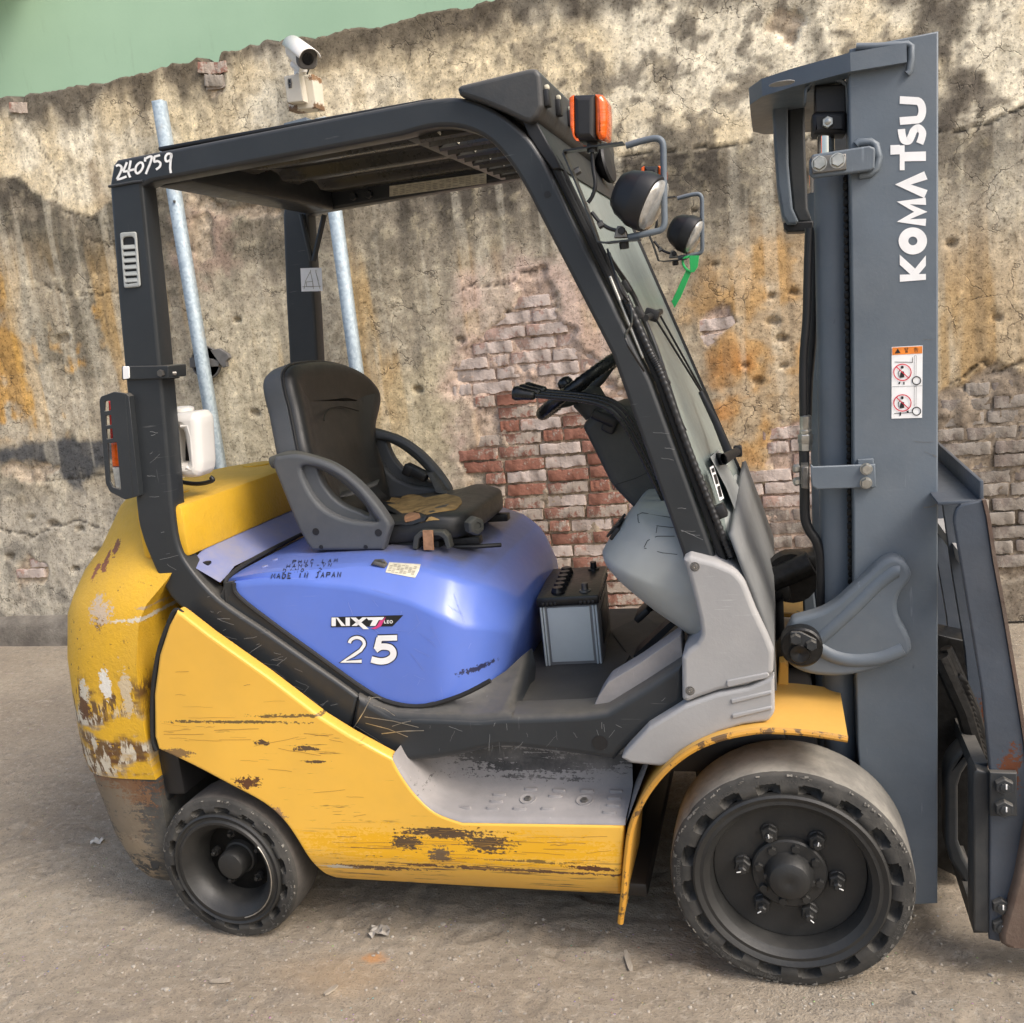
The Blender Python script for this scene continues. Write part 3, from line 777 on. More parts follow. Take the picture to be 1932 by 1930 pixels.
def brick_mesh(L, h, dep, sd):
    rs = random.Random(sd); bm = bmesh.new(); bmesh.ops.create_cube(bm, size=1)
    bmesh.ops.subdivide_edges(bm, edges=[e for e in bm.edges if abs((e.verts[0].co - e.verts[1].co).x) > .5], cuts=4)
    bmesh.ops.bevel(bm, geom=bm.edges[:], offset=.04, segments=1, affect='EDGES')
    for v in bm.verts:
        v.co = Vector((v.co.x * L, v.co.y * dep, v.co.z * h)) + Vector((rs.uniform(-1, 1) * .0035, rs.uniform(-1, 1) * .003, rs.uniform(-1, 1) * .0035))
    me = bpy.data.meshes.new('brick'); bm.to_mesh(me); bm.free()
    me.polygons.foreach_set('use_smooth', np.ones(len(me.polygons), bool)); me.set_sharp_from_angle(angle=math.radians(50)); return me
BL, BH, BJ = .198, .052, .0125
bvar = {}
for k in range(3):
    bvar[k] = [brick_mesh(BL, BH, .05, 10 * k + i) for i in range(4)] + [brick_mesh(BL * .48, BH, .05, 10 * k + 5 + i) for i in range(2)]
    for me in bvar[k]: me.materials.append(M_bk[k])
regs = [(R_center, 0), (R_mid, 1), (R_patch, 1), (R_right, 2), (R_left, 0), (R_top, 0), (R_lb, 1)]
nb = 0; rb = random.Random(5)
for row in range(0, 46):
    z = .035 + row * (BH + BJ); x = -4.6 + (row % 2) * .105 + rb.uniform(-.02, .02)
    while x < 1.6:
        half = rb.random() < .12; L = BL * (.48 if half else 1)
        cx = x + L / 2; px_, py_ = proj(np.array(cx), np.array(WY), np.array(z)); best = None
        for R_, k in regs:
            sdv = float(poly_sd(np.array(px_), np.array(py_), R_)); lim = 4 if len(R_) < 8 else 12
            if sdv > lim: best = (k, sdv, R_)
        if best and py_ < 1188 and nb < 290:
            k, sdv, R_ = best
            if R_ is R_center and (py_ < 745 or sdv < 14 or rb.random() < .22): k = 1
            if R_ is R_right and rb.random() < .04: k = 0
            if R_ is R_mid and py_ > 960: k = 2
            sink = rb.uniform(-.004, .006) + (rb.uniform(.001, .008) if k else 0) + (rb.uniform(.0, .012) if R_ is R_center and py_ < 760 else 0)
            me = bvar[k][4 + rb.randrange(2)] if half else bvar[k][rb.randrange(4)]
            o = bpy.data.objects.new('brick', me); COL.objects.link(o); o.parent = WALL
            wloc = Vector((cx, WY + .029 - .0045 + sink + (.0 if k else -.002), z + rb.uniform(-.003, .003)))
            o.location = wloc - WL[WALL]; o.rotation_euler = (rb.uniform(-.02, .02), rb.uniform(-.015, .015), rb.uniform(-.02, .02)); WL[o] = wloc; nb += 1
        x += L + BJ
# red brick stubs standing in the broken top edge
for (px_, py_, kk) in [(392, 128, 0), (36, 203, 0), (404, 152, 2)]:
    q = at(px_, py_, WY); me = bvar[kk][4]
    o = bpy.data.objects.new('brick', me); COL.objects.link(o); o.parent = WALL; q = Vector((q.x, WY + .012, q.z))
    o.location = q - WL[WALL]; o.rotation_euler = (.1, .12, .25); WL[o] = q
# rounded kerb at the wall's foot
prof = [(WY + .02, .165), (WY - .02, .165), (WY - .055, .15), (WY - .075, .11), (WY - .08, .05), (WY - .085, -.05)]
mb = MB(); rows = []
for x in np.arange(-9, -1.7, .04):
    w = .012 * (fbm(np.array(x), np.array(0.), 3, 4, 5) - .5); end = 1 if x < 2.9 else .3
    rows.append([Vector((x, y - w * 2 + .006 * math.sin(x * 9 + i), z * (1 + w * 6))) for i, (y, z) in enumerate(prof)])
mb.loft(rows)
m = MT('grimy_kerb_cement', WALL); n = m.noise(5, 6, .7); n2 = m.noise(50, 4, .7)
M_kerb = m.fin(m.mix(m.rng(n, .3, .7), (.115, .10, .083), (.25, .225, .185)), .9, 0, m.bump(m.math('ADD', n, n2), .6, .01))
mb.build('kerb', M_kerb, WALL, smooth=60, fix=True)

# ------------------------------------------------------------------ green building beyond
GB = empty('green_building', (-3, 3.6, 0), 'pale green painted building wall rising beyond the old wall', 'building')
m = MT('pale_green_render', GB); n = m.noise(1.3, 5, .6); n2 = m.noise((14, 14, 3), 4, .6); n3_ = m.noise(60, 3)
cgr = m.mix(m.rng(n, .3, .7), (.36, .54, .37), (.40, .585, .405)); cgr = m.mix(m.math('MULTIPLY', m.rng(n2, .58, .75), .22), cgr, (.22, .31, .2))
M_green = m.fin(cgr, .85, 0, m.bump(n3_, .15, .003))
MB().box((-3, 3.75, 2.6), (14, .3, 5.2)).build('wall', M_green, GB)
MB().bbox((-7.05, 3.3, 4.15), (5.6, .8, .14), .01).build('canopy', M_green, GB)

# ------------------------------------------------------------------ ground: one sheet out to the horizon
gx = np.concatenate([-np.geomspace(70, 3.2, 26), np.arange(-3.1, 1.6, .0125), np.geomspace(1.7, 70, 24)])
gy = np.concatenate([-np.geomspace(70, .95, 22), np.arange(-.85, 1.1, .0125), np.arange(1.12, 2.7, .03), np.geomspace(2.8, 70, 24)])
AX, AY = np.meshgrid(gx, gy)
g1 = fbm(AX, AY, 1.7, 4, 101); g2 = fbm(AX, AY, 9, 4, 111); g3 = fbm(AX, AY, 34, 3, 121); g4 = fbm(AX * 1.0, AY * 2.6, 16, 3, 131)
ridg = 1 - np.abs(g2 - .5) * 2
AZ = (g1 - .5) * .009 + (g2 - .5) * .005 + (g3 - .5) * .0045 + (ridg ** 4 - .5) * .002 + (sstep(g4, .52, .62)) * .003
rs = np.random.RandomState(3)
for _ in range(90):                       # scuffs and heel marks in the dirt
    fx, fy = rs.uniform(-3, 1.5), rs.uniform(-.8, 1.2); an = rs.uniform(0, 3.1); ca, sa = math.cos(an), math.sin(an)
    u = ((AX - fx) * ca + (AY - fy) * sa) / rs.uniform(.05, .13); v = (-(AX - fx) * sa + (AY - fy) * ca) / rs.uniform(.025, .05)
    q = np.sqrt(u * u + v * v); AZ += -.005 * sstep(q, 1.1, .8) + .0025 * np.exp(-((q - 1.25) / .18) ** 2)
far = sstep(np.maximum(np.abs(AX + .8) - 2.4, np.abs(AY - .3) - 2.0), 0, 1.5)
for (wx, wy0, wy1) in ((-.033, -.01, .2), (-1.485, 0, .18)):      # flat where the tyres stand
    k = sstep(np.hypot((AX - wx) / .16, (np.clip(AY, wy0, wy1) - AY) / .07), 1.3, .5); AZ = AZ * (1 - k) + k * .002
AZ = AZ * (1 - far)
gm = grid_mesh(np.stack([AX, AY, AZ], -1).reshape(-1, 3), (lambda I: np.stack([I[:-1, :-1], I[:-1, 1:], I[1:, 1:], I[1:, :-1]], -1).reshape(-1, 4))(np.arange(AX.size).reshape(AX.shape)))
m = MT('dry_dirt'); a1 = m.noise(1.1, 6, .65); a2 = m.noise(7, 6, .7); a3 = m.noise(42, 6, .72); a4 = m.noise(170, 4, .7); a5 = m.noise((5, 26, 5), 5, .7)
cg = m.mix(m.rng(a1, .35, .65), (.285, .24, .183), (.355, .302, .230))
cg = m.mix(m.math('MULTIPLY', m.rng(a2, .50, .66), .5), cg, (.225, .198, .164))
cg = m.mix(m.math('MULTIPLY', m.rng(a5, .54, .66), .35), cg, (.42, .375, .305))
cg = m.mix(m.math('MULTIPLY', m.rng(a3, .555, .62), .45), cg, (.17, .145, .115))
cg = m.mix(m.math('MULTIPLY', m.rng(a3, .45, .39), .4), cg, (.48, .43, .355))
cg = m.mix(m.math('MULTIPLY', m.rng(a4, .575, .63), .6), cg, (.10, .088, .073))
vo = m.node('TexVoronoi', {'Vector': m.co, 'Scale': 62.0, 'Randomness': 1.0}); peb = m.rng(vo.outputs[0], .20, .12)
pm = m.math('MULTIPLY', peb, m.rng(m.noise(11, 3), .52, .60)); cg = m.mix(m.math('MULTIPLY', pm, .5), cg, m.mix(.5, vo.outputs[1], (.4, .36, .3)))
oc = Vector(atz(705, 1808, 0)); m.refl = Vector()
dd_ = m.vm('LENGTH', m.vm('MULTIPLY', m.vm('SUBTRACT', m.co, oc), Vector((26, 40, 0))), None)
dd_ = m.math('ADD', dd_, m.math('MULTIPLY', a3, 1.6)); cg = m.mix(m.math('MULTIPLY', m.rng(dd_, 2.0, 1.1), .8), cg, (.50, .25, .10))
oc2 = Vector(atz(640, 1840, 0)); d2 = m.vm('LENGTH', m.vm('MULTIPLY', m.vm('SUBTRACT', m.co, oc2), Vector((5, 11, 0))), None)
cg = m.mix(m.math('MULTIPLY', m.rng(m.math('ADD', d2, a2), 1.7, .7), .25), cg, (.42, .27, .13))
hg = m.math('ADD', m.math('MULTIPLY', a3, .7), m.math('ADD', m.math('MULTIPLY', a4, .55), m.math('MULTIPLY', pm, .5)))
M_dirt = m.fin(cg, .95, 0, m.bump(hg, .75, .011), spec=.15)
gr = link('ground', gm, M_dirt, None, smooth=None, loc=(0, 0, 0)); gm.polygons.foreach_set('use_smooth', np.ones(len(gm.polygons), bool)); tag(gr, kind='structure')
GT = BVHTree.FromPolygons([Vector(p) for p in np.stack([AX, AY, AZ], -1).reshape(-1, 3).tolist()], (lambda I: np.stack([I[:-1, :-1], I[:-1, 1:], I[1:, 1:], I[1:, :-1]], -1).reshape(-1, 4).tolist())(np.arange(AX.size).reshape(AX.shape)))
def gz(x, y):
    h = GT.ray_cast(Vector((x, y, 2)), Vector((0, 0, -1))); return h[0].z if h[0] else 0
# clods and small stones
mb = MB(); rc = random.Random(11)
ico = bmesh.new(); bmesh.ops.create_icosphere(ico, subdivisions=1, radius=1); ico.verts.index_update()
iv = [v.co.copy() for v in ico.verts]; if_ = [tuple(v.index for v in f.verts) for f in ico.faces]; ico.free()
for i in range(7500):
    x, y = rc.uniform(-3.4, 1.3), rc.choice((rc.uniform(-.45, .35), rc.uniform(-.5, 2.4)))
    if -1.9 < x < .25 and .2 < y < .95: continue
    r = .0010 + .0048 * rc.random() ** 6 + (.003 if rc.random() < .02 else 0)
    s = Vector((r * rc.uniform(.8, 1.5), r * rc.uniform(.7, 1.3), r * rc.uniform(.4, .8))); q = Matrix.Rotation(rc.uniform(0, 6.28), 3, 'Z'); z = gz(x, y)
    mb.add([q @ Vector((v.x * s.x * rc.uniform(.8, 1.15), v.y * s.y * rc.uniform(.8, 1.15), v.z * s.z)) + Vector((x, y, z + s.z * .4)) for v in iv], if_)
m = MT('dirt_clods'); a = m.noise(3.7, 2); b = m.noise(140, 4, .7)
M_clod = m.fin(m.mix(m.rng(a, .3, .7), (.25, .22, .18), (.42, .38, .32)), .95, 0, m.bump(b, .5, .004))
tag(mb.build('dirt_clods', M_clod, None, smooth=None), kind='stuff')
# ------------------------------------------------------------------ forklift
YC = .545
def mir(y): return 2 * YC - y
YF = .08                                     # near face of the overhead guard
# ---- overhead guard
g_out = [(660, 1375), (607, 1343), (501, 1262), (395, 1188), (332, 1139), (305, 1100), (283, 1054), (265, 1005), (256, 952), (240, 760), (223, 576), (206, 350)]
g_out = [tuple(p) for p in cr(g_out[:10], 3)] + g_out[10:] + [(212, 312), (220, 301)]
g_top = [(794, 189), (855, 183), (904, 193), (953, 221), (995, 257), (1017, 287), (1036, 320), (1085, 422)]
g_out += [tuple(p) for p in cr(g_top, 4)] + [(1142, 541), (1200, 661), (1228, 719), (1290, 888), (1349, 1053), (1352, 1062)]
g_in = [(1290, 1060), (1288, 1047), (1221, 857), (1154, 668), (1075, 515)] + [tuple(p) for p in cr([(1010, 390), (995, 361), (967, 315), (932, 273), (897, 250), (855, 239), (809, 241), (756, 255)], 4)]
g_in += [(285, 343), (268, 352), (294, 600), (312, 800)] + [tuple(p) for p in cr([(324, 952), (334, 1023), (357, 1070), (413, 1132), (501, 1192), (571, 1241), (642, 1290), (676, 1315)], 4)]
GUARD = empty('overhead_guard', at(760, 220, YF) * 1.0, parent=ROOT)
frame = MB().prism(xz(g_out + g_in, YF), YF, YF + .062, .009).build('side_frame', M_frame, GUARD)
dup(frame, (0, .868, 0), GUARD)
# weld seam at the pillar head, black disc for the shade in the front pillar's bolt hole
MB().tube([at(206, 352, YF) + Vector((0, -.001, 0)), at(225, 349, YF) + Vector((0, -.002, 0)), at(252, 344, YF) + Vector((0, -.002, 0)), at(270, 342, YF) + Vector((0, -.001, 0))], .0035, 8).build('weld_seam', M_frame, GUARD)
mb = MB(); mb.lathe([(.0075, 0), (.0075, -.002), (0, -.002)], at(1033, 367, YF) + Vector((0, -.0015, 0)), (0, -1, 0), 16); mb.build('dark_bolt_hole_disc', M_black, GUARD)
pz = lambda px, py, Y=YF: at(px, py, Y)
xr, zr0 = at(285, 343, YF).x, at(285, 343, YF).z
zt_ = at(500, 242, YF).z
# rear and front cross bars, roof sheet, slats
MB().bbox((xr + .02, YC, zr0 + .035), (.10, .80, .075), .008).build('cross_bar', M_frame, GUARD)
xm = at(780, 255, YF).x - .02
MB().bbox((xm, YC, zt_ - .045), (.045, .80, .035), .006).build('cross_bar', M_frame, GUARD)
xf = at(930, 240, YF).x
MB().bbox((xf, YC, zt_ - .06), (.05, .80, .06), .008).build('cross_bar', M_frame, GUARD)
# roof sheet with pressed stadium panels (hangs low enough to be seen from below)
rows = []; x0, x1 = xr + .06, xm - .02; zr_ = zt_ - .022
NX, NY = 70, 60
for i in range(NX + 1):
    r_ = []
    for j in range(NY + 1):
        x = lerp(x0, x1, i / NX); y = lerp(YF + .05, mir(YF) - .05, j / NY); z = zr_
        for yc in (.30, .545, .79):
            u = max(0, abs(x - (x0 + x1) / 2) - .20); d = math.hypot(u, y - yc)
            t = min(1, max(0, (.105 - d) / .03)); z += .032 * t * t * (3 - 2 * t)
        r_.append(Vector((x, y, z)))
    rows.append(r_)
MB().loft(rows).build('roof_sheet', M_roof, GUARD, smooth=70)
mb = MB(); mb.bbox(((xr + xf) / 2 - .08, YC, zt_ + .012), (xf - xr - .14, .80, .010), .004); mb.build('roof_cover', M_black, GUARD)
q0, q1 = at(527, 236, .75), at(585, 219, .75)
mb = MB(); mb.loft([[Vector((q0.x - .02, y, z)) for y, z in ((.70, zt_ + .01), (.71, zt_ + .015), (.84, zt_ + .015), (.85, zt_ + .01))], [Vector((q0.x + .03, y, z)) for y, z in ((.70, zt_ + .01), (.72, q1.z - .014), (.85, q1.z - .014), (.88, zt_ + .01))],
         [Vector((q1.x, y, z)) for y, z in ((.70, zt_ + .01), (.72, q1.z - .008), (.85, q1.z - .008), (.88, zt_ + .01))], [Vector((q1.x + .03, y, z)) for y, z in ((.70, zt_ + .01), (.71, zt_ + .015), (.84, zt_ + .015), (.85, zt_ + .01))]], cap0=True, cap1=True)
mb.build('roof_bulge', M_mast, GUARD, fix=True)
for k in range(6):                            # channel slats over the driver, open ends towards the rear
    y = YF + .10 + k * .135
    pr = [(y - .036, -.022), (y - .03, .012), (y - .02, .02), (y + .02, .02), (y + .03, .012), (y + .036, -.022)]
    mb = MB(); inner = [(a + (.006 if a < y else -.006), b - .006) for a, b in pr][::-1]
    loop = pr + inner
    za, zb = zt_ - .045, at(965, 300, YF).z - .0
    mb.loft([[Vector((xm + .01, a, za + b)) for a, b in loop], [Vector((xf + .0, a, za + b)) for a, b in loop]], close=True, cap0=True, cap1=True)
    sl_ = mb.build('slat', M_roof, GUARD, fix=True)
    MB().tube([Vector((xm + .055, y - .03, za - .018)), Vector((xm + .075, y - .015, za - .004)), Vector((xm + .078, y + .012, za + .004))], .009, 8).build('slat_clip', M_paper, sl_)
# far inner beam sticker and bolts
ys = .948 - .0035
stk = [(735, 351), (918, 326), (918, 346), (735, 371)]
decal('instruction_label', [stk], on_y(ys), M_paper, GUARD, .001)
pl = []
for i in range(5):
    for j in range(14):
        x = 742 + j * 12.5; y = 354.5 - (x - 735) * .1366 + i * 3.1
        if (i * 7 + j * 5) % 6: pl.append([(x, y), (x + 9, y - 1.2), (x + 9, y - .2), (x, y + 1)])
decal('instruction_print', pl, on_y(ys), M_paperink, GUARD, .0018)
for px_ in (668, 697): MB().hexbolt(at(px_, 371 - (px_ - 668) * .13, .945), (0, -1, 0), .013, .012).build('bolt', M_frame, GUARD)
# corner gussets on the far rear pillar
mb = MB(); fy = .938
for a, b in (((568, 405), (588, 492)), ((612, 405), (592, 492))): mb.tube([at(a[0], a[1], fy), at((a[0] + b[0]) / 2, (a[1] + b[1]) / 2, fy - .004), at(b[0], b[1], fy)], .009, 8)
mb.build('gusset', M_frame, GUARD)
decal('lifting_label', [[(567, 506), (607, 505), (609, 549), (569, 550)]], on_y(.9465), M_white, GUARD, .001)
pl = []
for pts in ([(586, 512), (577, 530), (574, 545)], [(586, 512), (590, 530), (592, 545)], [(596, 512), (604, 545)], [(596, 512), (601, 530)], [(571, 541), (606, 540)], [(578, 532), (590, 531), (591, 541), (579, 541), (578, 532)], [(586, 509), (587, 512)], [(596, 509), (597, 512)]): pl += ribbon(pts, .9)
decal('lifting_diagram', pl, on_y(.9465), M_paperink, GUARD, .0018)
# hand-written stock number
def stroke_number(base):
    o = []
    def S(pts, w=4.3, n=5): o.extend(ribbon([tuple(p) for p in cr(pts, n)], w))
    Z2 = lambda pts: [(p[0] * .25905 / 1.32298, (200 + p[1] * .25905) / 1.32298) for p in pts]
    for pts in ([(1120, 830), (1145, 818), (1172, 835), (1170, 870), (1150, 915), (1128, 955)], [(1128, 957), (1165, 950), (1222, 928)],
                [(1225, 790), (1210, 830), (1186, 880)], [(1186, 880), (1220, 878), (1302, 858)], [(1262, 775), (1252, 830), (1240, 890), (1258, 938)],
                [(1345, 795), (1315, 830), (1308, 875), (1325, 898), (1355, 880), (1380, 835), (1372, 798), (1345, 795)],
                [(1402, 745), (1400, 785)], [(1400, 760), (1440, 738), (1465, 742), (1450, 800), (1425, 860), (1408, 905)],
                [(1490, 735), (1490, 785), (1520, 780), (1548, 800), (1540, 835), (1505, 862)], [(1490, 738), (1545, 722)],
                [(1650, 710), (1615, 712), (1596, 745), (1605, 782), (1640, 770), (1655, 735), (1650, 705)], [(1652, 710), (1645, 790), (1642, 850), (1650, 895)]):
        S(Z2(pts))
    return o
decal('stock_number', stroke_number(0), on_y(YF), M_chalk, GUARD, .001)
# louvre on the rear pillar
lou = fillet([(228, 439), (259, 437), (267, 541), (236, 544)], 5)
LV = MB().prism(xz(lou, YF), YF - .006, YF, .003, [xz(fillet([(233, 448, 8), (255, 446, 8), (261, 533, 4), (240, 536, 4)], 4), YF)]).build('louvre', M_cowl, GUARD)
decal('dark_louvre_sheet', [fillet([(233, 448, 8), (255, 446, 8), (261, 533, 4), (240, 536, 4)], 4)], on_y(YF), M_black, LV, .0006)  # black sheet paints the shade behind the blades
for k in range(6):
    y0 = 459 + k * 12.5; xo = k * .9
    a, b = at(233 + xo, y0 + 6, YF - .003), at(256 + xo, y0 + 4.5, YF - .003)
    MB().loft([[a + Vector((0, 0, .003)), a + Vector((0, -.004, -.0055)), a + Vector((0, -.0035, -.0075)), a + Vector((0, .0015, .001))], [b + Vector((0, 0, .003)), b + Vector((0, -.004, -.0055)), b + Vector((0, -.0035, -.0075)), b + Vector((0, .0015, .001))]], True, True, True).build('louvre_blade', M_cowl, LV, fix=True)
# strap round the pillar with its white reflector
prism('pillar_strap', [(229, 691), (317, 690, 3), (318, 714, 3), (230, 717)], YF - .008, YF + .07, M_frame, GUARD, .002, 2)
prism('strap_tab', [(318, 691), (335, 691), (336, 714), (318, 715)], YF + .035, YF + .043, M_frame, GUARD, .001, 3)
prism('reflector', [(231, 691), (243, 691), (244, 714), (232, 716)], YF - .0115, YF - .008, M_white, GUARD, .001, 3)
mb = MB(); mb.hexbolt(at(305, 704, YF - .008), (0, -1, 0), .0095, .008); mb.tube([at(312, 704, YF), at(332, 704, YF + .02)], .005, 8); mb.build('bolt', M_steel, GUARD)

# ---- tail lamp behind its guard plate
tg = fillet([(187, 756), (190, 748), (215, 739), (236, 742), (251, 939), (236, 943), (207, 928), (199, 912)], 3)
def T3(pts): return [(p[0] * .23507, 529.1 + p[1] * .23507) for p in pts]
holes = [fillet(T3(h), 2) for h in ([(840, 972), (882, 962), (888, 1042), (836, 1052)], [(846, 1088), (890, 1078), (895, 1158), (850, 1166)], [(850, 1196), (900, 1188), (905, 1268), (856, 1274)], [(862, 1308), (935, 1298), (970, 1678), (905, 1660), (880, 1610)])]
TL = MB().prism(xz(tg, .06), .06, .066, .0015, [xz(h, .06) for h in holes]).build('tail_lamp_guard', M_frame, ROOT)
prism('guard_flange', [(236, 742), (243, 748), (262, 935), (251, 939)], .06, .10, M_frame, TL, .001)
for nm, mt_, pts in (('tail_lens', M_redl, [(203, 757), (209, 756), (214, 830), (207, 830)]), ('turn_lens', M_amber, [(208, 836), (222, 835), (225, 880), (211, 881)]), ('reverse_lens', M_clear, [(211, 882), (226, 881), (229, 925), (217, 920)])):
    prism(nm, pts, .085, .13, mt_, TL, .004, 1)
prism('lamp_housing', [(204, 752), (232, 750), (240, 930), (216, 925)], .125, .15, M_black, TL, .004)

# ---- body side panel
pan = [(345, 1160), (395, 1199), (501, 1274), (607, 1355), (660, 1388), (741, 1432)] + [tuple(p) for p in cr([(741, 1432), (757, 1462), (785, 1500), (822, 1533), (872, 1552)], 4)][1:]
pan += [(1178, 1557), (1172, 1640), (1165, 1718), (900, 1704), (640, 1687), (615, 1683)]
pan += [tuple(p) for p in cr([(600, 1668), (588, 1640), (566, 1595), (535, 1550), (495, 1515), (430, 1480), (360, 1443), (298, 1414)], 4)] + [(291, 1390), (290, 1310), (300, 1235), (318, 1180), (333, 1152)]
mb = MB().prism(xz(pan, .01), .01, .05, .008)
bm = bmesh.new(); bm.from_mesh(mesh(mb.v, mb.f))
for z in np.arange(.17, .34, .02): bmesh.ops.bisect_plane(bm, geom=bm.verts[:] + bm.edges[:] + bm.faces[:], plane_co=(0, 0, z), plane_no=(0, 0, 1))
for v in bm.verts:
    if v.co.z < .29: v.co.y += 1.9 * (.29 - v.co.z) ** 2 * 2.0
me = bpy.data.meshes.new('m'); bm.to_mesh(me); bm.free()
PANEL = link('side_panel', me, M_yellow, ROOT, smooth=30)
far_panel = dup(PANEL, (0, 1.03, 0), ROOT)
fs = [(413, 1132), (501, 1192), (571, 1241), (642, 1290), (676, 1315), (720, 1340), (760, 1345), (740, 1326), (690, 1302), (600, 1238), (520, 1180), (450, 1125), (438, 1098), (425, 1100)]
MB().prism(xz(fs, .094), .094, .12, .0).build('frame_filler', M_frame, ROOT)
mb = MB(); seam = [(345, 1158), (331, 1152), (318, 1178), (299, 1235), (289, 1310), (289, 1390), (297, 1415)]
mb.tube([at(p[0], p[1], .022) for p in cr(seam, 4)], .007, 8); mb.build('panel_gasket', M_rubber, ROOT)
mb = MB(); mb.tube([at(p[0], p[1], .05) for p in cr([(338, 1152), (395, 1196), (501, 1271), (607, 1351), (660, 1384), (745, 1436)], 4)], .0085, 8); mb.build('frame_gasket', M_rubber, ROOT)

# ---- counterweight
def sell(xf_, xr_, b, n, N=64, x_stop=None):
    """plan outline from the near front corner round the tail to the far front corner"""
    a = xf_ - xr_; o = []
    for i in range(N + 1):
        th = math.pi * i / N
        cx = math.sin(th); cy = -math.cos(th)
        x = xf_ - a * (abs(cx) ** (2 / n)); y = YC + b * math.copysign(abs(cy) ** (2 / n), cy)
        o.append((x, y))
    return o
lev = [(.455, -1.668, -2.008, .516, 3.8), (.50, -1.668, -2.012, .523, 3.8), (.62, -1.664, -2.015, .528, 3.6), (.78, -1.652, -2.014, .528, 3.4), (.90, -1.625, -2.008, .520, 3.1), (.945, -1.60, -2.000, .508, 2.9), (1.00, -1.55, -1.985, .475, 2.8), (1.06, -1.51, -1.93, .435, 2.9), (1.12, -1.495, -1.895, .395, 3.0), (1.165, -1.49, -1.865, .365, 3.2), (1.183, -1.495, -1.845, .35, 3.2), (1.19, -1.505, -1.82, .335, 3.2)]
rows = [[Vector((x, y, z)) for x, y in sell(xf_, xr_, b, n)] for z, xf_, xr_, b, n in lev]
mb = MB(); mb.loft(rows, close=True, cap0=True, cap1=True)
CW = mb.build('counterweight', M_cw, ROOT, fix=True, smooth=50)
# wing that runs forward from the counterweight beside the pillar, front wall of its top
wing = fillet([(205, 978), (262, 958), (275, 1040), (300, 1108), (336, 1146), (318, 1182), (300, 1235), (292, 1300), (230, 1300), (180, 1180)], 3)
lev2 = [(1.185, -1.49, -1.53, .50), (1.19, -1.495, -1.55, .49)]
mb = MB(); mb.bbox((-1.56, YC, 1.12), (.14, .90, .138), .012); mb.build('counterweight_rim', M_cw, CW)
for sy in (.30, .79):
    MB().lathe([(.05, 0), (.05, .004), (.04, .006), (0, .006)], Vector((-1.66, sy, 1.1895)), (0, 0, 1), 20).build('cover_plate', M_cw, CW)
lev = [(.105, -1.70, -1.90, .43, 3.2), (.115, -1.69, -1.925, .46, 3.3), (.15, -1.68, -1.945, .48, 3.4), (.25, -1.675, -1.975, .498, 3.6), (.40, -1.67, -1.995, .508, 3.8), (.453, -1.665, -2.001, .512, 3.8)]
mb = MB(); mb.loft([[Vector((x, y, z)) for x, y in sell(a, b_, c_, n)] for z, a, b_, c_, n in lev], close=True, cap0=True, cap1=True)
mb.build('counterweight_skirt', M_skirt, CW, fix=True, smooth=50)
# wheel arch linings and chassis
mb = MB()
mb.bbox((-1.30, YC, .60), (.62, .78, .22), .02); mb.bbox((-.72, YC, .34), (.62, .70, .30), .02); mb.bbox((-.80, YC, .165), (.86, .92, .04), .01); mb.bbox((-1.63, YC, .53), (.06, .99, .26), .01)  # the wide flat box is added to block light leaking under the body
mb.bbox((-1.485, YC, .21), (.12, .62, .10), .02); mb.bbox((-.10, YC, .30), (.30, .62, .30), .02); mb.bbox((-.2, YC, .48), (.36, .70, .12), .02)
mb.build('chassis_with_light_block', M_black, ROOT)

al = [(289, 1414), (268, 1452), (257, 1514), (264, 1584), (286, 1646), (302, 1641), (303, 1560), (318, 1500), (345, 1450), (303, 1416)]
MB().prism(xz(al, .06), .06, .5, .010).build('arch_lining', M_mastdk, ROOT)
# ---- blue hood
HT = lambda x: pw(x, [(-1.42, .985), (-1.3, 1.0), (-1.05, 1.003), (-.88, .984), (-.79, .955), (-.72, .918), (-.68, .885), (-.655, .845), (-.645, .79)])
def hood_sec(x, N=40):
    t = HT(x); f = sstep(np.array(x), -.86, -.585)
    near = .098 + .0 * f; 
    pl_ = max(0.0, (x + .84) / .195)                      # plan rounding of the nose
    inset = .24 * (1 - math.sqrt(max(0, 1 - min(1, pl_) ** 2.3)))
    y0 = near + inset; y1 = mir(.098) - inset
    ch_z = pw(x, [(-1.42, .012), (-1.2, .022), (-1.0, .05), (-.85, .075), (-.75, .09), (-.6, .05)]); ch_y = pw(x, [(-1.42, .02), (-1.1, .045), (-.85, .075), (-.6, .09)])
    sec = [(y0, .58), (y0, .70), (y0, t - ch_z - .016), (y0 + .0015, t - ch_z - .006), (y0 + .006, t - ch_z + .002), (y0 + .014, t - ch_z * .86), (y0 + ch_y - .014, t - ch_z * .15), (y0 + ch_y - .004, t - .004), (y0 + ch_y + .006, t - .0008), (y0 + ch_y + .018, t), (y0 + ch_y + .07, t + .002)]
    sec = sec + [(YC, t + .006)] + [(2 * YC - a, b) for a, b in sec[::-1]]
    k_ = float(sstep(np.array(x), -.92, -.66))
    x = x if x < -.98 else -.98 + (x + .98) * .895
    return [Vector((x - .055 * k_ * float(sstep(np.array(b), .82, .60)), a, b)) for a, b in sec]
hx = list(np.arange(-1.40, -.86, .03)) + list(np.arange(-.86, -.68, .014)) + [-.672, -.664, -.658, -.653, -.649, -.646, -.645]
mb = MB(); mb.loft([hood_sec(x) for x in hx], cap1=False)
last = hood_sec(hx[-1]); mb.add(last, [tuple(range(len(last)))])
HOOD = mb.build('engine_hood', M_hood, ROOT, fix=True, smooth=45); HB = mb.bvh()
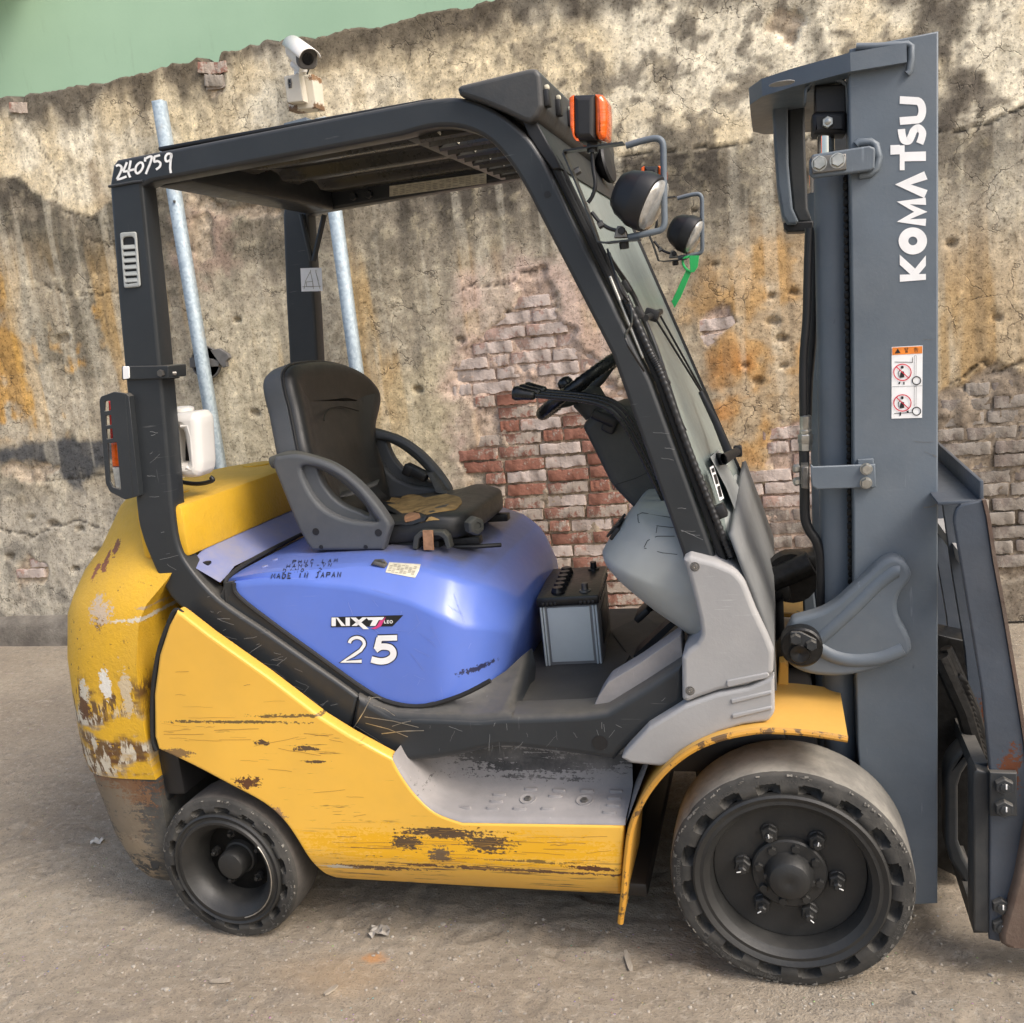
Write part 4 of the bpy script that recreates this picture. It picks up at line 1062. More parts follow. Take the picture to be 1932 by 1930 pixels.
# dusty non-slip top with the seat well
mb = MB(); rows = []
for x in np.arange(-1.33, -.735, .02):
    t = HT(x); e = .02 * (1 - sstep(np.array(x), -1.30, -1.27) * (1 - sstep(np.array(x), -.79, -.74)))
    y0 = .225 + .14 * float(sstep(np.array(x), -.86, -.72)); rows.append([Vector((x, y, t + .008 - (.0 if .24 < y < .85 else .003) - e)) for y in np.linspace(y0, mir(y0), 14)])
mb.loft(rows)
def patch(name, pts, P_, mt_, par, th=.004, r=3):
    q_ = []
    for a_, b_ in zip(pts, list(pts[1:]) + [pts[0]]): q_ += [a_[:2]] + [(lerp(a_[0], b_[0], t), lerp(a_[1], b_[1], t)) for t in (.25, .5, .75)] if r < 1 else [a_[:2]]
    pts = fillet(q_, r, 2); n = len(pts); mb = MB(); cx = sum(p[0] for p in pts) / n; cy = sum(p[1] for p in pts) / n; rows = []
    for s_, h in ((1.0, -.002), (1.0, th), (.8, th), (.55, th), (.3, th), (.08, th)):
        rows.append([(lambda q, nn: q + nn * h)(*P_(cx + (p[0] - cx) * s_, cy + (p[1] - cy) * s_)) for p in pts])
    mb.loft(rows, close=True, cap1=True)
    return mb.build(name, mt_, par, smooth=40, fix=True)
# rear deck
mb = MB(); rows = []
for x in np.arange(-1.50, -1.405, .012):
    u = (x + 1.50) / .095; zt = lerp(1.055, .995, u); rows.append([Vector((x, y, zt - (.012 if y < .14 or y > .95 else 0) - 3.0 * max(0, .16 - y) ** 2)) for y in np.linspace(.10, .99, 24)])
mb.loft(rows); mb.build('rear_deck', M_deck, ROOT, smooth=60)
mb = MB(); sx = -1.402
mb.tube(cr([Vector((sx - .0, .097, .90)), Vector((sx, .10, .965)), Vector((sx + .004, .125, .992)), Vector((sx + .006, .3, 1.005)), Vector((sx + .006, .8, 1.003))], 5), .006, 8)
mb.tube([at(p[0], p[1], .092) for p in cr([(441, 1100), (450, 1125), (520, 1180), (600, 1238), (690, 1302), (740, 1326), (800, 1332), (870, 1312), (925, 1284)], 4)], .006, 8)
mb.build('hood_seal', M_rubber, HOOD)
# print on the hood
PR = on_bvh(HB)
def zz(pts, ox, oy, s): return [((ox + p[0] * s) / 1.32298, (oy + p[1] * s) / 1.32298) for p in pts]
A3 = lambda pts: zz(pts, 150, 1050, .46632)
decal('model_badge', [A3([(1452, 1050), (1838, 1040), (1780, 1100), (1450, 1105)])], PR, M_ink, HOOD, .0010)
w_ = [[(1455, 1052), (1478, 1052), (1478, 1098), (1455, 1098)], [(1478, 1052), (1490, 1052), (1530, 1097), (1508, 1098)], [(1530, 1052), (1553, 1052), (1553, 1097), (1530, 1097)],
      [(1556, 1052), (1585, 1052), (1655, 1114), (1625, 1114)], [(1620, 1051), (1648, 1051), (1590, 1097), (1562, 1097)], [(1640, 1051), (1738, 1049), (1726, 1065), (1652, 1066)], [(1676, 1065), (1708, 1065), (1690, 1097), (1660, 1097)]]
decal('badge_letters', [A3(p) for p in w_], PR, M_white, HOOD, .0022)
decal('badge_flash', [A3(p) for p in ([(1714, 1067), (1728, 1066), (1746, 1048), (1720, 1098), (1692, 1114), (1662, 1113), (1696, 1098)],)], PR, M_pink, HOOD, .0019)
lw = []
for pts in ([(1738, 1068), (1738, 1082), (1748, 1082)], [(1763, 1068), (1753, 1068), (1753, 1082), (1763, 1082)], [(1753, 1075), (1761, 1075)]): lw += ribbon(pts, 3.6)
lw += ribbon([(1774 + 7 * math.cos(a), 1075 + 7 * math.sin(a)) for a in np.linspace(0, 6.283, 13)[:-1]], 3.6, True)
decal('badge_small_letters', [A3(p) for p in lw], PR, M_white, HOOD, .0022)
def arcp(cx, cy, rx, ry, a0, a1, n=12): return [(cx + rx * math.cos(math.radians(a)), cy + ry * math.sin(math.radians(a))) for a in np.linspace(a0, a1, n)]
two = arcp(1590, 1192, 40, 33, 185, 375, 12) + [(1610, 1228), (1570, 1255), (1515, 1289), (1616, 1286)]
five_t = [(1700, 1152), (1808, 1148), (1798, 1177), (1730, 1180), (1722, 1206)]
fo = [(1702, 1158), (1690, 1218)]
five = arcp(1725, 1240, 58, 47, 205, 380, 14) 
bowl = [(1690, 1226), (1720, 1208), (1765, 1212), (1785, 1235), (1780, 1262), (1750, 1282), (1712, 1286), (1668, 1276)]
for wd, mt_, lf, e in ((1.0, M_ink, .0009, 10), (1.0, M_white, .0021, 0)):
    pl = [A3(p) for p in ribbon(two, 17 + e)]
    decal('model_number_outline' if e else 'model_number', pl, PR, mt_, HOOD, lf)
    pl = [A3(p) for p in ribbon([tuple(q) for q in cr(bowl, 4)], 34 + e)]
    decal('model_number_outline' if e else 'model_number', pl, PR, mt_, HOOD, lf + .0003)
    pl = [A3(p) for p in ribbon([(1702 - e * .2, 1163), (1806 + e * .2, 1160)], 30 + e)] + [A3(p) for p in ribbon([(1712, 1160), (1697, 1222)], 32 + e)]
    for i_, p_ in enumerate(pl): decal('model_number_outline' if e else 'model_number', [p_], PR, mt_, HOOD, lf + .0005 + i_ * .0002)
# hand-written lines on the hood's shoulder
GLY = {'P': [[(0, 0), (0, 1), (.6, .95), (.6, .55), (0, .5)]], 'H': [[(0, 0), (0, 1)], [(.6, 0), (.6, 1)], [(0, .5), (.6, .5)]], 'U': [[(0, 1), (0, .2), (.3, 0), (.6, .2), (.6, 1)]],
       'C': [[(.6, .9), (.2, 1), (0, .5), (.2, 0), (.6, .1)]], 'L': [[(0, 1), (0, 0), (.55, 0)]], 'A': [[(0, 0), (.3, 1), (.6, 0)], [(.12, .4), (.48, .4)]], 'M': [[(0, 0), (.05, 1), (.35, .35), (.65, 1), (.7, 0)]],
       'N': [[(0, 0), (0, 1), (.6, 0), (.6, 1)]], 'O': [[(.3, 1), (0, .5), (.3, 0), (.6, .5), (.3, 1)]], 'I': [[(.2, 0), (.2, 1)]], 'V': [[(0, 1), (.3, 0), (.6, 1)]], '-': [[(.05, .5), (.5, .5)]],
       'D': [[(0, 0), (0, 1), (.5, .8), (.6, .4), (.4, 0), (0, 0)]], '/': [[(0, 0), (.5, 1)]], '.': [[(.1, 0), (.2, .05)]], '2': [[(0, .8), (.3, 1), (.55, .7), (0, 0), (.6, 0)]], 'E': [[(.55, 1), (0, 1), (0, 0), (.55, 0)], [(0, .5), (.45, .5)]],
       'J': [[(.2, 1), (.6, 1)], [(.45, 1), (.4, .1), (.1, .05)]], ' ': []}
def scrawl(txt, x, y, h, w, dx, dy, lw):
    o = []; rj = random.Random(len(txt))
    for ch in txt:
        for st in GLY[ch]: o += ribbon([(x + (a + b * .18) * w + rj.uniform(-.3, .3), y + dy * a - b * h + rj.uniform(-.3, .3)) for a, b in st], lw)
        x += dx; y += dy
    return o
pl = scrawl('PHUC LAM', 552, 1064, 6.2, 8.5, 11.2, -.35, 1.1) + scrawl('HANOI-VN', 541, 1072, 6.2, 8.5, 11.2, -.35, 1.1) + scrawl('D/NO. 2', 534, 1080.5, 6.2, 8.5, 11.2, -.3, 1.1) + scrawl('MADE IN JAPAN', 512, 1092, 9.5, 9.5, 10.4, -.25, 1.7)
decal('marker_writing', pl, PR, M_ink, HOOD, .0016)
patch('warning_sticker', A3([(1762, 760), (1930, 770), (1922, 800), (1900, 842), (1742, 812)]), PR, M_paper, HOOD, .0012, r=.6)
pl = []
for i in range(6):
    for j in range(7):
        x = 1768 + j * 21 - i * 3; y = 770 + i * 7.5 + j * 2.2
        if (i + j * 3) % 5: pl.append(A3([(x, y), (x + 16, y + 1.6), (x + 16, y + 4.5), (x, y + 3)]))
decal('sticker_print', pl, PR, M_paperink, HOOD, .0024)
q, n_ = PR(*A3([(1715, 775)])[0]); mb = MB(); mb.bbox(q + n_ * .006, (.034, .02, .011), .003, Matrix.Rotation(.35, 3, 'Y')); mb.tube([q + Vector((-.022, -.004, .004)), q + Vector((-.01, -.006, .016)), q + Vector((.012, -.006, .016)), q + Vector((.018, -.002, .006))], .0022, 6); mb.build('hood_latch', M_steel, HOOD)
for p in [(1150, 745), (1095, 780)]:
    q, n_ = PR(*A3([p])[0]); MB().lathe([(.009, 0), (.008, .002), (0, .0025)], q, n_, 14).build('hood_stud', M_deck, HOOD)
q = at(387, 1063, .14); MB().bbox(q, (.03, .02, .012), .004).build('deck_catch', M_black, ROOT)

# ---- dark sill frame beside the floor
sill = [(660, 1375), (741, 1431), (801, 1435), (861, 1428), (942, 1412), (1012, 1417), (1101, 1428), (1157, 1437), (1171, 1421), (1220, 1373), (1292, 1328), (1289, 1249), (1215, 1297), (1143, 1341)]
sill += [tuple(p) for p in cr([(1143, 1341), (1100, 1347), (1065, 1349), (1000, 1351), (950, 1352), (905, 1356), (850, 1354), (790, 1352), (740, 1348), (690, 1322)], 4)][1:] + [(673, 1312)]
SILL = MB().prism(xz([tuple(p) for p in cr([(660, 1376), (741, 1431), (801, 1436), (861, 1428), (942, 1412), (1012, 1417), (1101, 1428), (1157, 1437)], 5)] + sill[8:], .07), .07, .18, .018, k=5).build('floor_sill', M_frame, ROOT)
mb = MB(); rows = []
for b_, t_, yt in [((690, 1322), (700, 1312), .12), ((720, 1338), (725, 1325), .13), ((748, 1346), (752, 1334), .14), ((800, 1351), (803, 1330), .15), ((850, 1352), (856, 1317), .17), ((895, 1354), (912, 1296), .20), ((922, 1353), (955, 1268), .24), ((938, 1352), (985, 1240), .28), ((950, 1351), (1004, 1225), .32), ((958, 1350), (1000, 1290), .30), ((966, 1350), (990, 1330), .2)]:
    a = at(b_[0], b_[1], .076); h_ = HB.ray_cast(CAM, ray(*t_)); yt = min(yt, h_[0].y - .003) if h_[0] else yt; b = at(t_[0], t_[1], yt); rows.append([a + Vector((0, -.004, -.014))] + [a.lerp(b, t) + Vector((0, 0, (t ** 1.7 - t) * (b.z - a.z) * .8 + .004)) for t in (0, .12, .3, .5, .7, .85, 1)] + [b + Vector((0, .02, -.05))])
mb.loft(rows); mb.build('sill_shoulder', M_frame, SILL, smooth=80, fix=True)
mb = MB(); mb.lathe([(.0185, 0), (.0185, .0016), (0, .0016)], at(1132, 1401, .07), (0, -1, 0), 24); mb.build('dark_drain_disc', M_black, SILL)  # black disc gives the shade inside the drain hole as colour
pl = []
for a, b, w in [((700, 1316), (668, 1372), 1.6), ((700, 1316), (720, 1318), 1.2), ((688, 1352), (790, 1372), 1.3), ((690, 1364), (770, 1390), 1.2), ((720, 1384), (800, 1378), 1.6), ((740, 1370), (775, 1360), 1), ((672, 1370), (740, 1420), 1.0), ((705, 1330), (745, 1350), 1)]:
    m_ = ((a[0] + b[0]) / 2 + 3, (a[1] + b[1]) / 2 - 2); pl += ribbon([a, m_, b], w)
decal('scratches', pl, on_y(.07), M_zinc, SILL, .0010)
rsx = random.Random(21)
def scratch_set(name, n, area, Pj, mt_, par, lmin, lmax, ang, w0=.5, w1=1.5, lift=.0009):
    poly = np.array(area, float); pl = []; k = 0
    while k < n:
        x, y = rsx.uniform(poly[:, 0].min(), poly[:, 0].max()), rsx.uniform(poly[:, 1].min(), poly[:, 1].max())
        if float(poly_sd(np.array(x), np.array(y), area)) < 6: continue
        L_ = rsx.uniform(lmin, lmax); a = math.radians(rsx.gauss(*ang)); pts = []
        for i in range(5):
            t = i / 4 - .5; pts.append((x + L_ * t * math.cos(a) + rsx.uniform(-.6, .6), y + L_ * t * math.sin(a) + rsx.uniform(-.8, .8)))
        if min(float(poly_sd(np.array(q[0]), np.array(q[1]), area)) for q in pts) < 2: continue
        pl += ribbon(pts, rsx.uniform(w0, w1)); k += 1
    o = decal(name, pl, Pj, mt_, par, lift); tag(o, kind='stuff'); return o
M_scrd = simple('dark_scratch', (.34, .19, .05), .7); M_scrl = simple('light_scratch', (.20, .205, .205), .6); M_scrb = simple('pale_blue_scratch', (.20, .27, .62), .5)
scratch_set('scratches', 46, [(300, 1250), (420, 1235), (720, 1440), (800, 1545), (1160, 1570), (1160, 1640), (640, 1640), (540, 1530), (300, 1400)], on_y(.01), M_scrd, PANEL, 8, 90, (-2, 5), .3, .8)
scratch_set('scratches', 30, [(600, 1570), (1165, 1570), (1165, 1650), (610, 1645)], on_y(.01), M_scrd, PANEL, 20, 120, (1, 2), .4, 1.1)
scratch_set('scratches', 34, [(240, 760), (300, 760), (330, 1020), (420, 1150), (660, 1320), (650, 1370), (420, 1215), (290, 1050)], on_y(YF), M_scrl, GUARD, 4, 40, (-4, 25), .4, 1.0)
scratch_set('scratches', 8, [(1225, 800), (1262, 800), (1340, 1045), (1294, 1045)], on_y(YF), M_scrl, GUARD, 14, 36, (3, 9), .5, 1.2)
scratch_set('scratches', 26, [(560, 1110), (850, 1100), (930, 1200), (850, 1300), (760, 1320)], PR, M_scrb, HOOD, 8, 46, (20, 50), .35, .8, .0008)
scratch_set('scratches', 22, [(690, 1352), (800, 1360), (940, 1360), (1140, 1350), (1270, 1270), (1280, 1310), (1160, 1420), (800, 1425)], on_y(.07), M_scrl, SILL, 5, 34, (80, 40), .35, .8)
# ---- floor, toe board, pedals
zf = .612
mb = MB(); mb.bbox((-.42, YC, zf - .02), (.62, .84, .04), .006); mb.build('floor_plate', M_floor, ROOT)
def onz(pts, z): return [tuple(atz(p[0], p[1], z)) for p in pts]
for nm, pts in (('floor_mat', [(935, 1337), (1000, 1262), (1075, 1250), (1150, 1215), (1190, 1235), (1118, 1336), (1050, 1338)]), ('floor_mat', [(1152, 1190), (1215, 1160), (1270, 1200), (1200, 1250), (1180, 1228)])):
    top_ = [Vector(p) for p in onz([q for q in fillet(pts, 8)], zf + .004)]; mb = MB(); n = len(top_); low = [p - Vector((0, 0, .004)) for p in top_]
    mb.add(top_ + low, [tuple(range(n))] + [(i, (i + 1) % n, n + (i + 1) % n, n + i) for i in range(n)]); mb.build(nm, M_floor, ROOT, fix=True)
ramp = [(1118, 1337), (1129, 1313), (1146, 1288), (1206, 1252), (1284, 1197), (1288, 1240), (1277, 1253), (1215, 1292), (1145, 1334)]
MB().prism(xz(fillet(ramp, 4), .12), .12, .20, .002).build('worn_ramp', M_step, ROOT)
mb = MB(); a = at(1203, 1246, .40); b = at(1285, 1170, .40); d_ = (b - a).normalized(); nrm = Vector((-d_.z, 0, d_.x))
mb.loft([[a + Vector((0, y, 0)) + nrm * t for y, t in ((0, 0), (.075, 0), (.075, .016), (0, .016))], [b + Vector((0, y, 0)) + nrm * t for y, t in ((0, 0), (.075, 0), (.075, .016), (0, .016))]], True, True, True)
mb.tube([b + Vector((0, .04, 0)), b + Vector((.05, .04, .02)), b + Vector((.10, .04, .10))], .012); mb.build('accelerator_pedal', M_black, ROOT, fix=True)
mb = MB(); a = at(1215, 1152, .55); mb.bbox(a, (.05, .10, .02), .006, Matrix.Rotation(-.7, 3, 'Y')); mb.tube([a, a + Vector((.06, 0, .03)), a + Vector((.14, 0, .2))], .012); mb.build('brake_pedal', M_black, ROOT)
# ---- step
oe = [tuple(p) for p in cr([(741, 1433), (757, 1462), (785, 1500), (822, 1533), (872, 1552)], 5)] + [(930, 1553), (1000, 1554), (1070, 1555), (1140, 1556), (1180, 1557)]
rows = [[], [], [], [], [], [], []]
for p in oe:
    a = at(p[0], p[1], .012); zt = .395; t = min(1, max(0, (a.z - .375) / .16))
    for i, (y, z) in enumerate([(.012, a.z), (.017, a.z + .008), (.03, a.z + .011), (.12, max(a.z + .012, lerp(.396, .50, t))), (.155, lerp(.405, .52, t)), (.172, lerp(.45, .54, t)), (.18, .60)]): rows[i].append(Vector((a.x, y, z)))
mb = MB(); mb.loft(rows); STEP = mb.build('step', M_step, ROOT, smooth=60, fix=True); SB = mb.bvh(); SP = on_bvh(SB)
B3 = lambda p: zz([p], 850, 1250, .46632)[0]
for (x, y) in [(1020, 1545), (1170, 1552), (1320, 1555), (1475, 1556), (850, 1575), (1465, 1595), (835, 1610), (1460, 1632), (665, 1645), (815, 1648), (960, 1650), (1440, 1670), (1110, 1650), (1150, 1582)]:
    q, n_ = SP(*B3((x, y))); tb = MB(); h = .022
    o = [(h * .6 * sx + .006 * math.cos(a) , .006 * math.sin(a)) for sx, aa in ((1, (-90, -45, 0, 45, 90)), (-1, (90, 135, 180, 225, 270))) for a in map(math.radians, aa)]
    n0 = len(o); tb.add([q + Vector((u, v, -.002)) for u, v in o] + [q + Vector((u * .8, v * .7, .005)) for u, v in o], [tuple(range(n0, 2 * n0))] + [(i, (i + 1) % n0, n0 + (i + 1) % n0, n0 + i) for i in range(n0)])
    tb.build('tread_stud', M_step, STEP, fix=True)
for p in [(1003, 1598), (1305, 1606)]:
    q, n_ = SP(*B3(p)); mb = MB(); mb.lathe([(.022, -.003), (.020, .003), (.012, .000), (.0, .0)], q, Vector((0, -.15, 1)), 20); sb_ = mb.build('step_boss', M_step, STEP); MB().hexbolt(q, Vector((0, -.15, 1)), .009, .006).build('step_bolt', M_steel, STEP)
mb = MB(); a = at(1180, 1557, .012); c_ = at(1240, 1440, .05)
mb.loft([[a, Vector((a.x, .18, a.z + .02))], [c_ + Vector((-.02, 0, .0)), Vector((c_.x - .02, .18, c_.z))]]); mb.build('step_end', M_step, STEP)
# ---- front fender
fo_ = [(1166, 1742), (1172, 1690), (1178, 1620), (1186, 1565), (1203, 1520), (1228, 1480), (1262, 1443), (1305, 1412), (1355, 1391), (1410, 1379), (1450, 1376), (1520, 1380), (1600, 1392)]
fo_ = [tuple(p) for p in cr(fo_, 4)]
cen = [at(p[0], p[1], .0) for p in fo_]
def off(ps, d):
    o = []
    for i, p in enumerate(ps):
        t = (ps[min(i + 1, len(ps) - 1)] - ps[max(i - 1, 0)]).normalized(); n = Vector((-t.z, 0, t.x)); o.append(p + n * d)
    return o
inn = off(cen, -.010)
rows = [[a + Vector((0, y, 0)) for y in (.006, .02, .10, .19, .27)] for a in cen]
rows2 = [[a + Vector((0, y, 0)) for y in (.27, .006)] for a in inn]
mb = MB(); mb.loft([r + s for r, s in zip(rows, rows2)], close=True, cap0=True, cap1=True)
FEND = mb.build('front_fender', M_fender, ROOT, smooth=40, fix=True)
mb = MB(); mb.tube([a * .5 + b * .5 + Vector((0, .004, 0)) for a, b in zip(cen, inn)], .0075, 8); mb.build('fender_lip', M_fendere, FEND)
dup(FEND, (0, 2 * YC - .27 - .006, 0), ROOT)
# ------------------------------------------------------------------ wheels
def text_ring(txt, c, r0, a_mid, size, Y, flip=False, offset=.0):
    """raised lettering bent round a tyre's side wall (seen from -Y); a in degrees, 0 = +X, counter-clockwise"""
    v, f = font_polys(txt, size, offset)
    o = []
    for p in v:
        if flip: a = math.radians(a_mid) + p.x / r0; r = r0 - p.y
        else: a = math.radians(a_mid) - p.x / r0; r = r0 + p.y
        o.append(Vector((c.x + r * math.cos(a), Y, c.z + r * math.sin(a))))
    return o, f
def wheel(c, R, width, kind):
    WH = empty('wheel', c, parent=ROOT)
    n = 192; y0 = 0.0
    if kind == 'drive': ri, pk, pr0, pr1, npk = .212, 16, .2135, .2385, 16
    else: ri, pk, pr0, pr1, npk = .160, 14, .1635, .1815, 14
    prof = [(ri, .012), (ri + .001, .004), (ri + .006, .001)] + [(ri + .006 + (R - .022 - ri - .006) * k / 8, 0.0 + .0025 * math.sin(math.pi * k / 8) * -1) for k in range(1, 9)] + [(R - .010, .001), (R - .005, .004), (R - .0015, .010), (R, .022), (R + .0015, width * .5), (R, width - .03), (R - .008, width - .008), (R - .03, width), (ri, width)]
    mb = MB(); mb.lathe([(r, -h) for r, h in prof], c, (0, -1, 0), n)
    mb.f = [f for f in mb.f if len(f) == 4]
    rj = random.Random(3); ph = .13 if kind == 'drive' else .2
    for i, v in enumerate(mb.v):
        k = i // n; dx, dz = v.x - c.x, v.z - c.z; r = math.hypot(dx, dz); a = math.atan2(dz, dx)
        if v.y - c.y < .012 and k <= 8:
            u = (a / (2 * math.pi) * npk + ph) % 1 - .5
            t = (u / .245) ** 2 + ((r - (pr0 + pr1) / 2) / ((pr1 - pr0) / 2 + .001)) ** 2
            if t < 1.25: v.y += .026 * min(1, max(0, (1.25 - t) / .30))
        if R - .016 < r:                                # chewed shoulder and tread
            e = float(fbm(np.array(math.cos(a) * 3 + 9.), np.array(math.sin(a) * 3 + 2.), 3.2, 4, 7)) - .5
            s = 1 - max(0, e - .08) * (.05 if v.y - c.y < .03 else .015)
            v.x = c.x + dx * s; v.z = c.z + dz * s
        if v.z < .003 and r > R - .03: v.z = .003
    T = mb.build('tyre', M_tyre, WH, smooth=35)
    T.data.materials.append(M_tread if kind == 'drive' else M_tread2)
    rows_t = len(prof)
    mi = np.zeros(len(T.data.polygons), 'i')
    for p in T.data.polygons:
        k = p.vertices[0] // n
        if k >= 13: mi[p.index] = 1
    T.data.polygons.foreach_set('material_index', mi)
    # lettering
    ys = c.y - .0040; V_, F_ = [], []
    if kind == 'drive':
        items = [('MADE IN JAPAN', .2455, 94, .0098, 0), ('PATENTS PENDING', .2455, 126, .0098, 0), ('INDUSTRIAL', .2455, 176, .0105, 0), ('RIM 15/6.50R-SDC', .2455, 32, .0098, 0), ('22 1/4X7 1/2(15 3/4) CUSHION', .2455, -24, .0098, 0), ('FUKUYAMA RUBBER IND CO LTD', .2455, 240, .0105, 0)]
        big = [('T', 190), ('C', 217), ('S', 234), ('S', 257), ('I', 8), ('G', 268 + 62)]
        items += [(a, .2395, b, .018, 0) for a, b in big[:4]]
    else:
        items = [('T', .184, 136, .016, 0), ('C', .184, 160, .016, 0), ('S', .184, 182, .016, 0), ('S', .184, 205, .016, 0), ('S', .184, -6, .016, 0), ('C', .184, -30, .016, 0), ('T', .184, -52, .016, 0), ('S', .184, 60, .014, 0), ('16X6X10 1/2', .196, 215, .008, 0), ('INDUSTRIAL CUSHION', .196, 150, .008, 0), ('FUKUYAMA', .196, 300, .008, 0), ('MADE IN JAPAN', .196, 340, .008, 0)]
    mb = MB()
    for t, r, a, s_, fl in items:
        v, f = text_ring(t, c, r - s_ * .36, a, s_ * 1.25, ys, False)
        mb.add(v, f)
    tag(mb.build('moulded_lettering', M_letter, T, smooth=None), kind='stuff')
    mb = MB(); rw = random.Random(9)
    for _ in range(150 if kind == 'drive' else 110):
        a = rw.uniform(0, 6.283); r = R - .004 - abs(rw.gauss(0, .0045)); da = rw.uniform(.006, .05); th = rw.uniform(.0008, .0032); n_ = 4
        pts_ = [(r + th * rw.uniform(.3, 1), a + da * k / n_) for k in range(n_ + 1)] + [(r - th * rw.uniform(.3, 1), a + da * k / n_) for k in range(n_, -1, -1)]
        mb.add([Vector((c.x + q[0] * math.cos(q[1]), c.y + (.0006 if q[0] < R - .006 else .004) - .0018, max(.004, c.z + q[0] * math.sin(q[1])))) for q in pts_], [tuple(range(len(pts_)))])
    tag(mb.build('shoulder_chips', M_tread, WH, smooth=None), kind='stuff')
    if kind == 'drive':
        mb = MB(); mb.lathe([(.215, .012), (.214, -.003), (.209, -.007), (.203, -.004), (.198, -.001), (.190, -.002), (.184, .004), (.176, .010), (.172, .020), (.170, .055)], c, (0, 1, 0), 96)
        mb.f = [f for f in mb.f if len(f) == 4]
        RM = mb.build('rim', M_rim, WH, smooth=30)
        mb = MB(); mb.lathe([(.171, .0), (.168, -.004), (.086, -.004), (0, -.004)], c + Vector((0, .055, 0)), (0, 1, 0), 64); mb.build('wheel_disc', M_rim, WH, smooth=30)
        mb = MB(); mb.lathe([(.085, 0), (.084, .018), (.080, .022), (.056, .024), (.053, .030), (.050, .044), (.043, .054), (.030, .060), (.012, .061), (.004, .058), (0, .058)], c + Vector((0, .055, 0)), (0, -1, 0), 48)
        mb.build('hub', M_rim, WH, smooth=30)
        for k in range(6):
            a = math.radians(112 - 60 * k); q = c + Vector((.104 * math.cos(a), .052, .104 * math.sin(a)))
            mb = MB(); mb.lathe([(.022, -.004), (.020, .006), (.018, .008), (0, .008)], q, (0, -1, 0), 16); mb.lathe([(.0195, .006), (.0195, .020), (.0165, .024), (.010, .024), (.010, .038), (.007, .041), (0, .041)], q, (0, -1, 0), 6, a0=k)
            lg = mb.build('lug_nut', M_rim, WH, smooth=30)
            b = a + (.4 if k % 2 else -.3); e = Vector((math.cos(b), 0, math.sin(b)))
            mb = MB(); mb.bbox(q + Vector((0, -.0405, 0)) + e * .008, (.010, .002, .0025), .0006, Matrix.Rotation(-b, 3, 'Y')); mb.build('paint_mark', M_chalk, lg)
        for k in range(8):
            a = math.radians(22.5 + 45 * k + 8); q = c + Vector((.068 * math.cos(a), .033, .068 * math.sin(a)))
            MB().hexbolt(q, (0, -1, 0), .0105, .009).build('hub_bolt', M_rim, WH, smooth=30)
        for a in (-10, 175):
            a = math.radians(a); MB().hexbolt(c + Vector((.050 * math.cos(a), .020, .050 * math.sin(a))), (0, -1, 0), .007, .009).build('cap_bolt', M_rim, WH, smooth=30)
    else:
        mb = MB(); mb.lathe([(.163, .012), (.162, -.004), (.157, -.008), (.152, -.004), (.146, -.004), (.142, -.010), (.135, -.010), (.128, -.002), (.115, .010), (.107, .03), (.102, .058), (.100, .070)], c, (0, 1, 0), 80)
        mb.f = [f for f in mb.f if len(f) == 4]
        mb.build('rim', M_rim, WH, smooth=30)
        mb = MB(); mb.tube([c + Vector((.139 * math.cos(t), -.0095, .139 * math.sin(t))) for t in np.radians(np.linspace(-75, 35, 40))], .0018, 6); mb.build('bright_edge', M_zinc, WH)  # bright line round part of the rim edge
        mb = MB(); mb.lathe([(.10, .0), (0, .0)], c + Vector((0, .068, 0)), (0, -1, 0), 48); mb.build('wheel_disc', M_rim, WH)
        mb = MB(); mb.lathe([(.050, 0), (.046, .012), (.041, .014), (.040, .05), (.036, .058), (.020, .062), (0, .0625)], c + Vector((0, .070, 0)), (0, -1, 0), 32); mb.build('hub', M_rim, WH, smooth=30)
        for k in range(5):
            a = math.radians(170 + 72 * k); MB().hexbolt(c + Vector((.074 * math.cos(a), .070, .074 * math.sin(a))), (0, -1, 0), .013, .016, .012).build('lug_nut', M_rim, WH, smooth=30)
    return WH
DW = wheel(Vector((-.033, -.004, .2655)), .2665, .19, 'drive')
SW = wheel(Vector((-1.487, .018, .2055)), .2065, .152, 'steer')
SW.rotation_euler = (0, 0, math.radians(-2))
for w_ in (DW, SW):
    d = dup(w_, (0, mir(WL[w_].y) - WL[w_].y, 0), ROOT); d.rotation_euler = (0, 0, math.pi + (math.radians(-2) if w_ is SW else 0))

# ------------------------------------------------------------------ seat
SEAT = empty('seat', (-1.0, YC, 1.0), parent=ROOT)
yb0 = .335
back_rows = [((572, 1000), (640, 998), .335, 1.0), ((548, 955), (612, 950), .335, 1.04), ((528, 905), (590, 900), .335, 1.10), ((513, 862), (567, 859), .335, 1.13), ((504, 815), (557, 815), .34, 1.17), ((498, 768), (547, 768), .336, 1.30), ((497, 740), (541, 744), .332, 1.38), ((500, 722), (538, 724), .340, 1.42), ((508, 707), (538, 709), .358, 1.45), ((520, 697), (543, 699), .385, 1.46), ((538, 690), (551, 692), .425, 1.46), ((560, 686), (566, 688), .47, 1.40)]
ba, bb_ = at(547, 768, yb0), at(612, 950, yb0)
bdir = (ba - bb_).normalized(); bn = Vector((bdir.z, 0, -bdir.x))            # up the back, and out of its face
def onb(px, py): return atp(px, py, ba, bn)
sil = [(640, 990), (612, 948), (590, 902), (567, 859), (557, 815), (548, 770), (541, 744), (537, 724), (536, 707), (543, 694), (560, 686), (604, 682), (650, 690), (684, 708), (706, 734), (713, 760), (709, 784), (704, 806), (704, 832), (709, 858), (718, 884), (722, 905), (735, 960)]
silc = [tuple(p) for p in cr(sil, 3)]
O2 = [((onb(*p) - bb_).y, (onb(*p) - bb_).dot(bdir)) for p in silc]
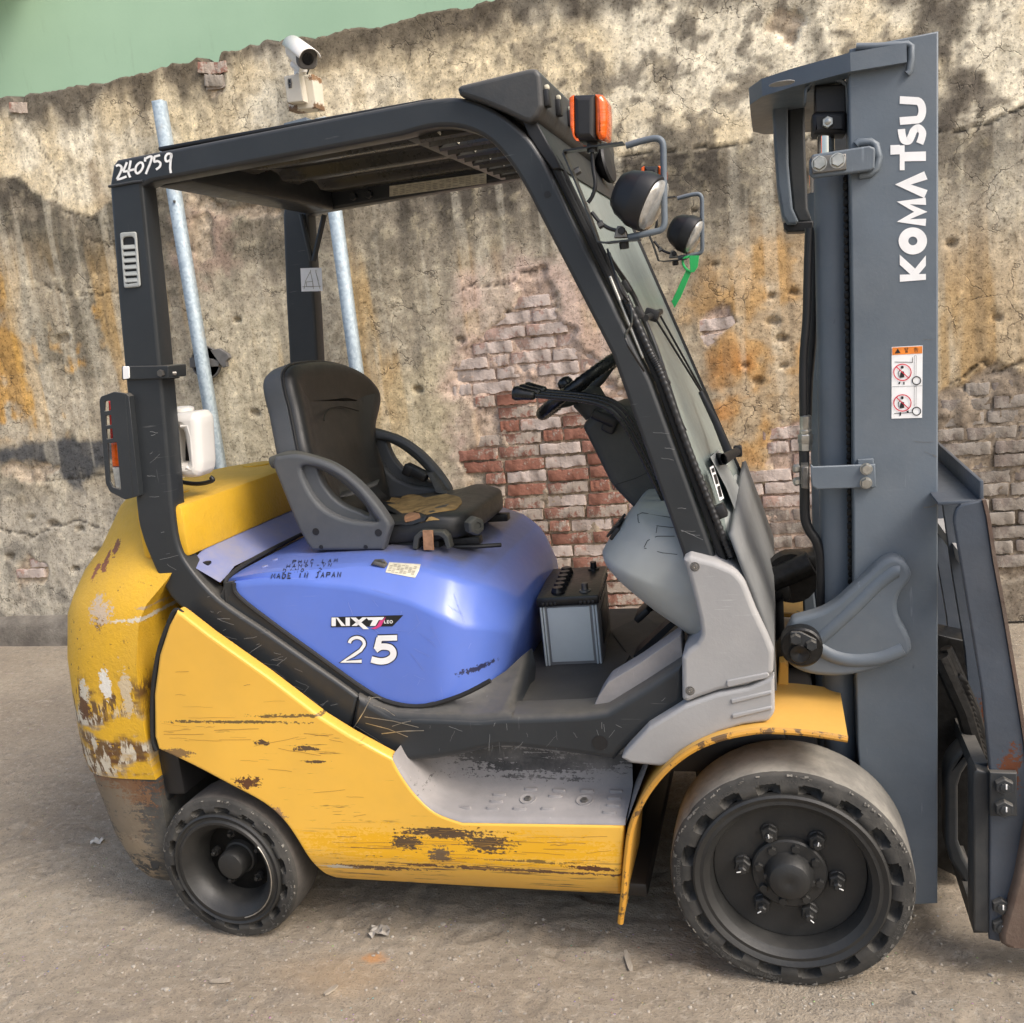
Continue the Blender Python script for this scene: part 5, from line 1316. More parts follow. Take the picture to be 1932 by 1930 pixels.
if sum(O2[k - 1][0] * O2[k][1] - O2[k][0] * O2[k - 1][1] for k in range(len(O2))) < 0: O2 = O2[::-1]
def b3(q, h): return bb_ + Vector((0, q[0], 0)) + bdir * q[1] + bn * h
ins_ = [0, .004, .010, .020, .035, .055, .08, .11]; lv = inset_levels(O2, ins_)
hts = {0: -.002, .004: .009, .010: .016, .020: .022, .035: .023, .055: .017, .08: .009, .11: .004}
rows = [[b3(q, -.03) for q in lv[0]]] + [[b3(q, hts[k]) for q in lv[round(k, 7)]] for k in ins_]
mb = MB(); mb.loft(rows, close=True, cap1=True); S_bk = mb.build('backrest', M_seat, SEAT, smooth=60, fix=True)
lv = inset_levels([(a * 1.0, b * 1.0) for a, b in O2], [0, .004, .012, .028, .05])
ctr = sum(q[0] for q in O2) / len(O2)
out_ = [(ctr + (a - ctr) * 1.025, b + .006) for a, b in O2]; lvo = inset_levels(out_, [0, .005, .014, .03])
rows = [[b3(q, -.006) for q in out_], [b3(q, -.050) for q in out_]] + [[b3(q, -h) for q in lvo[round(k, 7)]] for k, h in ((.005, .064), (.014, .072), (.03, .078))]
mb = MB(); mb.loft(rows, close=True, cap0=True, cap1=True); S_sh = mb.build('seat_shell', M_shell, SEAT, smooth=60, fix=True)
mb = MB(); mb.tube([b3((ctr + (a - ctr) * 1.005, b), -.003) for a, b in O2], .0038, 6); mb.build('piping', M_black, SEAT)
f0 = onb(600, 790); mb = MB(); c0 = (f0 - bb_).dot(bdir)
mb.tube([b3((a, c0 - .01 + .030 * (1 - ((a - .24) / .12) ** 2)), .0105 + .012 * ((a - .24) / .12) ** 4) for a in np.linspace(.12, .36, 18)], .0022, 6); mb.build('stitch_seam', M_black, SEAT)
# seat cushion
def sup_box(x0, x1, y0, y1, z0, z1, n=5, N=40, rows=14, zf=None):
    cx, cy, ax, ay = (x0 + x1) / 2, (y0 + y1) / 2, (x1 - x0) / 2, (y1 - y0) / 2; out_ = []
    for i in range(rows + 1):
        ph = -math.pi / 2 + math.pi * i / rows; s = math.copysign(abs(math.sin(ph)) ** (2 / n), math.sin(ph)); c_ = abs(math.cos(ph)) ** (2 / n)
        r_ = []
        for k in range(N):
            th = 2 * math.pi * k / N; u = math.copysign(abs(math.cos(th)) ** (2 / n), math.cos(th)) * c_; v = math.copysign(abs(math.sin(th)) ** (2 / n), math.sin(th)) * c_
            x, y = cx + ax * u, cy + ay * v; z = (z0 + z1) / 2 + (z1 - z0) / 2 * s
            if zf: z = zf(x, y, z, s)
            r_.append(Vector((x, y, z)))
        out_.append(r_)
    return out_
xs0 = at(600, 960, .36).x; xs1 = at(852, 1020, .36).x + .0
zc0, zc1 = 1.008, at(800, 985, .36).z
def zcush(x, y, z, s):
    t = (x - xs0) / (xs1 - xs0); k = max(0, s)
    dish = -.018 * math.exp(-((y - YC) / .11) ** 2) * k * (1 - max(0, t - .7) * 2)
    return z + k * (.022 * t - .012) + dish + (.012 * math.exp(-((t - .9) / .1) ** 2)) * k
mb = MB(); mb.loft(sup_box(xs0 - .05, xs1 + .055, .325, mir(.300), zc0 - .008, zc1 + .016, 5.5, 64, 18, zcush), close=True, cap0=True, cap1=True)
S_cu = mb.build('seat_cushion', M_seat, SEAT, smooth=60, fix=True); CB = mb.bvh(); CP = on_bvh(CB)
fo1 = [(690, 938), (706, 924), (735, 914), (775, 912), (808, 918), (846, 934), (868, 939), (872, 950), (860, 962), (830, 966), (805, 972), (782, 966), (752, 958), (726, 952), (700, 950)]
patch('bared_foam', fo1, CP, M_foam, S_cu, .003)
patch('bared_foam', [(763, 975), (775, 968), (792, 970), (794, 978), (780, 984), (764, 986)], CP, M_strap, S_cu, .003)
for pts in ([(655, 925), (690, 905), (728, 905), (715, 920), (690, 935), (672, 940)], [(690, 946), (725, 950), (765, 955), (775, 962), (740, 968), (705, 966)], [(630, 930), (655, 920), (668, 938), (650, 950), (632, 945)]):
    patch('torn_cover', pts, CP, M_seat, S_cu, .007)
mb = MB()
for y in (.40, .69): mb.bbox(((xs0 + xs1) / 2 + .06, y, .992), (xs1 - xs0 + .02, .035, .022), .003)
mb.build('seat_rail', M_grease, SEAT); tag(bpy.data.objects['seat_rail'], kind='stuff')
mb = MB(); mb.bbox(((xs0 + xs1) / 2 - .02, YC, .985), (xs1 - xs0 - .02, .40, .05), .01); mb.build('seat_base', M_black, SEAT)
mb = MB(); mb.tube([at(820, 1032, .38), at(900, 1031, .38), at(945, 1028, .42)], .006, 8); mb.build('slide_lever', M_black, SEAT)
# armrests: a moulded side plate with a hand hold
arm = [(512, 874), (519, 862), (548, 857), (580, 861), (626, 877), (673, 911), (711, 953), (733, 985), (736, 993), (729, 1014), (722, 1038), (588, 1040), (578, 1027), (563, 1000), (540, 945), (524, 905)]
arm = [tuple(p) for p in cr(arm[1:8], 4)] + arm[8:] + [arm[0]]
hole = [tuple(p) for p in cr([(598, 884), (618, 890), (646, 908), (672, 932), (692, 962), (694, 974), (676, 966), (650, 956), (626, 938), (607, 912)], 4, True)]
big = [tuple(p) for p in cr([(566, 884), (590, 880), (620, 890), (650, 908), (680, 938), (704, 972), (712, 984), (690, 986), (650, 980), (612, 962), (584, 930)], 4, True)]
A_ = MB().prism(xz(arm, .27), .27, .312, .010, [xz(big, .27)], 4).build('armrest', M_shell, SEAT, smooth=35)
inn_ = [(520, 868), (560, 866), (620, 878), (672, 914), (712, 958), (730, 988), (726, 1012), (600, 1015), (545, 940)]
MB().prism(xz(inn_, .292), .292, .325, .006, [xz(hole, .292)], 4).build('armrest_inner', M_shell, A_, smooth=35)
mb = MB(); mb.tube([at(p[0], p[1], .29) for p in cr([(514, 873), (548, 862), (580, 866), (624, 882), (670, 916), (706, 956), (729, 990)], 5)], .017, 12); mb.build('arm_pad', M_dash, A_, smooth=60)
mb = MB()
for p in [(596, 1003), (714, 1005), (606, 1032), (690, 1032)]: mb.lathe([(.010 if p[1] < 1020 else .006, 0), (.010 if p[1] < 1020 else .006, .001), (0, .001)], at(p[0], p[1], .27), (0, -1, 0), 14)
tag(mb.build('dark_recess_disc', M_black, A_), kind='stuff')  # black discs paint in the shade of the bolt recesses
dup(A_, (0, mir(.2975) - .2975, 0), SEAT)
# knob, recline handle with its tan strap, belt and buckle
q = at(886, 995, .30); mb = MB(); ax = (at(905, 998, .30) - q); mb.lathe([(.022, 0), (.024, .008), (.024, .026), (.020, .032), (.011, .033), (.010, .029), (0, .029)], q + Vector((-.005, .03, 0)), (.75, -.66, 0), 12, rfun=lambda a: 1 + .05 * math.cos(6 * a)); mb.build('weight_knob', M_dash, SEAT, smooth=30)
hd = fillet([(777, 1036), (780, 1013), (792, 1002), (835, 1003), (845, 1012), (851, 1034), (842, 1037), (836, 1016), (828, 1011), (798, 1011), (790, 1017), (787, 1038)], 3)
MB().prism(xz(hd, .30), .30, .33, .003).build('recline_handle', M_dash, SEAT)
MB().prism(xz([(797, 1001), (816, 1001), (818, 1038), (799, 1038)], .294), .294, .300, .001).build('handle_strap', M_strap, SEAT)
q0, q1, q2 = at(797, 905, .74), at(812, 918, .74), at(826, 930, .74)
mb = MB(); mb.bbox(at(790, 893, .74), (.062, .04, .030), .006, Matrix.Rotation(.55, 3, 'Y')); mb.bbox(at(772, 886, .74), (.03, .044, .036), .006, Matrix.Rotation(.5, 3, 'Y')); mb.build('belt_buckle', M_black, SEAT)
mb = MB(); mb.loft([[at(805, 893, .72), at(818, 890, .76)], [at(815, 912, .72), at(832, 908, .76)], [at(822, 930, .71), at(845, 926, .75)], [at(850, 934, .68), at(872, 931, .72)]]); o = mb.build('belt_webbing', M_webbing, SEAT); md = o.modifiers.new('s', 'SOLIDIFY'); md.thickness = .003
mb = MB(); mb.loft([[at(632, 942, .40), at(640, 930, .44)], [at(665, 935, .42), at(672, 924, .46)], [at(712, 915, .50), at(716, 905, .54)]]); o = mb.build('belt_webbing', M_webbing, SEAT); md = o.modifiers.new('s', 'SOLIDIFY'); md.thickness = .003

# ------------------------------------------------------------------ dash, steering column, levers
dsh = [(1138, 1044), (1146, 1026), (1162, 1005), (1178, 985), (1200, 957), (1222, 952), (1300, 950), (1380, 985), (1400, 1060), (1420, 1200), (1330, 1235), (1324, 1204), (1312, 1190), (1296, 1183), (1277, 1168), (1236, 1140), (1189, 1102), (1158, 1073)]
dsh = [tuple(p) for p in cr(dsh, 3, True)]
D2 = xz(dsh, .24); cx_ = sum(p[0] for p in D2) / len(D2); cz_ = sum(p[1] for p in D2) / len(D2)
rows = []
for y, s in [(.10, .02), (.105, .45), (.12, .68), (.145, .84), (.18, .95), (.23, 1.0), (.30, 1.01), (YC, 1.0), (.80, 1.0), (.88, .97), (.93, .9), (.97, .7), (.985, .3), (.988, .02)]:
    rows.append([Vector((cx_ + (a - cx_) * s + (1 - s) * .10, y, cz_ + (b - cz_) * s - (1 - s) * .03)) for a, b in D2])
mb = MB(); mb.loft(rows, close=True, cap0=True, cap1=True); DASH = mb.build('dash_cowl', M_cowl, ROOT, smooth=60, fix=True); DB = on_bvh(mb.bvh())
def groove(pts, P_, par, name='panel_gap', w=1.1, mt_=None): decal(name, ribbon(pts, w), P_, mt_ or M_black, par, .0012)
groove([(1205, 985), (1203, 972), (1212, 968), (1272, 978)], DB, DASH); groove([(1205, 986), (1245, 993), (1273, 996)], DB, DASH); groove([(1240, 993), (1238, 1006)], DB, DASH)
groove([(1216, 1032), (1222, 1020), (1240, 1012), (1273, 1012)], DB, DASH); groove([(1216, 1034), (1250, 1043), (1278, 1046)], DB, DASH)
mb = MB()
for k in range(5):
    mb.bbox(at(1162 + k * 3.6, 1006 - k * 4.4 - 2, .27) + Vector((-.008, 0, .006)), (.006, .10, .018), .002, Matrix.Rotation(.85, 3, 'Y'))
mb.bbox(at(1169, 998, .27) + Vector((-.004, 0, .0)), (.035, .11, .012), .003, Matrix.Rotation(-.9, 3, 'Y'))
mb.build('dash_louvre', M_black, DASH)
mb = MB()
for k in range(6): mb.lathe([(.045 - k * .003, 0), (.049 - k * .003, .006), (.045 - k * .003, .012)], at(1228, 968, .50) + Vector((.01 + k * .004, 0, k * .011 - .01)), (.3, 0, 1), 20)
mb.build('bellows', M_rubber, ROOT, smooth=60)
colp = [(1097, 806), (1104, 795), (1122, 779), (1160, 765), (1200, 770), (1228, 800), (1262, 880), (1285, 960), (1260, 985), (1196, 962), (1160, 925), (1150, 912)]
C2 = xz(fillet(colp, 8, 4), .44)
CLM = MB().prism(C2, .44, .65, .022, k=4).build('steering_column', M_dash, ROOT, smooth=50)
CPr = on_y(.4395); groove([(1158, 924), (1162, 914), (1200, 902), (1245, 880)], on_y(.44), CLM, 'panel_gap', 1.4)
mb = MB(); mb.tube([at(1158, 795, .42), at(1135, 787, .41), at(1118, 780, .405)], .013, 12, rs=[.017, .014, .013]); mb.bbox(at(1152, 800, .43), (.035, .03, .045), .006, Matrix.Rotation(.5, 3, 'Y')); mb.build('indicator_stalk', M_black, CLM, smooth=50)
wc = (at(1026, 780, YC) + at(1162, 676, YC)) / 2; wd = (at(1162, 676, YC) - at(1026, 780, YC)).normalized(); R_w = (at(1162, 676, YC) - at(1026, 780, YC)).length / 2
mb = MB(); N = 96
for rad in (1,):
    pts = [wc + wd * R_w * math.cos(t) + Vector((0, 1, 0)) * R_w * math.sin(t) for t in np.linspace(0, 2 * math.pi, N + 1)]
    mb.tube(pts, .0165, 10, cap=False, rs=[.0165 + .0012 * math.cos(t * 48) for t in np.linspace(0, 2 * math.pi, N + 1)])
SWH = mb.build('steering_wheel', M_blackgl, ROOT, smooth=60)
ax = Vector((-wd.z, 0, wd.x)); 
mb = MB()
for t in (.0, 2.2, 4.1):
    e = wd * math.cos(t) + Vector((0, 1, 0)) * math.sin(t); mb.tube([wc + e * R_w, wc + e * R_w * .5 - ax * .02, wc - ax * .03], .012, 8)
mb.lathe([(.04, -.05), (.045, 0), (.035, .015), (0, .02)], wc - ax * .035, ax, 20); mb.tube([wc - ax * .05, wc - ax * .2], .03, 12); mb.build('wheel_spokes', M_dash, SWH, smooth=50)
mb = MB(); q = at(1069, 727, .50); mb.lathe([(.011, -.03), (.012, -.008), (.020, .002), (.022, .014), (.018, .026), (.008, .031), (0, .032)], q + ax * -.008, ax, 18); mb.build('spinner_knob', M_blackgl, SWH, smooth=60)
for k, (y, dx, dy) in enumerate([(.27, 0, 0), (.33, 0, 0), (.39, 0, 0)]):
    pts = [(1008, 746), (1040, 749), (1090, 754), (1130, 762), (1158, 778), (1180, 805), (1205, 850), (1235, 910), (1262, 965)]
    P0 = [at(p[0], p[1], .27) for p in pts]
    mb = MB(); mb.tube([p + Vector((0, y - .27, 0)) for p in cr(P0, 4)], .0062, 8)
    L_ = mb.build('control_lever', M_blackgl, ROOT, smooth=60)
    g0, g1 = at(1008, 746, .27), at(967, 744, .27); mb = MB(); e = (g1 - g0)
    mb.tube([g0 + e * t + Vector((0, y - .27, .004 * t)) for t in (-.05, 0, .15, .5, .8, .95, 1.0)], .01, 12, rs=[.008, .011, .0125, .015, .0185, .016, .008]); mb.build('lever_grip', M_blackgl, L_, smooth=60)
decal('lever_label', [[(1050, 743), (1078, 746), (1078, 751), (1046, 748)]], on_y(.325), M_paper, ROOT, .0)

# ------------------------------------------------------------------ front cowl panels
cp = [(1288, 1056), (1301, 1049), (1348, 1061), (1386, 1077, 10), (1404, 1097, 10), (1426, 1152), (1449, 1201), (1460, 1229), (1459, 1271, 6), (1412, 1293), (1355, 1304), (1315, 1318), (1297, 1326, 5), (1287, 1320, 3), (1286, 1241), (1296, 1229), (1313, 1216), (1323, 1198, 8), (1319, 1168), (1306, 1114), (1295, 1075)]
COWL = MB().prism(xz(fillet(cp, 4), .035), .035, .30, .011, k=4).build('front_cowl', M_greyp, ROOT, smooth=45)
lp = [(1171, 1431), (1181, 1418), (1222, 1374), (1291, 1332), (1315, 1323), (1355, 1309), (1412, 1298), (1461, 1276, 3), (1462, 1345, 8), (1450, 1362, 8), (1402, 1368), (1355, 1382), (1308, 1406), (1283, 1420), (1262, 1442), (1246, 1447), (1190, 1441)]
COWL2 = MB().prism(xz(fillet(lp, 4), .03), .03, .28, .008, k=4).build('lower_cowl', M_greyp, ROOT, smooth=45)
for par, Y_g, pts in ((COWL, .035, [(1370, 1290), (1372, 1283), (1448, 1268), (1452, 1274), (1446, 1279), (1374, 1296)]), (COWL2, .03, [(1380, 1326), (1379, 1319), (1455, 1302), (1457, 1308), (1382, 1327)]), (COWL2, .03, [(1382, 1354), (1381, 1347), (1456, 1331), (1457, 1337), (1384, 1355)])):
    MB().prism(xz(fillet(pts, 1.5, 2), Y_g), Y_g - .004, Y_g + .01, .0025).build('moulded_rib', M_greyp, par)
for p, Y_g in (((1311, 1069), .035), ((1302, 1303), .035)):
    mb = MB(); c_ = at(*p, Y_g); mb.lathe([(.0105, -.001), (.0105, .001), (.0085, .001), (.0085, -.0005)], c_, (0, -1, 0), 20); mb.lathe([(.0075, 0), (.0065, .003), (.002, .0035), (0, .002)], c_, (0, -1, 0), 18); mb.build('screw', M_steel, COWL)
for o in (COWL, COWL2):
    hb = .30 if o is COWL else .28; f0 = .035 if o is COWL else .03
    dup(o, (0, mir((hb + f0) / 2) - (hb + f0) / 2, 0), ROOT)
# dusty front panel between the two cowls and windscreen
fp = [(1376, 1000), (1398, 1060), (1418, 1110), (1450, 1200), (1455, 1290)]
rows = []
for p in fp:
    a = at(p[0], p[1], .10); rows.append([Vector((a.x, y, a.z)) for y in np.linspace(.06, 1.03, 6)])
mb = MB(); mb.loft(rows); o = mb.build('front_panel', M_front, ROOT, smooth=20); o.modifiers.new('s', 'SOLIDIFY').thickness = .012
# ------------------------------------------------------------------ windscreen
Yg = .10
e0, e1 = at(1049, 300, Yg), at(1378, 1038, Yg)
gdir = (e1 - e0).normalized(); gn = Vector((gdir.z, 0, -gdir.x))
if gn.x < 0: gn = -gn
gy0, gy1 = Yg, mir(Yg)
mb = MB(); mb.loft([[e0 + Vector((0, 0, 0)), Vector((e0.x, gy1, e0.z))], [e1, Vector((e1.x, gy1, e1.z))]]); GLASS = mb.build('windscreen', M_glass, ROOT, smooth=None)
def ong(px, py, lift=0.0): return atp(px, py, e0 + gn * lift, gn)
# rubber gasket and corrugated hose along the near edge, gasket on the far edge
for nm, pts, Yk, r, mt_ in (('screen_gasket', [(1030, 285), (1048, 318), (1217, 661), (1243, 718), (1365, 1058)], .098, .009, M_rubber), ('screen_gasket', [(1022, 262), (1056, 312), (1228, 661), (1254, 718), (1374, 1056)], .115, .007, M_rubber)):
    mb = MB(); mb.tube([at(p[0], p[1], Yk) for p in pts], r, 8); mb.build(nm, mt_, ROOT)
mb = MB(); mb.tube([e0 + Vector((0, gy1 - gy0, 0)), e1 + Vector((0, gy1 - gy0, 0))], .008, 8); mb.build('screen_gasket', M_rubber, ROOT)
mb = MB(); p_ = cr([at(p[0], p[1], .085) for p in [(1180, 560), (1225, 661), (1250, 712), (1300, 850), (1345, 965), (1380, 1050)]], 30); mb.tube(p_, .008, 8, rs=[.0078 + .0012 * math.sin(i * 2.1) for i in range(len(p_))]); mb.build('corrugated_hose', M_hosebl, ROOT, smooth=80)
# beaded spring strip on the lower gasket
mb = MB(); a, b = at(1152, 525, .09), at(1212, 672, .09)
for k in range(40):
    q = a.lerp(b, k / 39); mb.lathe([(.0035, -.0045), (.0042, 0), (.0035, .0045)], q, (b - a), 6)
tag(mb.build('coil_spring', M_zinc, ROOT, smooth=60), kind='stuff')
# screen frame at the foot, tabs
mb = MB(); mb.tube([e1, e1 + Vector((0, gy1 - gy0, 0))], .009, 8); mb.build('screen_frame', M_rubber, ROOT)
q = at(1350, 968, .10); MB().bbox(q + gn * .012, (.025, .03, .03), .004, Matrix.Rotation(-.35, 3, 'Y')).build('screen_clip', M_black, ROOT)
# wiper: motor cover, twin-rod arm, blade
WIP = empty('wiper', ong(1365, 868, .03), parent=ROOT)
mb = MB()
mb.tube([ong(1352, 866, .01), ong(1366, 866, .045), ong(1390, 852, .06)], .014, 10, rs=[.017, .014, .011]); mb.bbox(ong(1392, 851, .062), (.022, .02, .03), .004); mb.build('wiper_pivot', M_black, WIP, smooth=50)
mb = MB(); mb.tube([ong(1378, 862, .05), ong(1352, 800, .04), ong(1322, 740, .03)], .009, 8, rs=[.012, .010, .007]); mb.build('wiper_arm', M_black, WIP, smooth=50)
for da, db in (((1322, 738), (1236, 600)), ((1340, 765), (1246, 596))):
    mb = MB(); mb.tube([ong(*da, .03), ong((da[0] + db[0]) / 2, (da[1] + db[1]) / 2, .032), ong(*db, .028)], .0028, 6); mb.build('wiper_rod', M_black, WIP)
mb = MB(); mb.bbox(ong(1230, 594, .022), (.035, .03, .028), .004, Matrix.Rotation(.4, 3, 'Y')); mb.tube([ong(1218, 600, .015), ong(1246, 588, .03)], .008, 8); mb.build('wiper_head', M_black, WIP)
mb = MB(); mb.tube([ong(*p, .012) for p in cr([(1148, 478), (1156, 495), (1190, 545), (1216, 600), (1240, 660), (1258, 715), (1282, 790), (1292, 812)], 4)], .005, 6); mb.tube([ong(*p, .004) for p in [(1150, 484), (1195, 560), (1222, 625), (1252, 715), (1288, 810)]], .0035, 6); mb.build('wiper_blade', M_black, WIP)
mb = MB()
for p in [(1182, 540), (1205, 590), (1256, 715), (1245, 690)]: mb.bbox(ong(*p, .012), (.012, .014, .03), .003, Matrix.Rotation(-.45, 3, 'Y'))
tag(mb.build('blade_yoke', M_black, WIP), kind='stuff')
mb = MB(); mb.tube([ong(*p, .02) for p in cr([(1146, 470), (1170, 545), (1188, 575), (1192, 610), (1180, 640), (1215, 700)], 5)], .0025, 6); mb.build('washer_hose', M_hosebl, WIP)
# dark tank cover and decal at the foot of the screen
cv = [(1340, 862), (1356, 848), (1400, 930), (1412, 990), (1396, 985), (1370, 920)]
mb = MB(); tp = [ong(*p, .02) for p in cv]; lo_ = [ong(*p, -.002) for p in cv]; n = len(tp)
mb.add(tp + lo_, [tuple(range(n))] + [(i, (i + 1) % n, n + (i + 1) % n, n + i) for i in range(n)]); mb.build('wiper_motor_cover', M_cowl, ROOT, fix=True)
lab = [(1339, 882), (1346, 878), (1366, 940), (1358, 945)]; MB().add([ong(*p, .0215) for p in lab], [(0, 1, 2, 3)]).build('maker_plate', M_white, ROOT)
for a in ([(1342, 884), (1347, 882), (1349, 890), (1344, 892)], [(1346, 896), (1351, 894), (1356, 912), (1351, 914)], [(1353, 918), (1358, 916), (1363, 936), (1358, 938)]): MB().add([ong(*p, .0222) for p in a], [(0, 1, 2, 3)]).build('plate_print', M_ink, ROOT)

# ------------------------------------------------------------------ visor box over the screen
vs = [(862, 166, 6), (868, 160), (1000, 128, 6), (1012, 129, 5), (1020, 140, 4), (1024, 200), (1014, 222, 6), (1000, 232, 7), (986, 228), (950, 210), (905, 192), (866, 180, 4)]
VIS = MB().prism(xz(fillet(vs, 4), .06), .06, mir(.06), .010, k=4).build('roof_visor', M_mastdk, ROOT, smooth=45)
vx = at(1021, 160, .06)
for k in range(4):
    p = atx([1032, 1054, 1076, 1099][k], [186, 204, 224, 244][k], vx.x + .004); mb = MB(); mb.bbox(p, (.014, .028, .034), .003); mb.build('visor_clip', M_black, VIS)
    mb = MB(); mb.bbox(p + Vector((.002, .0, .022)), (.010, .012, .010), .003); mb.build('clip_tip', M_paper, bpy.data.objects[VIS.name].children[-1])
a = at(1000, 236, .09); b = at(1040, 300, .09)
MB().prism(xz([(985, 225), (1012, 228), (1060, 318), (1042, 320), (1016, 286), (996, 254)], .085), .085, mir(.085), .004).build('visor_seal', M_black, ROOT)

# ------------------------------------------------------------------ lamps on their brackets
def Z6(pts): return [((1350 + p[0] * .25907) / 1.32298, (200 + p[1] * .25907) / 1.32298) for p in pts]
def lamp_set(Yl, sc_near):
    LB = empty('lamp_bracket', at(1125, 350, Yl), parent=ROOT); out_ = [LB]
    W2 = .018
    def strip(pts, th=.0035):
        P = [at(*p, Yl) for p in pts]; mb = MB(); rows = []
        for i, p in enumerate(P):
            t = (P[min(i + 1, len(P) - 1)] - P[max(i - 1, 0)]).normalized(); n = Vector((-t.z, 0, t.x)) * th / 2
            rows.append([p + n + Vector((0, -W2, 0)), p + n + Vector((0, W2, 0)), p - n + Vector((0, W2, 0)), p - n + Vector((0, -W2, 0))])
        mb.loft(rows, True, True, True); return mb
    pts = Z6([(800, 610), (500, 650), (235, 690)]) + Z6([(230, 720), (330, 950), (480, 1330), (560, 1560), (640, 1568), (960, 1535)])
    strip(pts).build('bracket_strip', M_frame, LB, fix=True)
    mb = MB(); mb.tube([at(*p, Yl) for p in [tuple(q) for q in cr(Z6([(820, 632), (960, 590), (1090, 562), (1150, 575), (1178, 630), (1182, 760), (1186, 1000), (1190, 1250), (1190, 1380), (1160, 1440), (1090, 1462), (960, 1490), (840, 1515)]), 3)]], .0066, 10); mb.build('guard_tube', M_mast, LB, smooth=60)
    # direction indicator
    IND = empty('direction_indicator', at(*Z6([(480, 400)])[0], Yl), parent=LB)
    def rrect(pts, y0, y1, mt_, nm, b=.012):
        return MB().prism(xz(fillet(Z6(pts), 2.5, 3), Yl), y0, y1, b, k=4).build(nm, mt_, IND, smooth=45)
    rrect([(345, 178), (560, 172), (560, 600), (385, 608), (352, 540)], Yl - .045, Yl + .045, M_black, 'housing')
    rrect([(310, 205), (350, 180), (358, 180), (362, 560), (400, 612), (358, 598), (320, 480)], Yl - .043, Yl + .043, M_amber, 'lens', .0035)
    rrect([(546, 165), (620, 170), (658, 230), (664, 420), (655, 570), (630, 598), (585, 596), (556, 545)], Yl - .043, Yl + .043, M_amber, 'lens')
    mb = MB(); mb.tube([at(*p, Yl) for p in Z6([(495, 605), (497, 700)])], .011, 10); mb.tube([at(*p, Yl) for p in [tuple(q) for q in cr(Z6([(495, 690), (505, 850), (525, 1000), (500, 1110), (455, 1180)]), 4)]], .0042, 8); mb.build('lamp_cable', M_hosebl, IND, smooth=60)
    # head lamp
    HL = empty('headlamp', at(*Z6([(960, 1150)])[0], Yl), parent=LB)
    c0 = at(*Z6([(1085, 1205)])[0], Yl); a0, a1 = at(*Z6([(985, 1440)])[0], Yl), at(*Z6([(1205, 965)])[0], Yl)
    ud = (a1 - a0).normalized(); ax_ = Vector((ud.z, 0, -ud.x)); r = (a1 - a0).length / 2
    if ax_.x < 0: ax_ = -ax_
    ax_ = (ax_ + Vector((0, -.20, 0))).normalized()
    sq = lambda a: (abs(math.cos(a)) ** 2.5 + abs(math.sin(a)) ** 2.5) ** (-1 / 2.5)
    R_ = r * 1.06
    mb = MB(); mb.lathe([(0, -.088), (R_ * .40, -.087), (R_ * .66, -.080), (R_ * .86, -.064), (R_ * .97, -.044), (R_ * 1.03, -.036), (R_ * 1.05, -.032), (R_ * 1.05, -.010), (R_ * 1.02, -.002), (R_ * .95, 0), (R_ * .93, -.006)], c0, ax_, 48, rfun=sq)
    mb.f = [f for f in mb.f if len(f) <= 4]; mb.build('lamp_shell', M_black, HL, smooth=45)
    mb = MB(); mb.lathe([(R_ * .96, -.006), (R_ * .90, .004), (R_ * .6, .010), (0, .013)], c0, ax_, 48, rfun=sq); mb.f = [f for f in mb.f if len(f) <= 4]; mb.build('lens', M_lamp, HL, smooth=60)
    ft = Z6([(712, 1525), (720, 1470), (745, 1405), (795, 1410), (830, 1470), (835, 1520)])
    MB().prism(xz(fillet(ft, 1.5, 2), Yl), Yl - .012, Yl + .012, .002).build('lamp_foot', M_steel, HL)
    mb = MB(); mb.hexbolt(at(*Z6([(780, 1450)])[0], Yl - .012), (0, -1, 0), .0085, .006); mb.hexbolt(at(*Z6([(800, 1560)])[0], Yl), (0, 0, -1), .010, .014); mb.build('bolt', M_black, HL); tag(HL.children[-1], kind='stuff')
    mb = MB(); mb.tube([at(*p, Yl) for p in [tuple(q) for q in cr(Z6([(490, 1270), (560, 1360), (640, 1420), (730, 1450)]), 4)]], .004, 8); mb.build('lamp_cable', M_hosebl, HL)
    for p in [(330, 890), (555, 1405)]: MB().hexbolt(at(*Z6([p])[0], Yl), Vector((.9, 0, .35)), .008, .012).build('bolt', M_steel, LB)
    return LB
Yl = .045
LSET = lamp_set(Yl, 1)
dup(LSET, (0, 1.115, 0), ROOT)
# inside mirror behind the visor, far end
mb = MB(); c_ = at(1147, 308, .78); mb.lathe([(.0, -.03), (.03, -.028), (.05, -.012), (.056, 0), (.052, .006), (0, .010)], c_, (.95, -.1, .15), 28); mb.tube([c_ - Vector((.03, 0, 0)), c_ - Vector((.09, 0, -.03))], .016, 10); mb.build('rear_view_mirror', M_black, ROOT, smooth=50)
# ------------------------------------------------------------------ mast
Ym = .20
MAST = empty('mast', at(1690, 1500, Ym), parent=ROOT)
rail = [(1603, 92), (1771, 58), (1770, 900), (1769, 1705), (1640, 1712), (1618, 1407), (1611, 1100), (1608, 609), (1601, 158)]
RAIL = MB().prism(xz(rail, Ym), Ym, Ym + .022, .004).build('mast_rail', M_mast, MAST)
fl = [(1603, 92), (1625, 88), (1640, 1400), (1640, 1712), (1618, 1407), (1611, 1100), (1608, 609), (1601, 158)]
MB().prism(xz(fl, Ym), Ym + .022, Ym + .10, .002).build('rail_flange', M_mast, MAST)
MB().prism(xz([(1748, 64), (1771, 58), (1769, 1705), (1745, 1706)], Ym), Ym + .022, Ym + .10, .002).build('rail_flange', M_mast, MAST)
MB().prism(xz([(1628, 95), (1745, 70), (1742, 1690), (1645, 1690)], Ym), Ym + .035, Ym + .10, .003).build('inner_rail', M_mastdk, MAST)
mr_ = dup(RAIL, (0, mir(Ym + .011) - Ym - .011, 0), MAST)
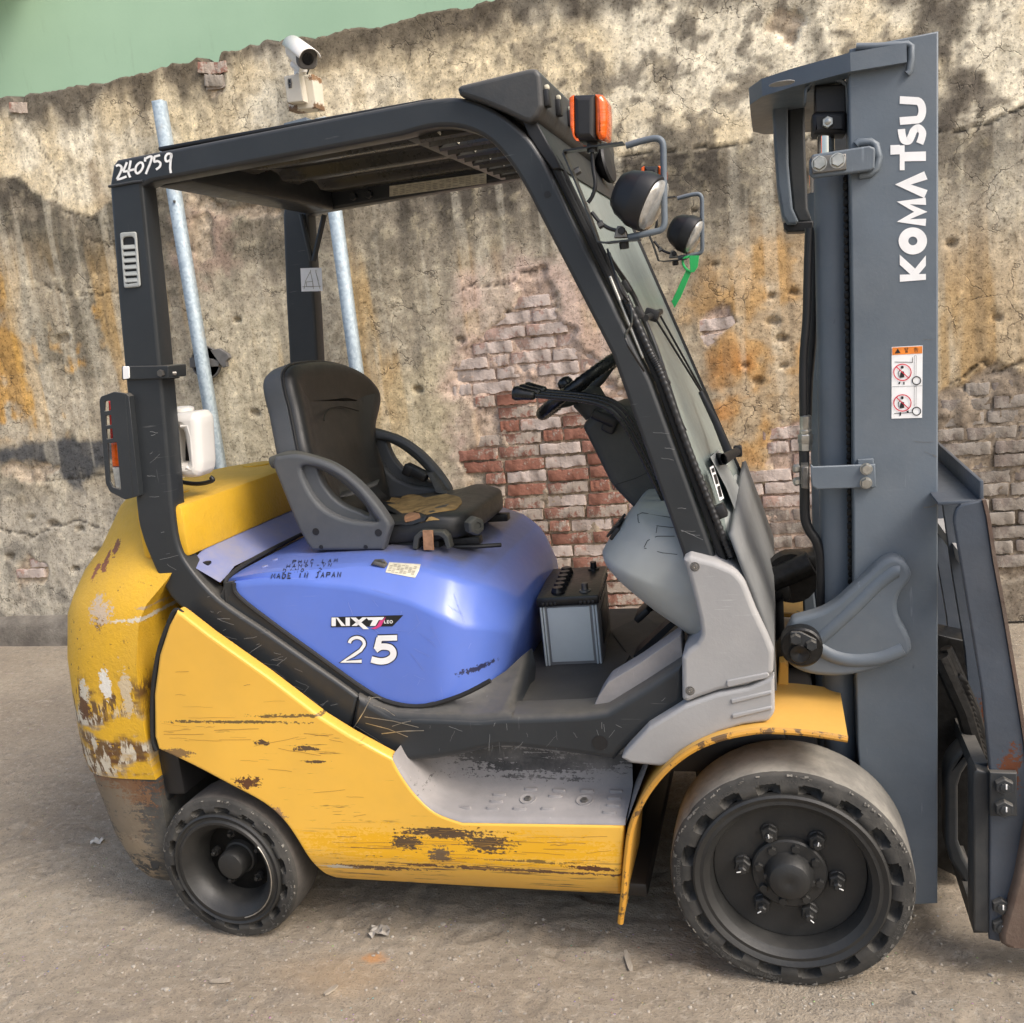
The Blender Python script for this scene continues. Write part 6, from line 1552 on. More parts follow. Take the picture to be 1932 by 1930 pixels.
MB().prism(xz([(1603, 92), (1771, 58), (1769, 1705), (1640, 1712)], Ym), mir(Ym + .10), mir(Ym + .022), .003).build('inner_rail', M_mastdk, MAST)
ZM = lambda p: ((1750 + p[0] * .41762) / 1.32298, p[1] * .41762 / 1.32298)
ZC = lambda p: ((1800 + p[0] * .25907) / 1.32298, (100 + p[1] * .25907) / 1.32298)
Z4 = lambda p: ((1756 + p[0] * .41451) / 1.32298, (750 + p[1] * .41451) / 1.32298)
Z5 = lambda p: ((1700 + p[0] * .31088) / 1.32298, (1300 + p[1] * .31088) / 1.32298)
ZR = lambda p: ((2256 + p[0] * .699) / 1.32298, (1100 + p[1] * .699) / 1.32298)
L = lambda f, pts: [f(p) for p in pts]
# U-shaped top cross member: plan outline at the height of its near edge
q = [at(*ZC(p), Ym - .02) for p in [(1785, 255), (1785, 70), (1240, 80), (1240, 265)]]
zt1, zt0 = (q[1].z + q[2].z) / 2, (q[0].z + q[3].z) / 2
xe, xb = q[1].x, q[2].x
xl = at(*ZC((262, 345)), .42).x; xl0 = at(*ZC((420, 220)), .30).x
plan = [(xe, Ym - .022), (xb, Ym - .022), (lerp(xb, xl, .55), Ym + .035), (lerp(xb, xl, .86), Ym + .085), (xl, Ym + .16), (xl, mir(Ym + .16)), (lerp(xb, xl, .86), mir(Ym + .085)), (lerp(xb, xl, .55), mir(Ym + .035)), (xb, mir(Ym - .022)), (xe, mir(Ym - .022)), (xe, mir(Ym + .02)), (xb, mir(Ym + .03)), (xb - .02, mir(Ym + .10)), (xb - .02, Ym + .10), (xb, Ym + .03), (xe, Ym + .02)]
mb = MB(); n = len(plan)
mb.loft([[Vector((x, y, zt0)) for x, y in plan], [Vector((x, y, zt0 + .003)) for x, y in plan], [Vector((x, y, zt1)) for x, y in plan]], close=True)
mb.f += [tuple(range(n)), tuple(range(2 * n, 3 * n))]
XM = mb.build('mast_crossmember', M_mast, MAST, smooth=20, fix=True)
c_ = atz(*ZC((585, 415)), zt0 - .0012); mb = MB(); mb.lathe([(.026, 0), (.026, .001), (0, .001)], c_, (0, 0, -1), 28); mb.build('pale_hole_disc', M_greyp, XM)  # pale disc drawn in place of an opening
MB().tube([at(*ZC(p), Ym - .004) for p in [(1300, 62), (1500, 60), (1800, 40), (1832, 60), (1830, 180), (1815, 300), (1790, 325)]], .007, 8).build('weld_seam', M_mast, XM, smooth=80)
MB().tube([at(*ZC(p), Ym - .003) for p in [(1300, 1010), (1330, 985), (1440, 980), (1490, 1010), (1520, 1130), (1500, 1230), (1440, 1290), (1330, 1305)]], .008, 8).build('weld_seam', M_mast, MAST, smooth=80)
# lift cylinders
def axis_pt(px, py): return at(px, py, .285)
for yo in (0, mir(.285) - .285):
    d = Vector((0, yo, 0)); mb = MB(); mb.tube([axis_pt(1569, 318) + d, axis_pt(1580, 1130) + d, axis_pt(1588, 1600) + d], .0375, 28); CY = mb.build('lift_cylinder', M_mast, MAST, smooth=40)
    MB().tube([axis_pt(1558, 240) + d, axis_pt(1559, 322) + d], .0185, 24).build('piston_rod', M_chrome, MAST, smooth=40)
hb = L(ZC, [(875, 715), (905, 690), (1205, 680), (1210, 880), (1190, 900), (890, 905), (877, 880)])
MB().prism(xz(hb, .25), .25, .33, .010).build('rod_head', M_black, MAST)
MB().prism(xz(L(ZC, [(905, 440), (1205, 420), (1208, 700), (905, 700)]), .255), .255, .33, .004).build('rod_head', M_black, MAST)
MB().hexbolt(at(*ZC((1025, 795)), .25), (0, -1, 0), .0125, .012, .003).build('bolt', M_zinc, MAST, smooth=30)
mb = MB(); P_ = [at(*ZC(p), .24) for p in [(820, 600), (830, 470), (870, 425), (980, 385), (1090, 380), (1160, 395), (1200, 430), (1210, 700)]]
mb.loft([[p, p + Vector((0, .05, 0))] for p in P_]); o = mb.build('head_strap', M_mast, MAST); o.modifiers.new('s', 'SOLIDIFY').thickness = .005
# cylinder brackets
b1 = L(ZC, [(850, 1150), (885, 1100), (1430, 1015), (1480, 1035), (1488, 1060), (1480, 1235), (1440, 1258), (890, 1330), (850, 1295)])
BR = MB().prism(xz(fillet(b1, 2, 3), Ym - .03), Ym - .03, Ym - .012, .004).build('cylinder_bracket', M_mast, MAST)
MB().prism(xz(L(ZC, [(1250, 1060), (1480, 1035), (1480, 1235), (1250, 1280)]), Ym - .02), Ym - .02, Ym, .003).build('bracket_foot', M_mast, BR)
MB().prism(xz(L(ZC, [(868, 1122), (1205, 1092), (1207, 1245), (882, 1288)]), Ym - .036), Ym - .036, Ym - .028, .002).build('bracket_pad', M_steel, BR)
for p in [(945, 1190), (1120, 1162)]:
    mb = MB(); c_ = at(*ZC(p), Ym - .036); mb.lathe([(.0155, 0), (.0155, .002), (0, .002)], c_, (0, -1, 0), 20); mb.hexbolt(c_, (0, -1, 0), .0135, .013, .0); mb.build('bolt', M_zinc, BR, smooth=30)
b2 = L(Z4, [(644, 985), (662, 1000), (1035, 985), (1040, 1125), (685, 1140), (650, 1118)])
BR2 = MB().prism(xz(b2, Ym - .02), Ym - .02, Ym - .012, .003).build('cylinder_bracket', M_mast, MAST)
MB().prism(xz(L(Z4, [(930, 960), (1025, 952), (1028, 1130), (935, 1135)]), Ym - .012), Ym - .012, Ym, .002).build('bracket_foot', M_mast, BR2)
for p in [(980, 1014), (978, 1098)]:
    mb = MB(); c_ = at(*Z4(p), Ym - .02); mb.lathe([(.013, 0), (.013, .002), (0, .002)], c_, (0, -1, 0), 20); mb.hexbolt(c_, (0, -1, 0), .0115, .012); mb.build('bolt', M_zinc, BR2, smooth=30)
MB().prism(xz(L(Z4, [(588, 992), (632, 990), (632, 1128), (590, 1122)]), .22), .20, .26, .004).build('pipe_clamp', M_steel, MAST)
for p in [(574, 1010), (576, 1088)]: MB().hexbolt(at(*Z4(p), .22), (-1, -.4, 0), .010, .012).build('bolt', M_zinc, MAST, smooth=30)
# leaf chain
mb = MB(); a, b = at(1594, 330, .262), at(1604, 1125, .262); N = 58
for k in range(N):
    p = a.lerp(b, (k + .5) / N); w = .0065
    mb.bbox(p + Vector((.0, -.002 * (k % 2), 0)), (.013 if k % 2 else .010, .012, .018), .003); mb.lathe([(.0048, 0), (.0048, .010), (0, .010)], p, (0, -1, 0), 8)
tag(mb.build('lift_chain', M_grease, MAST, smooth=40), kind='stuff')
# hanging hose guard in the middle of the mast
g1 = L(ZC, [(492, 500), (640, 470), (650, 1200), (690, 1620), (745, 1745), (720, 1775), (640, 1775), (590, 1700), (540, 1400), (505, 900)])
MB().prism(xz(g1, .46), .46, .60, .006).build('hose_guard', M_mast, MAST)
g2 = L(ZC, [(640, 520), (800, 470), (812, 1000), (835, 1620), (880, 1750), (745, 1755), (690, 1640), (650, 1200)])
MB().prism(xz(g2, .50), .50, .60, .006).build('hose_guard', M_mastdk, MAST)  # shaded half of the same guard, its shade given as darker paint
MB().prism(xz(L(ZC, [(600, 1760), (890, 1740), (890, 1840), (640, 1850), (610, 1820)]), .49), .49, .58, .004).build('hose_bracket', M_black, MAST)
# hoses and the hydraulic line
for pts, y, r, mt_ in (([(1527, 430), (1524, 520), (1522, 600), (1516, 680), (1516, 785)], .27, .0095, M_hosebl), ([(1537, 435), (1536, 560), (1532, 650), (1526, 720), (1524, 785)], .33, .0095, M_hosebl), ([(1517, 850), (1518, 920), (1519, 975), (1527, 1000), (1541, 1022), (1549, 1060), (1550, 1145)], .27, .0115, M_hosebl)):
    MB().tube(cr([at(p[0], p[1], y) for p in pts], 5), r, 12).build('hydraulic_hose', mt_, MAST, smooth=60)
mb = MB(); a, b = at(1520, 783, .27), at(1519, 850, .27); ax_ = (a - b).normalized(); Lh = (a - b).length
mb.lathe([(.011, 0), (.0145, .001), (.0145, Lh * .2)], b, ax_, 6); mb.lathe([(.0150, Lh * .2), (.0165, Lh * .24), (.0165, Lh * .44), (.015, Lh * .46)], b, ax_, 6); mb.lathe([(.012, Lh * .46), (.0135, Lh * .5), (.0135, Lh * .58), (.0115, Lh * .6), (.013, Lh * .66), (.013, Lh * .97), (.010, Lh)], b, ax_, 16)
mb.build('hose_fitting', M_zinc, MAST, smooth=35)
# big maker's letters, read up the rail
def on_rail(): return on_y(Ym)
letters = {
 'K': [[(1187, 1684), (1343, 1672), (1343, 1637), (1187, 1642)], [(1250, 1639.9), (1300, 1638.4), (1343, 1588), (1343, 1526)], [(1187, 1522), (1187, 1582), (1250, 1639.5), (1278, 1605)]],
 'M': ribbon([(1343, 1329), (1208, 1318), (1312, 1266), (1208, 1213), (1343, 1203)], 44),
 'A': ribbon([(1343, 1160), (1206, 1103), (1343, 1048)], 52),
 'T': [[(1343, 962), (1343, 905), (1216, 909), (1216, 964)], [(1187, 1018), (1216, 1017), (1216, 868), (1187, 870)], [(1131, 925), (1187, 922), (1187, 866), (1131, 868)]]}
pl = [L(ZM, p) for k in letters for p in letters[k]]
O_ = [(1265 + 85 * math.cos(a), 1440 + 81 * math.sin(a)) for a in np.linspace(0, 2 * math.pi, 33)[:-1]]; I_ = [(1265 + 27 * math.cos(a), 1440 + 26 * math.sin(a)) for a in np.linspace(0, 2 * math.pi, 33)[:-1]]
for i in range(32): pl.append(L(ZM, [O_[i], O_[(i + 1) % 32], I_[(i + 1) % 32], I_[i]]))
S_ = [tuple(p) for p in cr([(1197, 772), (1200, 800), (1212, 838), (1240, 842), (1256, 815), (1270, 782), (1298, 765), (1322, 790), (1318, 825), (1306, 858)], 4)]
pl += [L(ZM, p) for p in ribbon(S_, 44)]
U_ = [(1187, 724), (1290, 716)] + [(1290 + 32 * math.sin(t), 660 + 56 * math.cos(t)) for t in np.linspace(0.1, math.pi - .1, 10)] + [(1290, 604), (1187, 598)]
pl += [L(ZM, p) for p in ribbon([tuple(p) for p in U_], 46)]
decal('maker_letter', pl, on_rail(), M_white, MAST, .0012); tag(bpy.data.objects['maker_letter'])
# warning label
WLB = decal('warning_label', [L(Z4, [(1133, 280), (1320, 270), (1316, 706), (1132, 711)])], on_rail(), M_white, MAST, .0010)
decal('warning_band', [L(Z4, [(1136, 283), (1317, 274), (1317, 318), (1136, 328)])], on_rail(), M_orangep, MAST, .0016)
pk_, rd = [], []
pk_ += [[(1152, 318), (1186, 316), (1169, 288)]]
for base in (0, 184):
    cx, cy = 1197, 432 + base; 
    rd += ribbon([(cx + 52 * math.cos(a), cy + 49 * math.sin(a)) for a in np.linspace(0, 6.2832, 29)[:-1]], 6, True); rd += ribbon([(cx - 37, cy - 34), (cx + 37, cy + 34)], 6)
    pk_ += ribbon([(1282 + 25 * math.cos(a), cy + 50 + 24 * math.sin(a)) for a in np.linspace(0, 6.2832, 19)[:-1]], 6, True)
    pk_ += ribbon([(1269, cy - 100), (1268, cy + 22)], 1.6) + ribbon([(1281, cy - 100), (1279, cy + 22)], 1.6) + ribbon([(1269, cy - 100), (1281, cy - 100)], 1.6)
    pk_ += [[(1196 + 9 * math.cos(a), cy - 31 + 9 * math.sin(a)) for a in np.linspace(0, 6.2832, 13)[:-1]]]
    pk_ += [[(1192, cy - 8), (1207, cy - 4), (1208, cy + 30), (1180, cy + 34), (1184, cy + 10)]] + ribbon([(1184, cy - 14), (1172, cy), (1176, cy + 26)], 4)
pk_ += ribbon([(1150, 370), (1258, 372), (1258, 342)], 3.5) + [[(1176, 490), (1186, 488), (1182, 504), (1172, 502)], [(1202, 490), (1210, 488), (1210, 506), (1203, 506)]]
pk_ += ribbon([(1148, 680), (1256, 674)], 3.5) + [[(1180, 672), (1190, 672), (1188, 694), (1180, 692)], [(1222, 664), (1236, 662), (1234, 674), (1224, 674)]] + ribbon([(1256, 674), (1256, 654)], 3)
pk_ += ribbon([(1136, 519), (1316, 513)], 1.8)
for x0, st in ((1208, [[(0, 2), (26, 0)], [(6, -4), (6, 6)], [(20, -4), (20, 6)], [(2, 8), (24, 7)], [(5, 13), (22, 12)], [(8, 18), (20, 17)], [(8, 18), (8, 26)], [(20, 17), (20, 25)], [(8, 26), (20, 25)], [(8, 22), (20, 21)]]), (1266, [[(2, 4), (24, 2)], [(12, -4), (12, 10)], [(6, -2), (2, 6)], [(0, 10), (28, 8)], [(6, 15), (6, 26)], [(22, 14), (22, 25)], [(6, 15), (22, 14)], [(6, 26), (22, 25)]])):
    for s_ in st: pk_ += ribbon([(x0 + a, 287 - (x0 - 1208) * .05 + b) for a, b in s_], 2.2)
decal('warning_symbols', [L(Z4, p) for p in pk_], on_rail(), M_ink, MAST, .0022)
tag(decal('prohibition_sign', [L(Z4, p) for p in rd], on_rail(), M_red, MAST, .0028), kind='stuff')
# light scratches on the rail
pl = []
for a, b, w in [((1320, 232), (1380, 234), 2), ((1270, 846), (1310, 852), 2), ((1310, 852), (1385, 850), 1.6), ((1330, 910), (1400, 935), 1.4), ((1325, 1245), (1385, 1238), 6), ((1385, 1238), (1405, 1222), 6), ((1380, 930), (1405, 940), 3)]: pl += ribbon([a, ((a[0] + b[0]) / 2, (a[1] + b[1]) / 2 + 2), b], w)
decal('scratches', [L(Z4, p) for p in pl], on_rail(), M_steel, MAST, .001)
# tilt casting on the rail
cst = L(Z5, [(800, 1050), (812, 960), (870, 850), (900, 800), (1000, 772), (1130, 732), (1250, 660), (1350, 570), (1500, 440), (1570, 370), (1640, 318), (1720, 298), (1800, 335), (1850, 425), (1832, 500), (1765, 590), (1738, 690), (1762, 800), (1830, 925), (1856, 1020), (1828, 1085), (1700, 1150), (1500, 1220), (1300, 1256), (1100, 1252), (950, 1212), (850, 1140)])
cst = [tuple(p) for p in cr(cst, 3, True)]
CS = MB().prism(xz(cst, .15), .155, .205, .011, k=4).build('mast_mount', M_mast, MAST, smooth=60)
mb = MB(); mb.tube(cr([at(*Z5(p), .164) for p in [(1090, 960), (1250, 820), (1400, 680), (1560, 520), (1700, 410), (1750, 400)]], 4), .017, 14, rs=None); mb.build('casting_rib', M_mast, CS, smooth=70)
mb = MB(); mb.tube(cr([at(*Z5(p), .165) for p in [(1080, 1000), (1230, 1080), (1400, 1110), (1600, 1090), (1780, 1020)]], 4), .019, 14); mb.build('casting_rib', M_mast, CS, smooth=70)
c_ = at(*Z5((968, 1022)), .12); mb = MB(); mb.lathe([(.046, -.05), (.046, -.004), (.042, 0), (0, 0)], c_, (0, -1, 0), 36); mb.build('pin_boss', M_grease, CS, smooth=35)
mb = MB(); mb.lathe([(.0225, 0), (.0225, .006), (.020, .010), (.008, .008), (0, .004)], at(*Z5((950, 1060)), .12), (0, -1, 0), 24); mb.build('pivot_pin', M_grease, CS, smooth=30)
MB().prism(xz(fillet(L(Z5, [(880, 890), (960, 890), (1090, 955), (1080, 1020), (1040, 1040), (870, 985)]), 3), .116), .114, .122, .002).build('keeper_plate', M_mastdk, CS)
for p in [(920, 942), (1046, 990)]:
    MB().hexbolt(at(*Z5(p), .114), (0, -1, 0), .0125, .013).build('bolt', M_mastdk, CS, smooth=30)
# far mount, tilt cylinder, front frame plate behind
MB().prism(xz(L(Z5, [(955, 310), (1040, 330), (1085, 700), (1085, 760), (985, 760)]), .72), .72, .80, .006).build('mast_mount', M_mast, MAST)
mb = MB(); mb.tube([at(1412, 1110, .62), at(1455, 1096, .62), at(1530, 1062, .62)], .034, 14); mb.lathe([(.07, -.03), (.075, 0), (.07, .03)], at(1494, 1086, .66), (0, 1, 0), 20); mb.bbox(at(1510, 1058, .68), (.10, .10, .05), .01); mb.bbox(at(1470, 1110, .64), (.06, .08, .06), .012); mb.build('tilt_cylinder', M_grease, ROOT, smooth=40)
MB().prism(xz(L(Z5, [(790, 1140), (830, 1130), (862, 1180), (862, 1420), (765, 1420), (780, 1260)]), .26), .26, .32, .004).build('frame_plate', M_fender, ROOT)
MB().prism(xz([(1440, 1240), (1480, 1190), (1480, 1420), (1440, 1420)], .3), .30, .8, .004).build('front_bulkhead', M_grease, ROOT)
# ------------------------------------------------------------------ carriage, load backrest, forks
CAR = empty('carriage', at(*ZR((275, 1500)), .09), parent=ROOT)
up_l = [(178, 290), (230, 600), (280, 900), (308, 1185), (306, 1500), (305, 1782)]
up_r = [(345, 1792), (400, 1580), (440, 1400), (442, 1200), (430, 1075), (402, 900), (352, 600), (320, 430), (296, 270), (282, 211)]
upr = L(ZR, [(180, 268), (188, 244), (206, 228)][::-1] + up_l + up_r)
BK = MB().prism(xz(upr, .085), .085, .103, .004).build('load_backrest', M_backrest, CAR, smooth=30)
ed = [at(*ZR(p), .085) for p in up_r[3:]]
mb = MB(); mb.loft([[p + Vector((-.001, -.004, 0)), p + Vector((.006, -.004, 0)), p + Vector((.006, .055, 0)), p + Vector((-.001, .055, 0))] for p in ed], True, True, True); mb.build('backrest_edge', M_rustfork, CAR, fix=True)
xr_, ztp = at(*ZR((284, 214)), .085).x, at(*ZR((284, 214)), .085).z
MB().bbox((xr_ - .001, YC, ztp + .012), (.008, .90, .055), .002).build('backrest_rail', M_backrest, CAR)
MB().bbox((xr_ - .045, YC, ztp - .004), (.08, .90, .008), .002).build('backrest_rail', M_backrest, CAR)
bars = xz(L(ZR, [(200, 230), (250, 600), (300, 900), (320, 1185), (390, 1185), (380, 900), (330, 600), (290, 250)]), .085)
for y in (.34, .60, .80, .985): MB().prism(bars, y, y + .018, .002).build('backrest_bar', M_backrest, CAR)
MB().prism(xz(L(ZR, [(250, 470), (300, 470), (310, 530), (262, 530)]), .085), .10, 1.0, .002).build('backrest_rail', M_greyp, CAR)  # pale bar added to give bright glints between the uprights
MB().prism(xz(L(ZR, [(308, 1185), (405, 1187), (405, 1342), (308, 1342)]), .068), .068, .085, .003).build('bolt_plate', M_mastdk, CAR)
for p, Yb in (((356, 1228), .068), ((356, 1308), .068), ((345, 1655), .085), ((345, 1728), .085)):
    mb = MB(); c_ = at(*ZR(p), Yb); mb.hexbolt(c_, (0, -1, 0), .0195, .014, .004); bo = mb.build('bolt', M_mastdk, CAR, smooth=30)
    mb = MB(); mb.bbox(c_ + Vector((.002, -.0185, .004)), (.003, .0015, .012), .0005); mb.build('paint_mark', M_chalk, CAR)
MB().prism(xz(L(ZR, [(245, 1180), (258, 1166), (305, 1180), (305, 1752), (245, 1742)]), .10), .09, .16, .005).build('carriage_plate', M_mastdk, CAR)
MB().prism(xz([tuple(p) for p in cr(L(ZR, [(150, 1200), (165, 1150), (200, 1110), (245, 1075)]), 3)] + L(ZR, [(245, 1135), (208, 1190), (194, 1235), (195, 1430), (215, 1490), (245, 1540), (245, 1640), (215, 1580), (165, 1500), (150, 1440)]), .26), .26, .33, .008).build('carriage_bracket', M_mastdk, CAR)
MB().prism(xz(L(ZR, [(110, 820), (195, 880), (235, 1000), (235, 1130), (110, 1180)]), .36), .36, .40, .004).build('carriage_plate', M_grease, CAR)
MB().prism(xz(L(ZR, [(110, 1100), (245, 1100), (250, 1560), (190, 1560), (110, 1520)]), .42), .42, .80, .006).build('carriage_beam', M_grease, CAR)
MB().prism(xz(L(ZR, [(110, 690), (230, 716), (236, 860), (180, 850), (110, 760)]), .50), .50, .60, .004).build('carriage_block', M_grease, CAR)
mb = MB(); mb.tube([at(*ZR(p), .30) for p in [(150, 740), (200, 850), (250, 960), (300, 1150)]], .014, 8); mb.tube([at(*ZR(p), .28) for p in [(128, 770), (215, 960), (262, 1120)]], .02, 8)
for k in range(16): p = at(*ZR((205 + k * 5, 850 + k * 19)), .29); mb.bbox(p, (.03, .03, .016), .004, Matrix.Rotation(.9, 3, 'Y'))
tag(mb.build('greasy_chain', M_grease, CAR, smooth=40), kind='stuff')
for z in (1150, 1700): MB().prism(xz(L(ZR, [(250, z), (300, z), (300, z + 60), (250, z + 60)]), .12), .12, .97, .004).build('carriage_bar', M_mastdk, CAR)
fk = L(ZR, [(500, 1100), (455, 1300), (429, 1420), (402, 1570), (346, 1768), (350, 1800), (372, 1815), (400, 1820), (426, 1806), (470, 1700), (520, 1600)])
FK = MB().prism(xz(fk, .06), .06, .17, .010).build('fork', M_rustfork, CAR, smooth=40)
x0 = at(*ZR((400, 1700)), .06).x; zk = at(*ZR((400, 1818)), .06).z + .004
mb = MB(); mb.loft([[Vector((x0 - .005, y, z)) for y, z in ((.06, zk), (.17, zk), (.17, zk + .045), (.06, zk + .045))], [Vector((x0 + 1.1, y, z)) for y, z in ((.08, zk + .008), (.15, zk + .008), (.15, zk + .02), (.08, zk + .02))]], True, True, True); mb.build('fork_blade', M_rustfork, CAR, fix=True)
dup(FK, (0, mir(.115) - .115, 0), CAR); dup(bpy.data.objects['fork_blade'], (0, mir(.115) - .115, 0), CAR)

# ------------------------------------------------------------------ white fluid tank behind the pillar
J3 = lambda p: (p[0] * .23507, 529.1 + p[1] * .23507)
jp = fillet(L(J3, [(1330, 1110), (1370, 1072), (1530, 1058), (1545, 1062), (1578, 1100), (1588, 1150), (1606, 1470), (1600, 1545), (1570, 1585), (1500, 1592), (1400, 1580), (1345, 1540)]), 4)
jh = fillet(L(J3, [(1395, 1185), (1438, 1195), (1458, 1230), (1492, 1440), (1488, 1465), (1400, 1475)]), 3)
TK = MB().prism(xz(jp, .16), .16, .25, .022, [xz(jh, .16)], 5).build('fluid_tank', M_whitepl, ROOT, smooth=50)
MB().prism(xz(L(J3, [(1390, 1190), (1480, 1190), (1500, 1480), (1390, 1480)]), .21), .21, .24, .004).build('tank_bracket', M_black, TK)
mb = MB(); mb.tube([at(*J3(p), .165) for p in [(1455, 1172), (1510, 1165), (1535, 1250), (1555, 1490), (1540, 1520), (1500, 1500)]], .006, 8); mb.build('tank_moulding', M_whitepl, TK, smooth=70)
mb = MB(); c_ = at(*J3((1458, 1062)), .23); mb.lathe([(.026, 0), (.028, .006), (.034, .010), (.034, .018), (.024, .022), (0, .024)], c_ + Vector((0, 0, -.006)), (0, 0, 1), 24); mb.build('tank_cap', M_whitepl, TK, smooth=35)
mb = MB(); mb.tube(cr([at(*J3(p), .23) for p in [(1420, 1600), (1480, 1622), (1580, 1632), (1660, 1622), (1710, 1600), (1690, 1578)]], 4), .006, 8); mb.build('tank_hose', M_hosebl, TK, smooth=70)

# ================================================================== other things
def newthing(name, loc, label, cat, group=None): return empty(name, loc, label, cat, group)
# ---- car battery on the floor plate
zb = zf + .001
A = atz(1025, 1262, zb); B = atz(1135, 1252, zb); wL = .163; an_ = math.radians(5); u = Vector((math.cos(an_), math.sin(an_), 0)); v = Vector((-u.y, u.x, 0)); dL = .30; hL = .20; A = A + Vector((0, .02, 0))
BT = newthing('car_battery', (A + B) / 2 + v * dL / 2, 'grey car battery with a black lid standing on the forklift floor', 'battery')
Rm = Matrix((u, v, Vector((0, 0, 1)))).transposed()
bp = lambda a, b, c: A + u * (a * wL) + v * (b * dL) + Vector((0, 0, c * hL))
M_bfront = paint('battery_white_case', (.52, .57, .57), .45, 3.4, .22, .2, .05, None, .06, dustcol=(.38, .40, .39), ref=BT)
M_bcase = paint('battery_grey_case', (.19, .195, .20), .5, 3.4, .2, .2, .05, None, .15, dustcol=(.2, .2, .19), ref=BT)
M_blid = simple('battery_black_lid', (.013, .013, .014), .33, 0, .3, 60, .3, ref=BT)
mb = MB(); mb.bbox(bp(.5, .5, .43), (wL, dL, hL * .86), .006, Rm); CASE = mb.build('battery_case', M_bcase, BT)
mb = MB(); mb.bbox(bp(.5, 0, .45) - v * .001, (wL * .72, .006, hL * .78), .002, Rm); mb.build('battery_panel', M_bfront, BT)
for s_ in (.035, .085, .915, .965): MB().bbox(bp(s_, 0, .43), (wL * .035, .009, hL * .85), .003, Rm).build('case_rib', M_bfront, BT)
MB().bbox(bp(1, .45, .45) + u * .0005, (.004, dL * .55, hL * .5), .001, Rm).build('battery_label', M_ink, BT)
mb = MB(); mb.bbox(bp(.5, .5, .93), (wL + .010, dL + .010, hL * .13), .006, Rm)
LID = mb.build('battery_lid', M_blid, BT)
for k in range(6):
    mb = MB(); c_ = bp(.32, .12 + k * .14, 1.0) + Vector((0, 0, -.004)); mb.lathe([(.019, 0), (.019, .008), (.0165, .012), (.0145, .020), (0, .020)], c_, (0, 0, 1), 12, rfun=lambda a: 1 + .04 * math.cos(8 * a)); mb.build('vent_cap', M_blid, BT, smooth=30)
for a, b in ((.80, .90), (.78, .14)):
    mb = MB(); c_ = bp(a, b, 1.0) + Vector((0, 0, -.004)); mb.lathe([(.018, 0), (.017, .006), (.010, .008), (.009, .026), (0, .026)], c_, (0, 0, 1), 16); mb.build('terminal', M_blid if b > .5 else M_steel, BT, smooth=30)
mb = MB()
for k in range(9): mb.bbox(bp(1, .12 + k * .095, .90) + u * .005, (.006, .012, .012), .002, Rm)
for k in range(4): mb.bbox(bp(.08 + k * .07, 0, .90) - v * .005, (.008, .006, .012), .002, Rm); mb.bbox(bp(.72 + k * .07, 0, .90) - v * .005, (.008, .006, .012), .002, Rm)
tag(mb.build('lid_teeth', M_blid, BT), kind='stuff')
# ---- two galvanised posts standing by the wall
def galv(ref):
    m = MT('galvanised_steel', ref); vo = m.node('TexVoronoi', {'Vector': m.co, 'Scale': 75.0}); n = m.noise(5, 5, .7)
    c = m.mix(m.sep(vo.outputs[1])[0], (.30, .37, .42), (.44, .52, .56)); c = m.mix(m.rng(n, .55, .75), c, (.38, .36, .32))
    return m.fin(c, m.math('MULTIPLY_ADD', m.sep(vo.outputs[1])[1], .2, .50), .15)
q1, q2 = at(304, 190, 2.43), at(597, 225, 2.43)
for i, (q, px_, lab_) in enumerate(((q1, 304, 'bare galvanised steel post against the wall left of the roof, its open top showing'), (q2, 650, 'galvanised steel post behind the guard carrying the security camera box'))):
    x = at(300 if i == 0 else 633, 190 if i == 0 else 405, 2.43).x
    P = newthing('steel_post', (x, 2.43, 0), lab_, 'post', 'steel posts by the wall')
    if i == 0: MG = galv(P)
    mb = MB(); h = q.z; w = .026; mb.loft([[Vector((x + a * w, 2.43 + b * w, z)) for a, b in ((-1, -1), (1, -1), (1, 1), (-1, 1))] for z in (-.03, h)], True, False, False)
    o = mb.build('post_tube', MG, P, fix=True, smooth=20); o.modifiers.new('s', 'SOLIDIFY').thickness = .004
    if i == 0: MB().bbox((x + .012, 2.40, h - .18 - .30), (.012, .012, .012), .003).build('post_bolt', M_steel, P)
    MB().bbox((x, 2.43, .004), (.11, .11, .01), .002).build('base_plate', MG, P)
# ---- security camera and its box
C1 = lambda p: ((150 + p[0] * .46632) / 1.32298, p[1] * .46632 / 1.32298)
bx = newthing('junction_box', at(*C1((1300, 590)), 2.40), 'white painted junction box with rusty corners on the post behind the truck roof', 'junction box')
M_box = paint('weathered_white_box', (.66, .62, .53), .5, 3.4, .3, .1, 0, None, .06, spots=.15, spcol=(.16, .07, .03), dustcol=(.5, .45, .34), ref=bx,
              patches=[(wp(*C1((1232, 585)), 2.34), .03, .02, (.14, .07, .03), False), (wp(*C1((1368, 562)), 2.34), .03, .02, (.14, .07, .03), False), (wp(*C1((1352, 405)), 2.34), .03, .014, (.2, .1, .04), False)])
MB().prism(xz(L(C1, [(1212, 412), (1350, 395), (1370, 575), (1222, 592)]), 2.36), 2.36, 2.46, .006).build('box_body', M_box, bx)
MB().prism(xz(L(C1, [(1197, 408), (1278, 393), (1303, 541), (1215, 551)]), 2.30), 2.30, 2.355, .006).build('box_cover', M_box, bx)
mb = MB(); mb.tube([at(*p, 2.299) for p in L(C1, [(1222, 425), (1234, 423), (1238, 445), (1236, 468), (1228, 470), (1222, 450), (1222, 425)])], .004, 6); mb.build('lock_rim', M_steel, bx)
for p in [(1230, 436), (1232, 456)]: MB().lathe([(.007, 0), (.006, .003), (0, .003)], at(*C1(p), 2.299), (0, -1, 0), 12).build('lock', M_black, bx)
